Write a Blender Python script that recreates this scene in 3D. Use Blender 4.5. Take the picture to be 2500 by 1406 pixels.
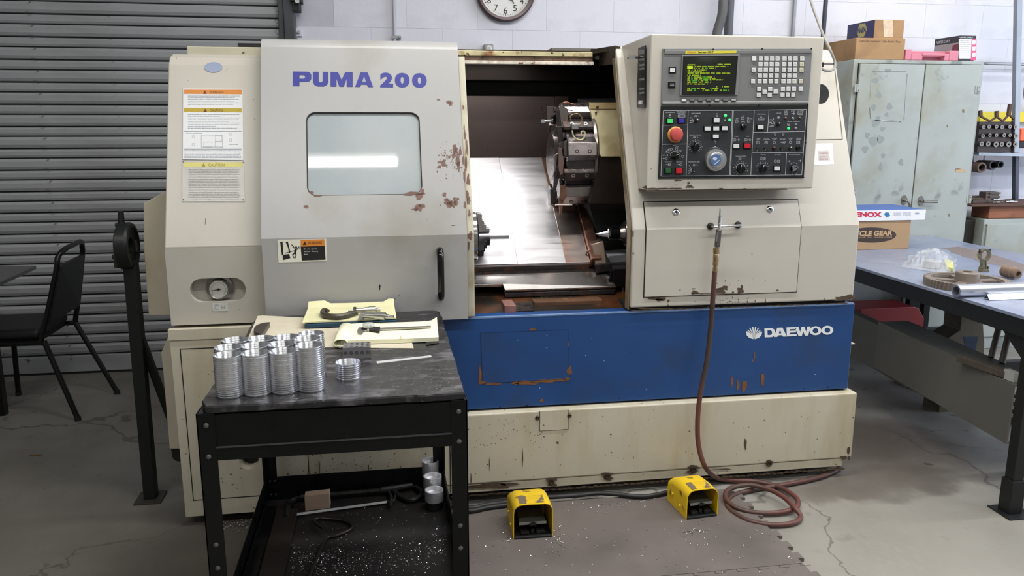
import bpy, bmesh, math, random
from mathutils import Vector, Matrix
for o in list(bpy.data.objects): bpy.data.objects.remove(o)
SC = bpy.context.scene
COL = SC.collection
R = math.radians
# ---------------------------------------------------------------- camera
CAMZ = 1.38; FPX = 1936.0; YAW = R(9.06); PITCH = R(11.67)
FW = Vector((math.sin(YAW)*math.cos(PITCH), math.cos(YAW)*math.cos(PITCH), -math.sin(PITCH)))
RT = Vector((math.cos(YAW), -math.sin(YAW), 0)); UP = RT.cross(FW)
cam = bpy.data.objects.new('camera', bpy.data.cameras.new('camera')); COL.objects.link(cam)
cam.data.sensor_width = 36.0; cam.data.lens = FPX/2500*36.0
cam.data.clip_start = .02
cam.matrix_world = Matrix(((RT.x, UP.x, -FW.x, 0), (RT.y, UP.y, -FW.y, 0), (RT.z, UP.z, -FW.z, CAMZ), (0, 0, 0, 1)))
SC.camera = cam
# ---------------------------------------------------------------- exposure, world, room lamps
vs = SC.view_settings
vs.view_transform = 'Standard'; vs.look = 'None'; vs.gamma = 1.0; vs.use_curve_mapping = False
vs.exposure = -0.2
W = bpy.data.worlds.new('world'); SC.world = W; W.use_nodes = True
W.node_tree.nodes['Background'].inputs[0].default_value = (.75, .82, 1, 1)
W.node_tree.nodes['Background'].inputs[1].default_value = .3
LAMPS = [  # centre x, y, z, length, watts   (ceiling strip lamps, built with their fixtures below)
    (-1.11, .60, 3.30, 2.4, 38), (1.95, .60, 3.30, 2.4, 50), (-1.11, -2.1, 3.30, 2.4, 10), (1.95, -2.1, 3.30, 2.4, 20),
    (4.6, .80, 3.30, 2.4, 70), (.75, 2.25, 3.30, 2.4, 70), (3.7, 2.25, 3.30, 2.4, 46), (2.7, 3.6, 3.30, 2.4, 32)]
for i, (lx, ly, lz, ln, wt) in enumerate(LAMPS):
    ld = bpy.data.lights.new('strip_light', 'AREA'); ld.shape = 'RECTANGLE'; ld.size = ln; ld.size_y = .09; ld.energy = wt
    ld.color = (1, .985, .95) if lx < 4 else (.88, .93, 1)
    lo = bpy.data.objects.new('strip_light', ld); COL.objects.link(lo); lo.location = (lx, ly, lz-.012)
ld = bpy.data.lights.new('added_daylight', 'AREA'); ld.shape = 'RECTANGLE'; ld.size = 3.0; ld.size_y = 1.7; ld.energy = 85; ld.color = (.74, .84, 1)  # cool fill light added on the unseen right side
lo = bpy.data.objects.new('added_daylight', ld); COL.objects.link(lo); lo.location = (6.34, 2.2, 1.75); lo.rotation_euler = (0, R(90), 0)
# ---------------------------------------------------------------- pixel rays (2500 x 1406 frame)
def ray(px, py): return RT*((px-1250)/FPX) + UP*((703-py)/FPX) + FW
C0 = Vector((0, 0, CAMZ))
def P(px, py, Y=None, X=None, Z=None):
    d = ray(px, py)
    t = Y/d.y if Y is not None else (X/d.x if X is not None else (Z-CAMZ)/d.z)
    return C0 + d*t
def onplane(px, py, p0, n):
    d = ray(px, py); return C0 + d*((Vector(p0)-C0).dot(n)/d.dot(n))
# ---------------------------------------------------------------- materials
def lin(c):
    return tuple((v/255/12.92 if v/255 <= .04045 else ((v/255+.055)/1.055)**2.4) for v in c[:3]) + (1,)
MATS = {}
def M(name, col=(128, 128, 128), rough=.5, metal=0, var=.08, vs=6, st=(1, 1, 1), col2=None, c2=(.6, .7), c2s=8, c2st=(1, 1, 1),
      col3=None, c3=(.6, .7), c3s=30, bump=0, bs=60, emit=None, es=1, coat=0, coatr=.08, spec=.5, rvar=0, trans=0, alpha=1, aniso=0, detail=4):
    if name in MATS: return MATS[name]
    m = bpy.data.materials.new(name); m.use_nodes = True; MATS[name] = m
    nt = m.node_tree; N = nt.nodes; L = nt.links; b = N['Principled BSDF']
    tc = N.new('ShaderNodeTexCoord')
    def noise(scale, stretch, det=4, off=0):
        mp = N.new('ShaderNodeMapping'); L.new(tc.outputs['Object'], mp.inputs[0]); mp.inputs['Scale'].default_value = stretch
        mp.inputs['Location'].default_value = (off, off*.7, off*.3)
        n = N.new('ShaderNodeTexNoise'); n.inputs['Scale'].default_value = scale; n.inputs['Detail'].default_value = det
        L.new(mp.outputs[0], n.inputs[0]); return n.outputs[0]
    c = lin(col)
    cur = None
    if var:
        nz = noise(vs, st, detail)
        r = N.new('ShaderNodeMapRange'); r.inputs[1].default_value = .3; r.inputs[2].default_value = .7
        r.inputs[3].default_value = 1-var; r.inputs[4].default_value = 1+var; L.new(nz, r.inputs[0])
        mx = N.new('ShaderNodeVectorMath'); mx.operation = 'SCALE'; mx.inputs[0].default_value = c[:3]; L.new(r.outputs[0], mx.inputs['Scale'])
        cur = mx.outputs[0]
    def over(cur, cc, lohi, scale, stretch, off):
        nz = noise(scale, stretch, 6, off)
        r = N.new('ShaderNodeMapRange'); r.inputs[1].default_value = lohi[0]; r.inputs[2].default_value = lohi[1]; L.new(nz, r.inputs[0])
        mi = N.new('ShaderNodeMix'); mi.data_type = 'RGBA'; L.new(r.outputs[0], mi.inputs[0])
        if cur is None: mi.inputs[6].default_value = c
        else: L.new(cur, mi.inputs[6])
        mi.inputs[7].default_value = lin(cc); return mi.outputs[2]
    if col2: cur = over(cur, col2, c2, c2s, c2st, 3.1)
    if col3: cur = over(cur, col3, c3, c3s, (1, 1, 1), 7.7)
    if cur is None: b.inputs['Base Color'].default_value = c
    else: L.new(cur, b.inputs['Base Color'])
    b.inputs['Roughness'].default_value = rough; b.inputs['Metallic'].default_value = metal
    b.inputs['Specular IOR Level'].default_value = spec
    if rvar:
        nz = noise(vs*2, st, 4, 5); r = N.new('ShaderNodeMapRange'); r.inputs[1].default_value = .3; r.inputs[2].default_value = .7
        r.inputs[3].default_value = max(.03, rough-rvar); r.inputs[4].default_value = min(1, rough+rvar); L.new(nz, r.inputs[0]); L.new(r.outputs[0], b.inputs['Roughness'])
    if bump:
        nz = noise(bs, st, 4, 2); bp = N.new('ShaderNodeBump'); bp.inputs['Strength'].default_value = bump; bp.inputs['Distance'].default_value = .01
        L.new(nz, bp.inputs['Height']); L.new(bp.outputs[0], b.inputs['Normal'])
    if coat: b.inputs['Coat Weight'].default_value = coat; b.inputs['Coat Roughness'].default_value = coatr
    if emit: b.inputs['Emission Color'].default_value = lin(emit); b.inputs['Emission Strength'].default_value = es
    if trans: b.inputs['Transmission Weight'].default_value = trans
    if alpha < 1: b.inputs['Alpha'].default_value = alpha
    if aniso: b.inputs['Anisotropic'].default_value = aniso
    return m
# ---------------------------------------------------------------- mesh builder
ORG = {}
class MB:
    def __init__(s): s.v = []; s.f = []
    def add(s, vs, fs):
        k = len(s.v); s.v += [Vector(p) for p in vs]; s.f += [tuple(i+k for i in f) for f in fs]; return s
    def hexa(s, p):   # 8 points: bottom loop 4, top loop 4
        return s.add(p, [(3, 2, 1, 0), (4, 5, 6, 7), (0, 1, 5, 4), (1, 2, 6, 5), (2, 3, 7, 6), (3, 0, 4, 7)])
    def box(s, x0, x1, y0, y1, z0, z1):
        return s.hexa([(x0, y0, z0), (x1, y0, z0), (x1, y1, z0), (x0, y1, z0), (x0, y0, z1), (x1, y0, z1), (x1, y1, z1), (x0, y1, z1)])
    def loft(s, loops, caps=True, closed=True):
        k = len(s.v); n = len(loops[0])
        for lp in loops: s.v += [Vector(p) for p in lp]
        for a in range(len(loops)-1):
            for i in range(n if closed else n-1):
                j = (i+1) % n; s.f.append((k+a*n+i, k+a*n+j, k+(a+1)*n+j, k+(a+1)*n+i))
        if caps:
            s.f.append(tuple(k+i for i in reversed(range(n)))); s.f.append(tuple(k+(len(loops)-1)*n+i for i in range(n)))
        return s
    def prism(s, poly, axis, a, b):   # poly of 2-tuples in the other two axes (in xyz order), from a to b along axis
        def mk(p, t):
            return (t, p[0], p[1]) if axis == 'x' else ((p[0], t, p[1]) if axis == 'y' else (p[0], p[1], t))
        return s.loft([[mk(p, a) for p in poly], [mk(p, b) for p in poly]])
    def cyl(s, p0, p1, r, seg=20, r1=None, caps=True):
        p0 = Vector(p0); p1 = Vector(p1); d = (p1-p0).normalized(); a = d.orthogonal().normalized(); b = d.cross(a)
        r1 = r if r1 is None else r1
        ang = [2*math.pi*i/seg for i in range(seg)]
        return s.loft([[p0+(a*math.cos(t)+b*math.sin(t))*r for t in ang], [p1+(a*math.cos(t)+b*math.sin(t))*r1 for t in ang]], caps)
    def lathe(s, o, axis, prof, seg=28, caps=True):  # prof: (along, radius)
        o = Vector(o); d = Vector(axis).normalized(); a = d.orthogonal().normalized(); b = d.cross(a)
        return s.loft([[o+d*h+(a*math.cos(2*math.pi*i/seg)+b*math.sin(2*math.pi*i/seg))*max(r, 1e-4) for i in range(seg)] for h, r in prof], caps)
    def ring(s, o, axis, ro, ri, h, seg=32):
        return s.lathe(o, axis, [(0, ri), (0, ro), (h, ro), (h, ri), (0, ri)], seg, caps=False)
    def tube(s, pts, r, seg=10, caps=True):
        pts = [Vector(p) for p in pts]; n = len(pts); rr = r if isinstance(r, (list, tuple)) else [r]*n
        t0 = (pts[1]-pts[0]).normalized(); a = t0.orthogonal().normalized(); loops = []
        for i in range(n):
            t = ((pts[min(i+1, n-1)]-pts[i]).normalized()+(pts[i]-pts[max(i-1, 0)]).normalized())
            t = t.normalized() if t.length > 1e-6 else t0
            a = (a-t*a.dot(t)).normalized(); b = t.cross(a)
            loops.append([pts[i]+(a*math.cos(2*math.pi*k/seg)+b*math.sin(2*math.pi*k/seg))*rr[i] for k in range(seg)])
        return s.loft(loops, caps)
    def rbar(s, p0, p1, w, h, up=(0, 0, 1)):   # rectangular bar between points
        p0 = Vector(p0); p1 = Vector(p1); d = (p1-p0).normalized(); u = Vector(up); a = d.cross(u).normalized()*w/2; b = a.cross(d).normalized()*h/2
        return s.loft([[p0-a-b, p0+a-b, p0+a+b, p0-a+b], [p1-a-b, p1+a-b, p1+a+b, p1-a+b]])
    def slab(s, pts, off):   # polygon pts thickened by vector off
        off = Vector(off); return s.loft([pts, [Vector(p)+off for p in pts]])
    def build(s, name, mat, parent=None, bev=0, smooth=False, seg=2, kind=None, label=None, sub=0, wt=False, autos=35):
        if not s.v: return None
        lo = Vector([min(v[i] for v in s.v) for i in range(3)]); hi = Vector([max(v[i] for v in s.v) for i in range(3)])
        c = (lo+hi)/2
        if parent is None: c.z = lo.z
        me = bpy.data.meshes.new(name); me.from_pydata([v-c for v in s.v], [], s.f)
        bm = bmesh.new(); bm.from_mesh(me); bmesh.ops.recalc_face_normals(bm, faces=bm.faces); bm.to_mesh(me); bm.free()
        o = bpy.data.objects.new(name, me); COL.objects.link(o)
        for m in (mat if isinstance(mat, list) else [mat]): me.materials.append(m)
        if parent is not None: o.parent = parent; o.location = c-ORG[parent.name]
        else: o.location = c
        ORG[o.name] = c
        if smooth:
            for p in me.polygons: p.use_smooth = True
            me.set_sharp_from_angle(angle=R(autos))
        if bev:
            b = o.modifiers.new('bevel', 'BEVEL'); b.width = bev; b.segments = seg; b.limit_method = 'ANGLE'; b.angle_limit = R(35); b.harden_normals = False
        if sub:
            b = o.modifiers.new('sub', 'SUBSURF'); b.levels = sub; b.render_levels = sub
        if kind: o['kind'] = kind
        if label: o['label'] = label
        return o
def tag(o, label, cat, group=None, kind=None):
    o['label'] = label; o['category'] = cat
    if group: o['group'] = group
    if kind: o['kind'] = kind
    return o
def thing(name, label, cat, loc=(0, 0, 0), rz=0, group=None, world=True):
    o = bpy.data.objects.new(name, None); COL.objects.link(o); o.location = loc; o.rotation_euler = (0, 0, rz); o.empty_display_size = .05
    ORG[o.name] = Vector(loc) if world else Vector((0, 0, 0))
    return tag(o, label, cat, group)
def struct(o, label=None):
    o['kind'] = 'structure'
    if label: o['label'] = label
    return o
def dup(root, loc=None, rz=None, label=None, group=None, parent=None):
    r = root.copy(); COL.objects.link(r)
    if parent is not None: r.parent = parent
    if loc is not None: r.location = loc
    if rz is not None: r.rotation_euler = (0, 0, rz)
    if label: r['label'] = label
    if group: r['group'] = group
    for ch in [c for c in root.children]: dup(ch, parent=r)
    return r
def text_geo(s, bold=0):
    cu = bpy.data.curves.new('lettering', 'FONT'); cu.body = s; cu.offset = bold; cu.resolution_u = 4
    ob = bpy.data.objects.new('lettering', cu); COL.objects.link(ob); dg = bpy.context.evaluated_depsgraph_get()
    me = bpy.data.meshes.new_from_object(ob.evaluated_get(dg)); vs = [v.co.copy() for v in me.vertices]; fs = [tuple(p.vertices) for p in me.polygons]
    bpy.data.objects.remove(ob); bpy.data.curves.remove(cu); bpy.data.meshes.remove(me); return vs, fs
def put_text(mb, s, bl, br, tl, bold=0, thick=None, keep=False):
    """flat lettering stretched over the parallelogram bl, br, tl (3-D points)"""
    vs, fs = text_geo(s, bold)
    if not vs: return mb
    x0 = min(v.x for v in vs); x1 = max(v.x for v in vs); y0 = min(v.y for v in vs); y1 = max(v.y for v in vs)
    bl = Vector(bl); U = Vector(br)-bl; V = Vector(tl)-bl
    if keep:
        U = U.normalized()*V.length*(x1-x0)/(y1-y0)
    return mb.add([bl+U*((v.x-x0)/(x1-x0))+V*((v.y-y0)/(y1-y0)) for v in vs], fs)
def plate_geo(outer, holes):
    """fill a 2-D outline with holes -> verts2d, faces"""
    bm = bmesh.new()
    for lp in [outer]+holes:
        vv = [bm.verts.new((p[0], p[1], 0)) for p in lp]
        for i in range(len(vv)): bm.edges.new((vv[i], vv[(i+1) % len(vv)]))
    bmesh.ops.triangle_fill(bm, use_beauty=True, edges=bm.edges[:])
    bm.verts.index_update(); vs = [v.co.copy() for v in bm.verts]; fs = [tuple(v.index for v in f.verts) for f in bm.faces]; bm.free(); return vs, fs
def plate(mb, outer, holes, fn, t):
    """fn(u, v, w) -> 3-D ; plate from w=0 to w=-t with walls round outline and holes"""
    vs, fs = plate_geo(outer, holes)
    mb.add([fn(v.x, v.y, 0) for v in vs], fs); mb.add([fn(v.x, v.y, -t) for v in vs], fs)
    for lp in [outer]+holes: mb.loft([[fn(p[0], p[1], 0) for p in lp], [fn(p[0], p[1], -t) for p in lp]], caps=False)
    return mb
def rrect(x0, x1, y0, y1, r, n=6):
    o = []
    for cx, cy, a0 in ((x1-r, y1-r, 0), (x0+r, y1-r, 90), (x0+r, y0+r, 180), (x1-r, y0+r, 270)):
        o += [(cx+r*math.cos(R(a0+90*i/n)), cy+r*math.sin(R(a0+90*i/n))) for i in range(n+1)]
    return o
def blob(cx, cy, rx, ry, rnd, n=14, rough=.35):
    out = []; ph = rnd.random()*6
    for i in range(n):
        a = 2*math.pi*i/n; k = 1+rough*(rnd.random()-.5)*1.6+.15*math.sin(3*a+ph)
        out.append((cx+rx*k*math.cos(a), cy+ry*k*math.sin(a)))
    return out
def chips(name, parent, fn, spots, mat, seed=1, label=None, rough=.35):
    """patches of missing paint: fn(px,py) puts a photo pixel on the panel"""
    rnd = random.Random(seed); mb = MB()
    for sp in spots:
        x, y, rx, ry = sp[:4]; n = sp[4] if len(sp) > 4 else 1
        for k in range(n):
            if n == 1: q = blob(x, y, rx, ry, rnd, rough=rough)
            else:
                s = rnd.uniform(.25, 1)*sp[5]; q = blob(x+rnd.gauss(0, .5)*rx, y+rnd.gauss(0, .5)*ry, s*rnd.uniform(.6, 1.3), s*rnd.uniform(.6, 1.6), rnd, 8)
            mb.add([fn(*p) for p in q], [tuple(range(len(q)))])
    return mb.build(name, mat, parent, kind='stuff', label=label)
def smoothpath(pts, n=8):
    pts = [Vector(p) for p in pts]; out = []
    for i in range(len(pts)-1):
        p0 = pts[max(i-1, 0)]; p1 = pts[i]; p2 = pts[i+1]; p3 = pts[min(i+2, len(pts)-1)]
        for k in range(n):
            t = k/n; out.append(.5*((2*p1)+(p2-p0)*t+(2*p0-5*p1+4*p2-p3)*t*t+(3*p1-p0-3*p2+p3)*t**3))
    return out+[pts[-1]]
# ---------------------------------------------------------------- palette
cream = M('cream_paint', (188, 183, 173), .36, var=.035, vs=3, col2=(172, 163, 144), c2=(.55, .85), c2s=2.5, col3=(120, 108, 88), c3=(.74, .8), c3s=38, bump=.03, bs=300)
cream2 = M('yellowed_cream_paint', (186, 181, 161), .4, var=.08, vs=4, col2=(136, 118, 88), c2=(.5, .8), c2s=9, col3=(70, 52, 36), c3=(.66, .72), c3s=30)
creamlow = M('scuffed_cream_paint', (192, 185, 166), .42, var=.06, vs=3, col2=(174, 162, 132), c2=(.5, .8), c2s=4, c2st=(3, 1, .6), col3=(84, 70, 50), c3=(.69, .72), c3s=55, bump=.03, bs=200)
doorgrey = M('light_grey_door_paint', (161, 160, 159), .30, var=.03, vs=2.5, col2=(140, 135, 124), c2=(.56, .85), c2s=3, bump=.02, bs=300)
primer = M('brown_primer', (112, 86, 76), .7, var=.15, vs=40)
darkprimer = M('dark_bare_patch', (76, 62, 48), .7, var=.2, vs=60)
blue = M('blue_paint', (26, 68, 124), .38, var=.10, vs=4, col2=(40, 58, 90), c2=(.52, .8), c2s=3.5, col3=(150, 160, 175), c3=(.76, .8), c3s=50, bump=.02, bs=200)
rust = M('rust', (122, 80, 46), .85, var=.3, vs=30)
black = M('black_paint', (8, 9, 10), .34, var=.2, vs=12, rvar=.1, spec=.3)
blackmat = M('matt_black', (14, 14, 15), .6, var=.1)
dark = M('dark_recess', (10, 10, 10), .8, var=0)
steel = M('steel', (190, 190, 192), .28, 1, var=.05, vs=20, rvar=.08)
darksteel = M('oiled_dark_steel', (74, 68, 66), .32, .85, var=.2, vs=25, col2=(120, 84, 66), c2=(.58, .75), c2s=14, rvar=.12)
chrome = M('chrome', (225, 225, 228), .1, 1, var=0)
rubber = M('black_rubber', (26, 26, 27), .55, var=.15, vs=30)
white = M('white_plastic', (225, 225, 222), .4, var=.03)
greym = M('grey_plastic', (112, 113, 113), .45, var=.04, vs=8)
blackpanel = M('black_panel', (44, 46, 50), .38, var=.06, vs=6)
brass = M('brass', (172, 152, 112), .35, .9, var=.15, vs=60)
line = M('white_print', (205, 207, 208), .5, var=0)
blackprint = M('black_print', (18, 18, 20), .5, var=0)
cardboard = M('cardboard', (160, 126, 88), .75, var=.08, vs=9, col2=(130, 98, 66), c2=(.5, .8), c2s=6)
# ================================================================ ROOM
concrete = M('concrete', (144, 141, 135), .46, var=.12, vs=1.3, col2=(74, 69, 62), c2=(.42, .72), c2s=1.1, col3=(58, 53, 48), c3=(.66, .76), c3s=12, bump=.12, bs=40, rvar=.15, detail=8)
nt = concrete.node_tree; N = nt.nodes; L = nt.links; bs = N['Principled BSDF']
base_in = bs.inputs['Base Color'].links[0].from_socket
geo = N.new('ShaderNodeNewGeometry'); sep = N.new('ShaderNodeSeparateXYZ')
nz = N.new('ShaderNodeTexNoise'); nz.inputs['Scale'].default_value = 2.2; nz.inputs['Detail'].default_value = 5; L.new(geo.outputs['Position'], nz.inputs[0])
sc_ = N.new('ShaderNodeVectorMath'); sc_.operation = 'MULTIPLY_ADD'; sc_.inputs[1].default_value = (.7, .7, 0); L.new(nz.outputs['Color'], sc_.inputs[0]); L.new(geo.outputs['Position'], sc_.inputs[2]); L.new(sc_.outputs[0], sep.inputs[0])
def mth(op, a, b, clamp=False):
    m = N.new('ShaderNodeMath'); m.operation = op; m.use_clamp = clamp
    for i, v in enumerate((a, b)):
        if isinstance(v, (int, float)): m.inputs[i].default_value = v
        else: L.new(v, m.inputs[i])
    return m.outputs[0]
def ramp(src, a, b):
    r = N.new('ShaderNodeMapRange'); r.interpolation_type = 'SMOOTHSTEP'; r.inputs[1].default_value = a; r.inputs[2].default_value = b; L.new(src, r.inputs[0]); return r.outputs[0]
def zone(cx, cy, rx, ry, soft):     # elliptical patch, edge broken by noise
    u = mth('POWER', mth('DIVIDE', mth('SUBTRACT', sep.outputs[0], cx+.35), rx), 2); v = mth('POWER', mth('DIVIDE', mth('SUBTRACT', sep.outputs[1], cy+.35), ry), 2)
    return ramp(mth('ADD', mth('ABSOLUTE', u, 0), mth('ABSOLUTE', v, 0)), 1+soft, 1-soft)
def blend(cur, mask, col, k):
    mi = N.new('ShaderNodeMix'); mi.data_type = 'RGBA'; L.new(mth('MULTIPLY', mask, k), mi.inputs[0]); L.new(cur, mi.inputs[6]); mi.inputs[7].default_value = lin(col); return mi.outputs[2]
cur = base_in
# lit front-right floor painted pale up to the shadow edge, with mat-residue dimples
lit_residue = mth('MULTIPLY', ramp(sep.outputs[0], 1.45, 1.75), ramp(sep.outputs[1], 2.98, 2.86))
cur = blend(cur, lit_residue, (140, 136, 127), .65)
vo = N.new('ShaderNodeTexVoronoi'); vo.inputs['Scale'].default_value = 17; vo.inputs['Randomness'].default_value = .35; mp = N.new('ShaderNodeMapping'); mp.inputs['Rotation'].default_value = (0, 0, .7); mp.inputs['Scale'].default_value = (1.6, .8, 1); L.new(geo.outputs['Position'], mp.inputs[0]); L.new(mp.outputs[0], vo.inputs[0])
cur = blend(cur, mth('MULTIPLY', mth('MULTIPLY', ramp(vo.outputs['Distance'], .42, .18), zone(1.75, 2.05, .75, .42, .5)), ramp(nz.outputs[0], .35, .6)), (140, 132, 123), .5)
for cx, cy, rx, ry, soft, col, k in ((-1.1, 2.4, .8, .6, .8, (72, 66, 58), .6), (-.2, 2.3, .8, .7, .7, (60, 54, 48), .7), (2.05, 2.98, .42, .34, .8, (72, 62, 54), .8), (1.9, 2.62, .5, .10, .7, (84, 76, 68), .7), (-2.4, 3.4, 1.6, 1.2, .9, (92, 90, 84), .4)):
    cur = blend(cur, zone(cx, cy, rx, ry, soft), col, k)  # left patches are dirt; the right pair paints the machine and bench shadow
# thin cracks
vc = N.new('ShaderNodeTexVoronoi'); vc.feature = 'DISTANCE_TO_EDGE'; vc.inputs['Scale'].default_value = .9; L.new(sc_.outputs[0], vc.inputs[0])
cur = blend(cur, ramp(vc.outputs['Distance'], .006, .002), (70, 64, 56), .6)
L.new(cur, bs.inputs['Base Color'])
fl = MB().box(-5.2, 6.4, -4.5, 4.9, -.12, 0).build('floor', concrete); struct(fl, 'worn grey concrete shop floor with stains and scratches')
ceilm = M('ceiling_paint', (196, 196, 192), .8, var=.04)
struct(MB().box(-5.2, 6.4, -4.5, 4.9, 3.6, 3.7).build('ceiling', ceilm))
wallp = M('white_block_paint', (212, 213, 223), .6, var=.03, vs=2, col2=(180, 180, 190), c2=(.58, .85), c2s=3, col3=(110, 108, 112), c3=(.72, .76), c3s=26, bump=.08, bs=45)
mortar = M('painted_mortar', (192, 193, 203), .7, var=.05, vs=10)
YW = 4.70
wb = struct(MB().box(-.45, 6.4, YW+.0006, YW+.18, 0, 3.6).build('wall_back', mortar), 'white painted concrete block wall behind the machine')
struct(MB().box(-5.3, -5.2, -4.5, 4.9, 0, 3.6).build('wall_left', ceilm))
struct(MB().box(6.4, 6.5, -4.5, .7, 0, 3.6).box(6.4, 6.5, 3.7, 4.9, 0, 3.6).box(6.4, 6.5, .7, 3.7, 0, .9).box(6.4, 6.5, .7, 3.7, 2.6, 3.6).build('wall_right', wallp))
wn = struct(MB().box(6.39, 6.44, .68, .74, .88, 2.62).box(6.39, 6.44, 3.66, 3.72, .88, 2.62).box(6.39, 6.44, .74, 3.66, .88, .94).box(6.39, 6.44, .74, 3.66, 2.56, 2.62).box(6.39, 6.44, 2.17, 2.23, .94, 2.56).build('added_window_1', lampm_ := M('added_window_frame', (200, 200, 198), .5, var=0)), 'added window in the right wall for cool light, outside the picture')
for ya, yb in ((.74, 2.17), (2.23, 3.66)): MB().box(6.41, 6.415, ya, yb, .94, 2.56).build('added_pane', M('added_glow_pane', (225, 232, 240), .3, var=0, emit=(190, 214, 255), es=1.5), wn)  # added glowing panes, put in to cool the light on the right
struct(MB().box(-5.3, 6.5, -4.6, -4.5, 0, 3.6).build('wall_front', ceilm))
struct(MB().box(-5.2, -.45, 4.72, 4.9, 2.7, 3.6).build('wall_over_door', wallp))
struct(MB().box(-5.2, -4.4, 4.72, 4.9, 0, 2.7).build('wall_beside_door', wallp))
bl0 = MB().box(0, .3955, YW-.002, YW+.01, 0, .1965)
zj = P(1150, 72, Y=YW).z
base_block = None
nlo = int((zj-.55)/.2); 
for k in range(-nlo, 8):
    z = zj+.2*k
    if z > 3.3: break
    xo = -.45+(0 if k % 2 else -.2)
    i = 0
    while xo+.4*i < 4.9:
        x = xo+.4*i; i += 1
        if x < -.46: continue
        if base_block is None:
            mb = MB().box(x+.0005, x+.3995, YW-.0008, YW+.01, z+.0006, z+.1994); base_block = mb.build('block', wallp, wb, bev=.0006, seg=1); bx, bz = x, z
        else:
            o = base_block.copy(); COL.objects.link(o); o.parent = wb; o.location = base_block.location+Vector((x-bx, 0, z-bz))
# roll-up door
slatm = M('galvanised_grey_slat', (168, 170, 173), .5, .15, var=.05, vs=2, st=(1, 1, 1), col2=(104, 102, 98), c2=(.5, .9), c2s=1.2, c2st=(1, 1, 3), col3=(70, 68, 66), c3=(.68, .76), c3s=22)
YD = 4.63
seam = M('slat_joint_dark', (34, 34, 34), .7, var=.1)
d1 = struct(MB().box(-4.4, -.52, YD+.02, YD+.03, .03, 2.85).build('door_1', seam), 'grey corrugated steel roll-up door')
z = P(204, 147, Y=YD).z
zs = []; per = .1145
z0 = z-per*math.floor((z-.10)/per)
a = z0; protos = {}
while a < 2.72:
    for kind, (h0, h1) in (('wide', (.004, .0625)), ('narrow', (.067, .1125))):
        zz0, zz1 = a+h0, a+h1; hh = zz1-zz0
        if kind in protos:
            o, zb = protos[kind]; o2 = o.copy(); COL.objects.link(o2); o2.parent = d1; o2.location = o.location+Vector((0, 0, zz0-zb))
        else:
            dpt = .012 if kind == 'wide' else .008
            prof = [(YD+.018, zz0), (YD+.006, zz0+.003), (YD+.004-dpt*.5, zz0+hh*.3), (YD+.002-dpt*.5, zz0+hh*.75), (YD+.003, zz1-.002), (YD+.018, zz1)]
            protos[kind] = (MB().prism(prof, 'x', -4.4, -.52).build('slat', slatm, d1), zz0)
    a += per
MB().box(-4.4, -.52, YD-.01, YD+.03, .012, z0-.002).build('bottom_bar', slatm, d1, bev=.003)
MB().box(-4.4, -.52, YD-.006, YD+.025, 0, .013).build('weather_strip', rubber, d1)
jm = M('grey_door_guide', (70, 72, 76), .45, .4, var=.1)
jp0 = P(694, 60, Y=4.60).x; jp1 = P(719, 60, Y=4.60).x
t1 = struct(MB().box(jp0, jp1, 4.585, 4.69, 0, 3.2).box(jp0-.03, jp0, 4.60, 4.612, 0, 3.2).build('trim_1', jm, bev=.003), 'dark grey steel guide rail of the roll-up door')
bk = thing('guide_bracket', 'small black bracket at the top of the roll-up door guide', 'bracket', P(725, 25, Y=4.62))
pa = P(715, 26, Y=4.58); pb = P(734, -40, Y=4.58)
MB().box(pa.x, pb.x-.012, 4.56, 4.68, pa.z, pb.z+.3).box(pa.x-.01, pb.x, 4.55, 4.68, pa.z+.045, pb.z+.3).build('bracket_body', blackmat, bk, bev=.002)
q = P(726, 3, Y=4.55); MB().cyl((q.x, 4.55, q.z), (q.x, 4.53, q.z), .012, 12).build('bolt', steel, bk)
# small plate with switch on wall beside the guide
q0 = P(722, 88, Y=4.68); q1 = P(737, 68, Y=4.68)
wp = thing('anchor_plate', 'small white painted anchor plate with bolt on the wall right of the roll-up door', 'plate', (q0.x, 4.69, q0.z))
MB().box(q0.x, q1.x, 4.685, 4.697, q0.z, q1.z).build('plate_body', wallp, wp, bev=.002)
c = (q0+q1)/2; MB().cyl((c.x, 4.686, c.z), (c.x, 4.668, c.z), .008, 8).build('bolt', steel, wp)
# ceiling strip lamps (fixtures)
lampm = M('lamp_housing', (225, 225, 222), .4, var=0); tubem = M('lamp_tube', (255, 255, 255), .3, var=0, emit=(255, 252, 245), es=6)
for lx, ly, lz, ln, wt in LAMPS:
    t = thing('strip_lamp', 'white ceiling strip lamp at %s of the shop, outside the picture' % ('left' if lx < 0 else 'right'), 'ceiling lamp', (lx, ly, lz), group='ceiling strip lamps above the shop')
    MB().box(lx-ln/2, lx+ln/2, ly-.06, ly+.06, lz+.03, lz+.09).build('housing', lampm, t, bev=.004)
    for s in (-.028, .028): MB().cyl((lx-ln/2, ly+s, lz+.014), (lx+ln/2, ly+s, lz+.014), .012, 12).build('tube', tubem, t)
    for s in (-.9, .9): MB().cyl((lx+s, ly, lz+.09), (lx+s, ly, 3.6), .006, 8).build('hanger', steel, t)
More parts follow.
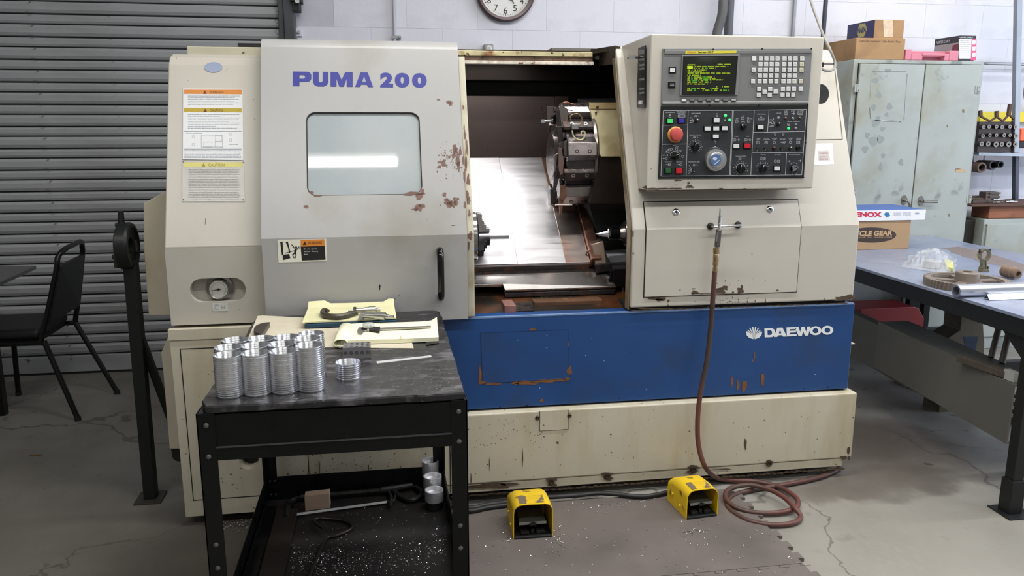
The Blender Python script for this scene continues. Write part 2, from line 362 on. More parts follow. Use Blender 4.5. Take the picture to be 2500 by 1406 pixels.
# wall fittings -------------------------------------------------
galv = M('galvanised_conduit', (150, 152, 156), .4, .6, var=.1, vs=10)
def conduit(px, r, label, y=4.68, ztop=3.6, zbot=1.2, mat=galv, clips=()):
    x = P(px, 40, Y=y).x
    t = thing('conduit', label, 'conduit', (x, y, zbot)); MB().cyl((x, y, zbot), (x, y, ztop), r, 14).build('pipe', mat, t, smooth=True)
    for cz in clips:
        MB().box(x-r*1.5, x+r*4, y-r*1.2, y+.015, cz-.008, cz+.008).cyl((x+r*3, y-.02, cz), (x+r*3, y-.005, cz), .007, 8).build('clip', galv, t, bev=.001)
    return t
conduit(962, .009, 'thin white painted conduit on the wall left of the clock', mat=M('white_conduit', (176, 176, 184), .5, var=.05), clips=(P(975, 91, Y=4.68).z,), zbot=1.4)
conduit(1780, .026, 'thick dark grey pipe rising behind the control pendant', mat=M('dark_grey_pipe', (88, 90, 96), .5, .2, var=.08), y=4.6)
conduit(1938, .011, 'thin galvanised conduit on the wall right of the thick dark pipe', mat=galv)
conduit(2013, .013, 'dark blue-grey strut rising behind the top right corner of the machine', mat=M('strut_dark', (66, 70, 80), .45, .4, var=.1), y=4.55)
# flexible hose in front of the thick pipe
hp = [P(1748, 92, Y=4.45), P(1753, 70, Y=4.45), P(1762, 40, Y=4.45), P(1766, 0, Y=4.46), P(1768, -60, Y=4.5), P(1772, -160, Y=4.52)]
hs = thing('flexible_hose', 'dark grey ribbed flexible hose beside the thick pipe above the pendant', 'hose', hp[0])
mb = MB(); pts = smoothpath(hp, 10); mb.tube(pts, [.026+.0018*(i % 2) for i in range(len(pts))], 14); mb.build('hose_body', M('grey_flex', (82, 82, 84), .6, var=.1), hs, smooth=True, autos=60)
# wall clock
cc = P(1234, -23, Y=4.68)
ck = thing('wall_clock', 'round white wall clock with dark red-brown rim above the machine', 'clock', cc)
MB().lathe((cc.x, 4.70, cc.z), (0, -1, 0), [(0, .168), (.03, .170), (.045, .160), (.042, .146), (.02, .142), (.02, .02)], 56).build('rim', M('oxblood_rim', (70, 40, 44), .3, var=.05), ck, smooth=True)
MB().lathe((cc.x, 4.6795, cc.z), (0, -1, 0), [(0, .143), (.001, .143)], 48).build('face', M('clock_face', (222, 222, 220), .5, var=.01), ck)
fy = 4.6775; num = MB()
for h in range(1, 13):
    a = R(90-30*h); s = str(h); cx = cc.x+.108*math.cos(a); cz = cc.z+.108*math.sin(a); w = .013*len(s)+.004; hh = .017
    put_text(num, s, (cx-w/2-.002, fy, cz-hh), (cx+w/2+.002, fy, cz-hh), (cx-w/2-.002, fy, cz+hh))
for k in range(60):
    a = R(6*k); r0 = .128; r1 = .135; w = .0022 if k % 5 == 0 else .0008
    t = Vector((-math.sin(a), 0, math.cos(a)))*w; p0 = Vector((cc.x+r0*math.cos(a), fy, cc.z+r0*math.sin(a))); p1 = Vector((cc.x+r1*math.cos(a), fy, cc.z+r1*math.sin(a)))
    num.add([p0-t, p1-t, p1+t, p0+t], [(0, 1, 2, 3)])
num.build('numerals', blackprint, ck)
for ang, ln, w in ((R(-55), .085, .004), (R(-62), .06, .005)):
    d = Vector((math.cos(ang), 0, math.sin(ang))); n = Vector((-d.z, 0, d.x)); o = Vector((cc.x, 4.674, cc.z))
    MB().slab([o-n*w, o+d*ln-n*w*.5, o+d*ln+n*w*.5, o+n*w], (0, -.001, 0)).build('hand', blackprint, ck)
MB().lathe((cc.x, 4.676, cc.z), (0, -1, 0), [(0, .008), (.006, .006)], 16).build('hub', blackprint, ck)
# outlet box
q0 = P(1182, 150, Y=4.66); q1 = P(1204, 108, Y=4.66)
ot = thing('outlet_box', 'grey surface-mounted outlet box on the wall above the machine opening', 'outlet', ((q0.x+q1.x)/2, 4.7, q0.z))
MB().box(q0.x, q1.x, 4.64, 4.70, q0.z, q1.z).build('box_body', galv, ot, bev=.004)
cx = (q0.x+q1.x)/2; cz = P(1193, 118, Y=4.64).z
MB().lathe((cx, 4.641, cz), (0, -1, 0), [(0, .017), (.004, .016)], 20).build('socket_face', white, ot)
MB().box(cx-.007, cx-.004, 4.634, 4.64, cz-.006, cz+.007).box(cx+.004, cx+.007, 4.634, 4.64, cz-.006, cz+.007).build('slot', dark, ot)
# ================================================================ THE LATHE
LT = thing('turning_machine', 'large cream, grey and blue computer-controlled metal lathe with its sliding door half open', 'lathe', (.5, 3.2, 0))
SN = Vector((0, -.9227, .3856)); SD = Vector((0, .3856, .9227))
YF, YDR, ZC = 2.72, 2.69, 1.010
def FV(px, py, off=0): return P(px, py, Y=YF-off)
def HS(px, py, off=0): return onplane(px, py, Vector((0, YF, ZC))+SN*off, SN)
def HP(px, py, off=0):   # right housing front, either facet
    p = HS(px, py, off); return p if p.z > ZC else FV(px, py, off)
def DS(px, py, off=0): return onplane(px, py, Vector((0, YDR, ZC))+SN*off, SN)
def DP(px, py, off=0):
    p = DS(px, py, off); return p if p.z > ZC else P(px, py, Y=YDR-off)
# --- left housing
XL = -.726; lp = Vector((0, 2.74, .978))
def LS(px, py, off=0): return onplane(px, py, lp+SN*off, SN)
def LP(px, py, off=0):
    p = LS(px, py, off); return p if p.z > .978 else P(px, py, Y=2.74-off)
mb = MB(); pr = [(2.785, .715), (2.785, .970), (2.741, .978), (2.741+.3856*.655, .978+.9227*.655), (3.018, 1.608), (3.06, 1.622), (3.6, 1.625), (3.6, .715)]
mb.prism(pr, 'x', XL, -.40)
g0 = P(463, 706, Y=2.74); g1 = P(600, 706, Y=2.74); gz0 = P(530, 737, Y=2.74).z; gz1 = P(530, 679, Y=2.74).z; gr = (gz1-gz0)/2
plate(mb, [(XL, .715), (-.40, .715), (-.40, .978), (XL, .978)], [rrect(g0.x, g1.x, gz0, gz1, gr*.98, 8)], lambda u, v, w: (u, 2.741-w, v), .044)
mb.build('left_housing', cream, LT, bev=.004)
a = P(463, 116, Y=3.15); MB().box(a.x, -.38, 3.10, 3.62, 1.60, a.z).build('top_cover', cream2, LT, bev=.003)
a = P(600, 113, Y=3.4); MB().box(-.55, -.38, 3.35, 3.62, 1.62, P(600, 108, Y=3.4).z).build('top_cover', blackmat, LT, bev=.003)
# gauge inside the slot
gc = P(534, 706, Y=2.755); gg = MB().lathe((gc.x, 2.783, gc.z), (0, -1, 0), [(0, .046), (.010, .046), (.012, .036), (.03, .036), (.034, .033), (.030, .030), (.0295, .001)], 36).build('pressure_gauge', M('gauge_case', (150, 148, 145), .25, .9, var=.05), LT, smooth=True)
MB().lathe((gc.x, 2.7525, gc.z), (0, -1, 0), [(0, .030), (.0006, .030)], 32).build('gauge_face', M('gauge_paper', (184, 183, 176), .5, var=.03), gg)
mb = MB()
for k in range(31):
    a = R(225-9*k); r0 = .021; r1 = .026; t = Vector((-math.sin(a), 0, math.cos(a)))*.0004
    p0 = Vector((gc.x+r0*math.cos(a), 2.7515, gc.z+r0*math.sin(a))); p1 = Vector((gc.x+r1*math.cos(a), 2.7515, gc.z+r1*math.sin(a))); mb.add([p0-t, p1-t, p1+t, p0+t], [(0, 1, 2, 3)])
mb.build('gauge_scale', blackprint, gg)
o = Vector((gc.x, 2.750, gc.z)); d = Vector((-1, 0, -.12)).normalized(); n = Vector((-d.z, 0, d.x))
MB().add([o-d*.008-n*.0015, o+d*.022-n*.0005, o+d*.022+n*.0005, o-d*.008+n*.0015], [(0, 1, 2, 3)]).lathe((gc.x, 2.7505, gc.z), (0, -1, 0), [(0, .004), (.002, .0035)], 12).build('gauge_needle', blackprint, gg)
# oval badge
bc = (521, 164); pts = [LS(bc[0]+22*math.cos(2*math.pi*k/32), bc[1]+12.5*math.sin(2*math.pi*k/32), .001) for k in range(32)]
MB().slab(pts, -SN*.001).build('oval_badge', M('badge_blue_grey', (142, 152, 178), .4, var=.05), LT)
# warning plates (flat print)
def panel_quad(name, q, mat, fn, off, parent, th=.0012, bev=0):
    return MB().slab([fn(x, y, off) for x, y in q], -SN*th).build(name, mat, parent, bev=bev)
wplate = M('label_white', (216, 218, 220), .35, var=.02); orange = M('label_orange', (206, 128, 48), .45, var=.04); olive = M('label_olive_yellow', (176, 152, 44), .45, var=.04)
paleyel = M('label_pale_yellow', (204, 196, 112), .4, var=.05); greyprint = M('faded_grey_print', (150, 154, 166), .6, var=0); alum = M('worn_aluminium_plate', (168, 166, 162), .4, .5, var=.07)
w1 = panel_quad('warning_plate', [(447, 216), (592, 217), (594, 391), (446, 389)], wplate, LS, .0018, LT)
def lab(q, mat, name='colour_band', off=.0022, par=None): return panel_quad(name, q, mat, LS, off, par, .0002)
lab([(449, 219), (590, 219), (590, 230), (449, 229)], orange, par=w1); lab([(449, 263), (590, 264), (590, 274), (449, 273)], olive, par=w1)
def tri(mb, fn, cx, cy, s, off): mb.add([fn(cx-s, cy+s*.8, off), fn(cx+s, cy+s*.8, off), fn(cx, cy-s, off)], [(0, 1, 2)])
mb = MB(); tri(mb, LS, 500, 225, 4.5, .0028); tri(mb, LS, 501, 269.5, 4.5, .0028); mb.build('triangle_symbol', M('print_brown', (92, 40, 22), .5, var=0), w1)
mb = MB(); put_text(mb, 'WARNING', LS(511, 228, .0028), LS(546, 228, .0028), LS(511, 221.5, .0028)); put_text(mb, 'CAUTION', LS(512, 272.5, .0028), LS(544, 272.5, .0028), LS(512, 266, .0028))
mb.build('lettering', M('print_brown2', (120, 80, 40), .5, var=0), w1)
def greek(mb, fn, x0, x1, y, h, rnd, off, dx=0):
    x = x0
    while x < x1-2:
        w = min(rnd.uniform(2.5, 9), x1-x); mb.add([fn(x, y+h, off), fn(x+w, y+h, off), fn(x+w, y, off), fn(x, y, off)], [(0, 1, 2, 3)]); x += w+rnd.uniform(.8, 1.8)
rn = random.Random(5); mb = MB()
for k, xe in enumerate((586, 576, 586, 572, 584, 570)): greek(mb, LS, 459, xe, 233.5+4.1*k, 1.1, rn, .0026)
for k, xe in enumerate((586, 540, 586, 584, 560, 586, 584, 530, 580)): greek(mb, LS, 459, xe, 278.5+4.2*k, 1.1, rn, .0026)
for k in range(6): greek(mb, LS, 450, 588, 366+3.6*k, .8, rn, .0026)
greek(mb, LS, 455, 495, 324, 1.2, rn, .0026); greek(mb, LS, 559, 580, 352, .9, rn, .0026)
def boxline(mb, fn, x0, y0, x1, y1, w, off):
    for q in ((x0, y0, x1, y0+w), (x0, y1-w, x1, y1), (x0, y0, x0+w, y1), (x1-w, y0, x1, y1)):
        mb.add([fn(q[0], q[3], off), fn(q[2], q[3], off), fn(q[2], q[1], off), fn(q[0], q[1], off)], [(0, 1, 2, 3)])
boxline(mb, LS, 491, 329, 544, 359, .7, .0026); boxline(mb, LS, 497, 346, 518, 358, .5, .0026); boxline(mb, LS, 525, 331, 542, 345, .5, .0026); boxline(mb, LS, 525, 346, 544, 359, .5, .0026)
boxline(mb, LS, 449, 320, 590, 321, .5, .0026); boxline(mb, LS, 449, 363, 590, 364, .5, .0026)
for cx, cy in ((472, 334), (472, 353), (563, 327), (563, 342)):
    boxline(mb, LS, cx-3, cy-3, cx+3, cy+3, .5, .0026)
mb.build('small_print', greyprint, w1, kind='stuff')
w2 = panel_quad('caution_plate', [(445, 392), (595, 393), (598, 492), (445, 492)], alum, LS, .0018, LT)
lab([(449, 396), (592, 396), (592, 408), (449, 408)], paleyel, par=w2)
mb = MB(); tri(mb, LS, 497, 402.5, 4.5, .0028); put_text(mb, 'CAUTION', LS(509, 406, .0028), LS(548, 406, .0028), LS(509, 399, .0028)); mb.build('lettering', M('print_ochre', (146, 132, 62), .5, var=0), w2)
mb = MB()
for k in range(19): greek(mb, LS, 460, 584, 413+4.0*k, .9, rn, .0026)
mb.build('small_print', M('etched_print', (142, 141, 140), .5, var=0), w2, kind='stuff')
mb = MB()
for x, y in ((448, 395), (594, 396), (448, 488), (594, 488)): p = LS(x, y, .001); mb.cyl(p, p+SN*.002, .0025, 8)
mb.build('rivet', darksteel, w2, kind='stuff')
# small symbol sticker under the gauge
q = [P(x, y, Y=2.7395) for x, y in ((519, 760), (557, 759), (556, 740), (518, 741))]
st = MB().slab(q, (0, .001, 0)).build('symbol_sticker', M('sticker_offwhite', (198, 200, 192), .5, var=.03), LT)
mb = MB(); f2 = lambda x, y, o=0: P(x, y, Y=2.739); put_text(mb, 'H', f2(541, 754), f2(549, 754), f2(541, 745)); boxline(mb, f2, 524, 744, 527, 756, .6, 0); boxline(mb, f2, 527, 744, 534, 745, .6, 0); boxline(mb, f2, 527, 755, 534, 756, .6, 0)
mb.build('lettering', greyprint, st)
chips('scratch', LT, lambda x, y: LS(x, y, .0012), [(502, 541, .8, 8), (431, 142, .7, 1), (459, 196, .9, .9), (555, 168, .8, .8), (619, 243, .8, .8), (621, 290, .9, .9)], darkprimer, 3)
# side covers at the left end
def xzbox(name, pxs, Y0, Y1, mat, bev=.003):
    return MB().prism([(P(x, y, Y=Y0).x, P(x, y, Y=Y0).z) for x, y in pxs], 'y', Y0, Y1).build(name, mat, LT, bev=bev)
xzbox('side_cover', [(425, 455), (405, 466), (350, 497), (351, 612), (363, 770), (430, 770)], 2.95, 3.55, M('dull_cream_paint', (196, 188, 168), .45, var=.04, vs=3, col2=(170, 148, 100), c2=(.5, .8), c2s=4))
xzbox('side_cover', [(425, 822), (408, 826), (393, 862), (398, 905), (414, 1096), (450, 1096)], 2.90, 3.5, creamlow)
xzbox('foot_block', [(417, 1096), (421, 1120), (432, 1127), (450, 1127), (450, 1096)], 2.91, 3.2, blackmat)
# --- base
ZB = .705
mb = MB(); sl0 = P(583, 1115, Y=2.70).x; sl1 = P(631, 1115, Y=2.70).x; slz = P(607, 1146, Y=2.70).z; r = (sl1-sl0)/2
plate(mb, [(-.724, .036), (-.30, .036), (-.30, ZB), (-.724, ZB)], [rrect(sl0, sl1, slz, slz+.22, r*.98, 8)], lambda u, v, w: (u, 2.70-w, v), .05)
mb.box(-.724, -.30, 2.752, 3.75, .036, ZB).box(-.724, -.30, 2.752, 2.7525, .04, ZB)
mb.box(-.727, -.30, 2.696, 2.72, ZB-.030, ZB+.006)
base = mb.build('left_base', creamlow, LT, bev=.0025)
MB().box(sl0-.01, sl1+.01, 2.7505, 2.7515, slz-.01, slz+.24).build('slot_backing', dark, LT)
mb = MB(); gx0 = P(443, 900, Y=2.70).x; gz_b = P(475, 1222, Y=2.70).z; gz_t = P(443, 851, Y=2.70).z
for b in ((gx0, gx0+.003, gz_b, gz_t), (gx0, sl0-.02, gz_t-.003, gz_t), (gx0, -.305, gz_b, gz_b+.003)): mb.box(b[0], b[1], 2.6993, 2.7003, b[2], b[3])
mb.build('panel_groove', dark, LT)
# skirt
zs1 = P(1600, 987, Y=2.70).z; zs0 = .083; XR = P(2090, 1000, Y=2.70).x
sk = MB().box(-.298, XR, 2.70, 3.8, zs0, zs1).build('base_skirt', creamlow, LT, bev=.006, seg=3)
MB().box(-.298, P(2058, 1140, Y=2.70).x, 2.705, 3.7, .047, zs0-.002).build('skirt_flange', creamlow, LT, bev=.003)
MB().box(-.25, 1.70, 2.80, 3.6, .0, .05).build('base_underside', dark, LT)
for x in (.0, .62, 1.15, 1.6):
    MB().box(x-.05, x+.05, 2.76, 2.9, 0, .05).build('levelling_pad', darksteel, LT, bev=.003)
mb = MB(); sx = P(1099, 1100, Y=2.70).x; mb.box(sx-.002, sx+.0015, 2.6985, 2.7005, zs0-.03, zs1); mb.build('panel_groove', dark, LT)
pc0 = P(1318, 1051, Y=2.70); pc1 = P(1387, 1002, Y=2.70)
MB().box(pc0.x-.002, pc1.x+.002, 2.6988, 2.7, pc0.z-.002, zs1-.001).build('panel_groove', darkprimer, LT)
MB().box(pc0.x, pc1.x, 2.6975, 2.7, pc0.z, zs1-.001).build('cover_plate', creamlow, LT)
mb = MB()
for x, y in ((1312, 1020), (1390, 1014)):
    p = P(x, y, Y=2.70); MB().lathe(p, (0, -1, 0), [(0, .0085), (.003, .0085), (.006, .005), (.004, .003)], 14).build('bolt', M('brown_bolt', (66, 56, 44), .4, .6, var=.2), LT, smooth=True)
rnd = random.Random(7)
for i, (x, y) in enumerate(((1346, 1176), (1483, 1162), (1693, 1146), (1878, 1132))):
    p = P(x, y, Y=2.698); mb = MB(); mb.lathe((p.x, 2.70, p.z), (0, -1, 0), [(0, .012), (.0035, .012), (.005, .009), (.003, .004)], 14); mb.build('bolt', M('brown_bolt'), LT, smooth=True)
chips('bare_patch', LT, lambda x, y: P(x, y, Y=2.6985), [(1346, 1171, 13, 6), (1346, 1183, 11, 5), (1483, 1157, 13, 5), (1485, 1168, 11, 5), (1693, 1140, 15, 5), (1690, 1152, 14, 5), (1878, 1128, 9, 5),
    (1205, 1186, 46, 6), (1160, 1189, 30, 4), (1240, 1182, 22, 4), (2072, 1100, 4, 9), (2060, 1117, 7, 4), (2073, 1118, 3, 5), (1765, 1145, 26, 1.4),
    (1170, 1080, 90, 70, 60, 1.3), (1300, 1060, 50, 40, 26, 1.2), (1700, 1090, 300, 60, 26, .9), (1820, 1085, 3, 14), (1255, 1030, 40, 20, 18, 1.3), (850, 1130, 180, 45, 130, 1.4), (560, 1180, 40, 30, 16, 1.2),
    (1195, 1130, 1, 16), (1150, 1170, 1, 14), (1276, 1120, 1.2, 22), (780, 1140, 1, 16), (900, 1150, 1, 18), (500, 1060, 2, 5)], darkprimer, 11)
# ragged lower edge dirt of the flange
chips('edge_grime', LT, lambda x, y: P(x, y, Y=2.7035), [(x, 1213-(x-1105)*.0735+rnd.uniform(-1, 1), 9, 2.2) for x in range(1110, 2060, 15)], darkprimer, 12)
# blue panel
YB = 2.732
bz0 = P(1600, 975, Y=YB).z; bx1 = P(2086, 760, Y=YB).x
bp = MB().box(-.30, bx1, YB, 3.8, bz0, ZB-.003).build('blue_panel', blue, LT, bev=.003)
MB().box(-.30, bx1-.01, YB+.015, 3.7, zs1, bz0+.01).build('shadow_gap', dark, LT)
MB().box(.27, bx1-.004, YB-.001, YB+.012, ZB-.004, ZB+.001).build('panel_lip', M('blue_edge_worn', (120, 150, 195), .35, .2, var=.2, vs=20), LT)
d0 = [(1174, 813), (1387, 805), (1390, 925), (1178, 936)]
MB().slab([P(x, y, Y=YB-.0009) for x, y in d0], (0, .0008, 0)).build('blue_hatch', blue, LT)
mb = MB()
def seg2(mb, fn, p, q, w):
    d = Vector((q[0]-p[0], q[1]-p[1])); n = Vector((-d.y, d.x)).normalized()*w/2
    mb.add([fn(p[0]-n.x, p[1]-n.y), fn(q[0]-n.x, q[1]-n.y), fn(q[0]+n.x, q[1]+n.y), fn(p[0]+n.x, p[1]+n.y)], [(0, 1, 2, 3)])
fb = lambda x, y: P(x, y, Y=YB-.0012)
seg2(mb, fb, d0[0], d0[3], 1.6); seg2(mb, fb, d0[3], d0[2], 1.0); seg2(mb, fb, d0[0], d0[1], .8); seg2(mb, fb, d0[1], d0[2], .8)
mb.build('hatch_gap', M('hatch_gap_dark', (26, 40, 62), .7, var=.1), LT)
chips('rust_patch', LT, fb, [(1172, 915, 3.5, 22), (1176, 933, 10, 4), (1202, 937, 18, 3.2), (1260, 935, 9, 4), (1285, 934, 25, 5), (1325, 931, 28, 3.4), (1362, 928, 22, 3.6), (1386, 925, 7, 4), (1390, 905, 6, 10), (1300, 804, 8, 3),
    (1842, 868, 2, 9), (1838, 880, 1.4, 5), (1787, 930, 2.5, 14), (1802, 940, 3.5, 14), (1818, 942, 7, 13), (1862, 925, 3.6, 15), (1322, 978, 5, 4), (1388, 840, 2, 6)], rust, 21)
chips('screw_hole', LT, fb, [(1221, 994, 2, 2), (1286, 990, 2.4, 1.6), (1963, 949, 1.6, 1.6), (2021, 945, 2, 1.8), (1511, 973, 1.2, 1)], dark, 22)
chips('paint_fleck', LT, fb, [(1335, 818, 1, 1), (1335, 849, 1, 1), (1264, 830, 1, 1), (1318, 947, 1, 1), (1430, 868, 1, 1), (1475, 881, 1, 1), (1445, 826, .8, .8), (1578, 951, .8, .8), (1990, 914, 1, 1)], line, 23)
# end plate with tab
mb = MB(); mb.box(bx1+.001, bx1+.006, YB+.01, 3.5, zs1+.01, P(2090, 842, Y=YB).z); tz = P(2090, 840, Y=YB).z; mb.box(bx1-.004, bx1+.022, YB+.01, YB+.05, tz-.004, tz); mb.build('end_plate', cream2, LT, bev=.001)
# maker's emblem and lettering
GL = {'P': ([(0, 0), (0, 1), (.75, 1), (.92, .95), (1, .8), (1, .5), (.92, .35), (.75, .3), (.36, .3), (.36, 0)], [[(.36, .52), (.36, .76), (.6, .76), (.66, .71), (.66, .57), (.6, .52)]]),
 'U': ([(0, 1), (0, .35), (.08, .12), (.28, 0), (.72, 0), (.92, .12), (1, .35), (1, 1), (.63, 1), (.63, .38), (.56, .28), (.44, .28), (.37, .38), (.37, 1)], []),
 'M': ([(0, 0), (0, 1), (.34, 1), (.5, .48), (.66, 1), (1, 1), (1, 0), (.73, 0), (.73, .56), (.6, 0), (.40, 0), (.27, .56), (.27, 0)], []),
 'A': ([(0, 0), (.30, 1), (.70, 1), (1, 0), (.72, 0), (.66, .16), (.34, .16), (.28, 0)], [[(.40, .36), (.60, .36), (.5, .78)]]),
 'D': ([(0, 0), (0, 1), (.68, 1), (.92, .84), (1, .5), (.92, .16), (.68, 0)], [[(.28, .24), (.28, .76), (.60, .76), (.70, .62), (.70, .38), (.60, .24)]]),
 'E': ([(0, 0), (0, 1), (1, 1), (1, .78), (.32, .78), (.32, .61), (.95, .61), (.95, .40), (.32, .40), (.32, .22), (1, .22), (1, 0)], []),
 'W': ([(0, 1), (.22, 0), (.43, 0), (.52, .5), (.62, 0), (.83, 0), (1, 1), (.78, 1), (.71, .42), (.61, 1), (.43, 1), (.33, .42), (.25, 1)], [])}
GL['O'] = ([(.5+.5*math.cos(k*math.pi/12), .5+.5*math.sin(k*math.pi/12)) for k in range(24)], [[(.5+.24*math.cos(k*math.pi/10), .5+.28*math.sin(k*math.pi/10)) for k in range(20)]])
def glyph(mb, ch, fn, x0, x1, yb0, yb1, h, shear=0):
    o, hl = GL[ch]; vs, fs = plate_geo(o, hl)
    mb.add([fn(x0+(x1-x0)*v.x+shear*v.y, yb0+(yb1-yb0)*v.x-h*v.y) for v in vs], fs)
mb = MB()
for ch, x0, x1 in (('D', 1867, 1893), ('A', 1889, 1921), ('E', 1921, 1945), ('W', 1941, 1980), ('O', 1977, 2006), ('O', 2006, 2035)):
    glyph(mb, ch, fb, x0, x1, 823.5-(x0-1867)*.042, 823.5-(x1-1867)*.042, 22, -1)
mb.build('lettering', M('decal_white', (226, 230, 232), .4, var=0), LT)
mb = MB(); ex, ey = 1841, 813   # shell shaped emblem: two lower lobes and six rays
def efn(u, v): return fb(ex+u*20+v*.0, ey-v*15.5)
lob = [(-.97, .05), (-.9, -.35), (-.62, -.72), (-.2, -.93), (-.05, -.95), (-.17, -.5), (-.42, -.1), (-.7, .18), (-.9, .3)]
for s in (1, -1): mb.add([efn(s*u, v) for u, v in lob], [tuple(range(9))])
for k, ang in enumerate((-58, -34, -11, 11, 34, 58)):
    a = R(90-ang); ro = 1.0; bx_ = ang/58*.12
    p = [(bx_-.02, -.75), (bx_*3.1-.05+0, .0), (math.cos(a)*ro*.95-.085, math.sin(a)*ro-.02), (math.cos(a)*ro*.95+.085, math.sin(a)*ro-.02), (bx_*3.1+.05, .0), (bx_+.02, -.75)]
    mb.add([efn(u, v) for u, v in p], [(0, 1, 4, 5), (1, 2, 3, 4)])
mb.build('shell_emblem', M('decal_white'), LT)
# --- right housing
XRL, XRR = .872, 1.756
topv = .665
pr = [(YF, .722), (YF, ZC), (YF+.3856*topv, ZC+.9227*topv), (YF+.3856*topv+.022, ZC+.9227*topv+.034), (YF+.3856*topv+.07, ZC+.9227*topv+.047), (3.9, 1.675), (3.9, .722)]
mb = MB().prism([(p[0]+.006, p[1]-(.004 if p[1] > 1.3 else 0)) for p in pr], 'x', 1.17, XRR-.004)
off = .03; inner = [(p[0]+.035, p[1]-.0) for p in pr[:3]]
sh = [pr[0], pr[1], pr[2], pr[3], pr[4], (3.3, 1.674), (3.3, 1.64), (3.06, 1.635), (3.0, 1.60), (YF+.04, ZC-.01), (YF+.04, .722)]
mb.prism(sh, 'x', XRL, XRR)
rh = mb.build('right_housing', cream, LT, bev=.006, seg=3)
MB().prism([(YF+.012, .712), (YF+.012, ZC), (YF+.3856*topv+.012, ZC+.9227*topv), (YF+.3856*topv+.05, ZC+.9227*topv), (YF+.055, ZC), (YF+.055, .712)], 'x', XRL-.005, XRL-.0005).build('opening_edge', M('grimy_edge', (120, 106, 78), .5, var=.3, vs=25), LT, bev=.002)
MB().box(XRL, XRR-.02, YF+.02, 3.8, ZB, .722).build('shadow_gap', dark, LT)
# access door with bend
grooveq = [(1571, 496), (1951, 486), (1957, 549), (1947, 709), (1574, 726), (1577, 560)]
def hp2(x, y, o): return HP(x, y, o)
def bent(name, x0, x1, ztop, zbot, off, mat, bev=0):
    vt = (ztop-ZC)/.9227; n0 = Vector((0, YF, ZC))
    q = [Vector((0, YF-off, zbot)), Vector((0, YF-off, ZC-off*.2)), n0+SD*vt+SN*off]
    q2 = [Vector((0, YF+.002, zbot)), Vector((0, YF+.002, ZC)), n0+SD*vt-SN*.002]
    pts = q+q2[::-1]
    return MB().prism([(p.y, p.z) for p in pts], 'x', x0, x1).build(name, mat, LT, bev=bev)
ax0 = P(1575, 640, Y=YF).x; ax1 = P(1950, 620, Y=YF).x; azt = HS(1760, 491).z; azb = P(1760, 718, Y=YF).z
bent('door_gap', ax0-.003, ax1+.003, azt+.003, azb-.003, .0008, dark)
ad = bent('access_door', ax0+.0005, ax1-.0005, azt-.0005, azb, .0045, cream, .001)
for x, y in ((1650, 518), (1879, 511)):
    p = HS(x, y, .004); k = MB().lathe(p, SN, [(0, .013), (.004, .013), (.006, .010), (.006, .005), (.003, .004), (.003, .0001)], 24).build('lock', chrome, ad, smooth=True)
    MB().lathe(p+SN*.0062, SN, [(0, .0045), (.0003, .0045)], 6).build('lock_socket', dark, k)
hz = P(1770, 548, Y=YF-.04)
h0 = P(1736, 551, Y=YF-.01); h1 = P(1803, 548, Y=YF-.01)
pth = smoothpath([(h0.x, YF-.002, h0.z-.002), (h0.x, YF-.03, h0.z-.001), (h0.x+.012, YF-.04, h0.z), (h1.x-.012, YF-.04, h1.z), (h1.x, YF-.03, h1.z), (h1.x, YF-.002, h1.z-.003)], 6)
hd = MB().tube(pth, .0042, 10).build('door_handle', steel, ad, smooth=True)
mb = MB()
for h in (h0, h1): mb.lathe((h.x, YF-.0045, h.z-.002), (0, -1, 0), [(0, .013), (.006, .012), (.010, .007)], 16)
mb.build('handle_base', blackmat, hd, smooth=True)
chips('bare_patch', LT, lambda x, y: HP(x, y, .0052), [(1755, 710, 17, 7), (1768, 703, 10, 5), (1808, 709, 8, 7), (1811, 700, 3, 5), (1696, 714, 8, 4.5), (1694, 705, 5, 1.2), (1790, 713, 3, 2), (1898, 709, 4, 2), (1712, 717, 5, 1.2),
    (1765, 690, 30, 14, 22, 1.0), (1836, 620, 1, 1.6), (1660, 708, 2, .8), (1850, 700, 60, 20, 10, .9), (1760, 717, 70, 1)], darkprimer, 31)
chips('bare_patch', LT, lambda x, y: HP(x, y, .001), [(1605, 728, 22, 4.5), (1587, 724, 10, 3), (1613, 732, 12, 3), (2060, 727, 24, 4), (2075, 724, 14, 5), (2044, 733, 18, 1.6), (1632, 735, 3, 3.5), (1631, 745, 1.2, 3),
    (1780, 735, 70, 8, 50, 1.3), (1600, 753, 40, 1.6), (1700, 745, 60, 10, 16, 1), (1545, 570, 2, 8), (1546, 618, 1.6, 3), (1869, 735, 1, 6), (1826, 738, 1, 7), (2013, 730, 1, 1.4)], darkprimer, 32)
chips('edge_grime', LT, lambda x, y: HP(x, y, .001), [(x, 758-(x-1546)*.035, 12, 1.2) for x in range(1552, 2075, 22)], darkprimer, 33)
# upper right cover line, porthole, sticker
mb = MB(); fs = lambda x, y: HS(x, y, .0012)
seg2(mb, fs, (2037, 156), (2057, 340), 1.3); seg2(mb, fs, (2057, 340), (1990, 341), 1.3); mb.build('panel_groove', darkprimer, LT)
pts = [HS(2004+20*math.cos(2*math.pi*k/28), 229+24*math.sin(2*math.pi*k/28), .0015) for k in range(28)]
MB().slab(pts, -SN*.0012).build('round_opening', dark, LT)
stk = MB().slab([HS(x, y, .001) for x, y in ((1985, 403), (2036, 401), (2032, 350), (1985, 351))], -SN*.0006).build('white_sticker', M('glossy_white', (226, 226, 226), .25, var=0), LT)
mb = MB(); mb.slab([HS(x, y, .0014) for x, y in ((1999, 393), (2027, 392), (2023, 367), (1997, 368))], -SN*.0003); mb.build('sticker_label', M('sticker_pinkgrey', (196, 190, 188), .5, var=.03), stk)
mb = MB(); rn2 = random.Random(3)
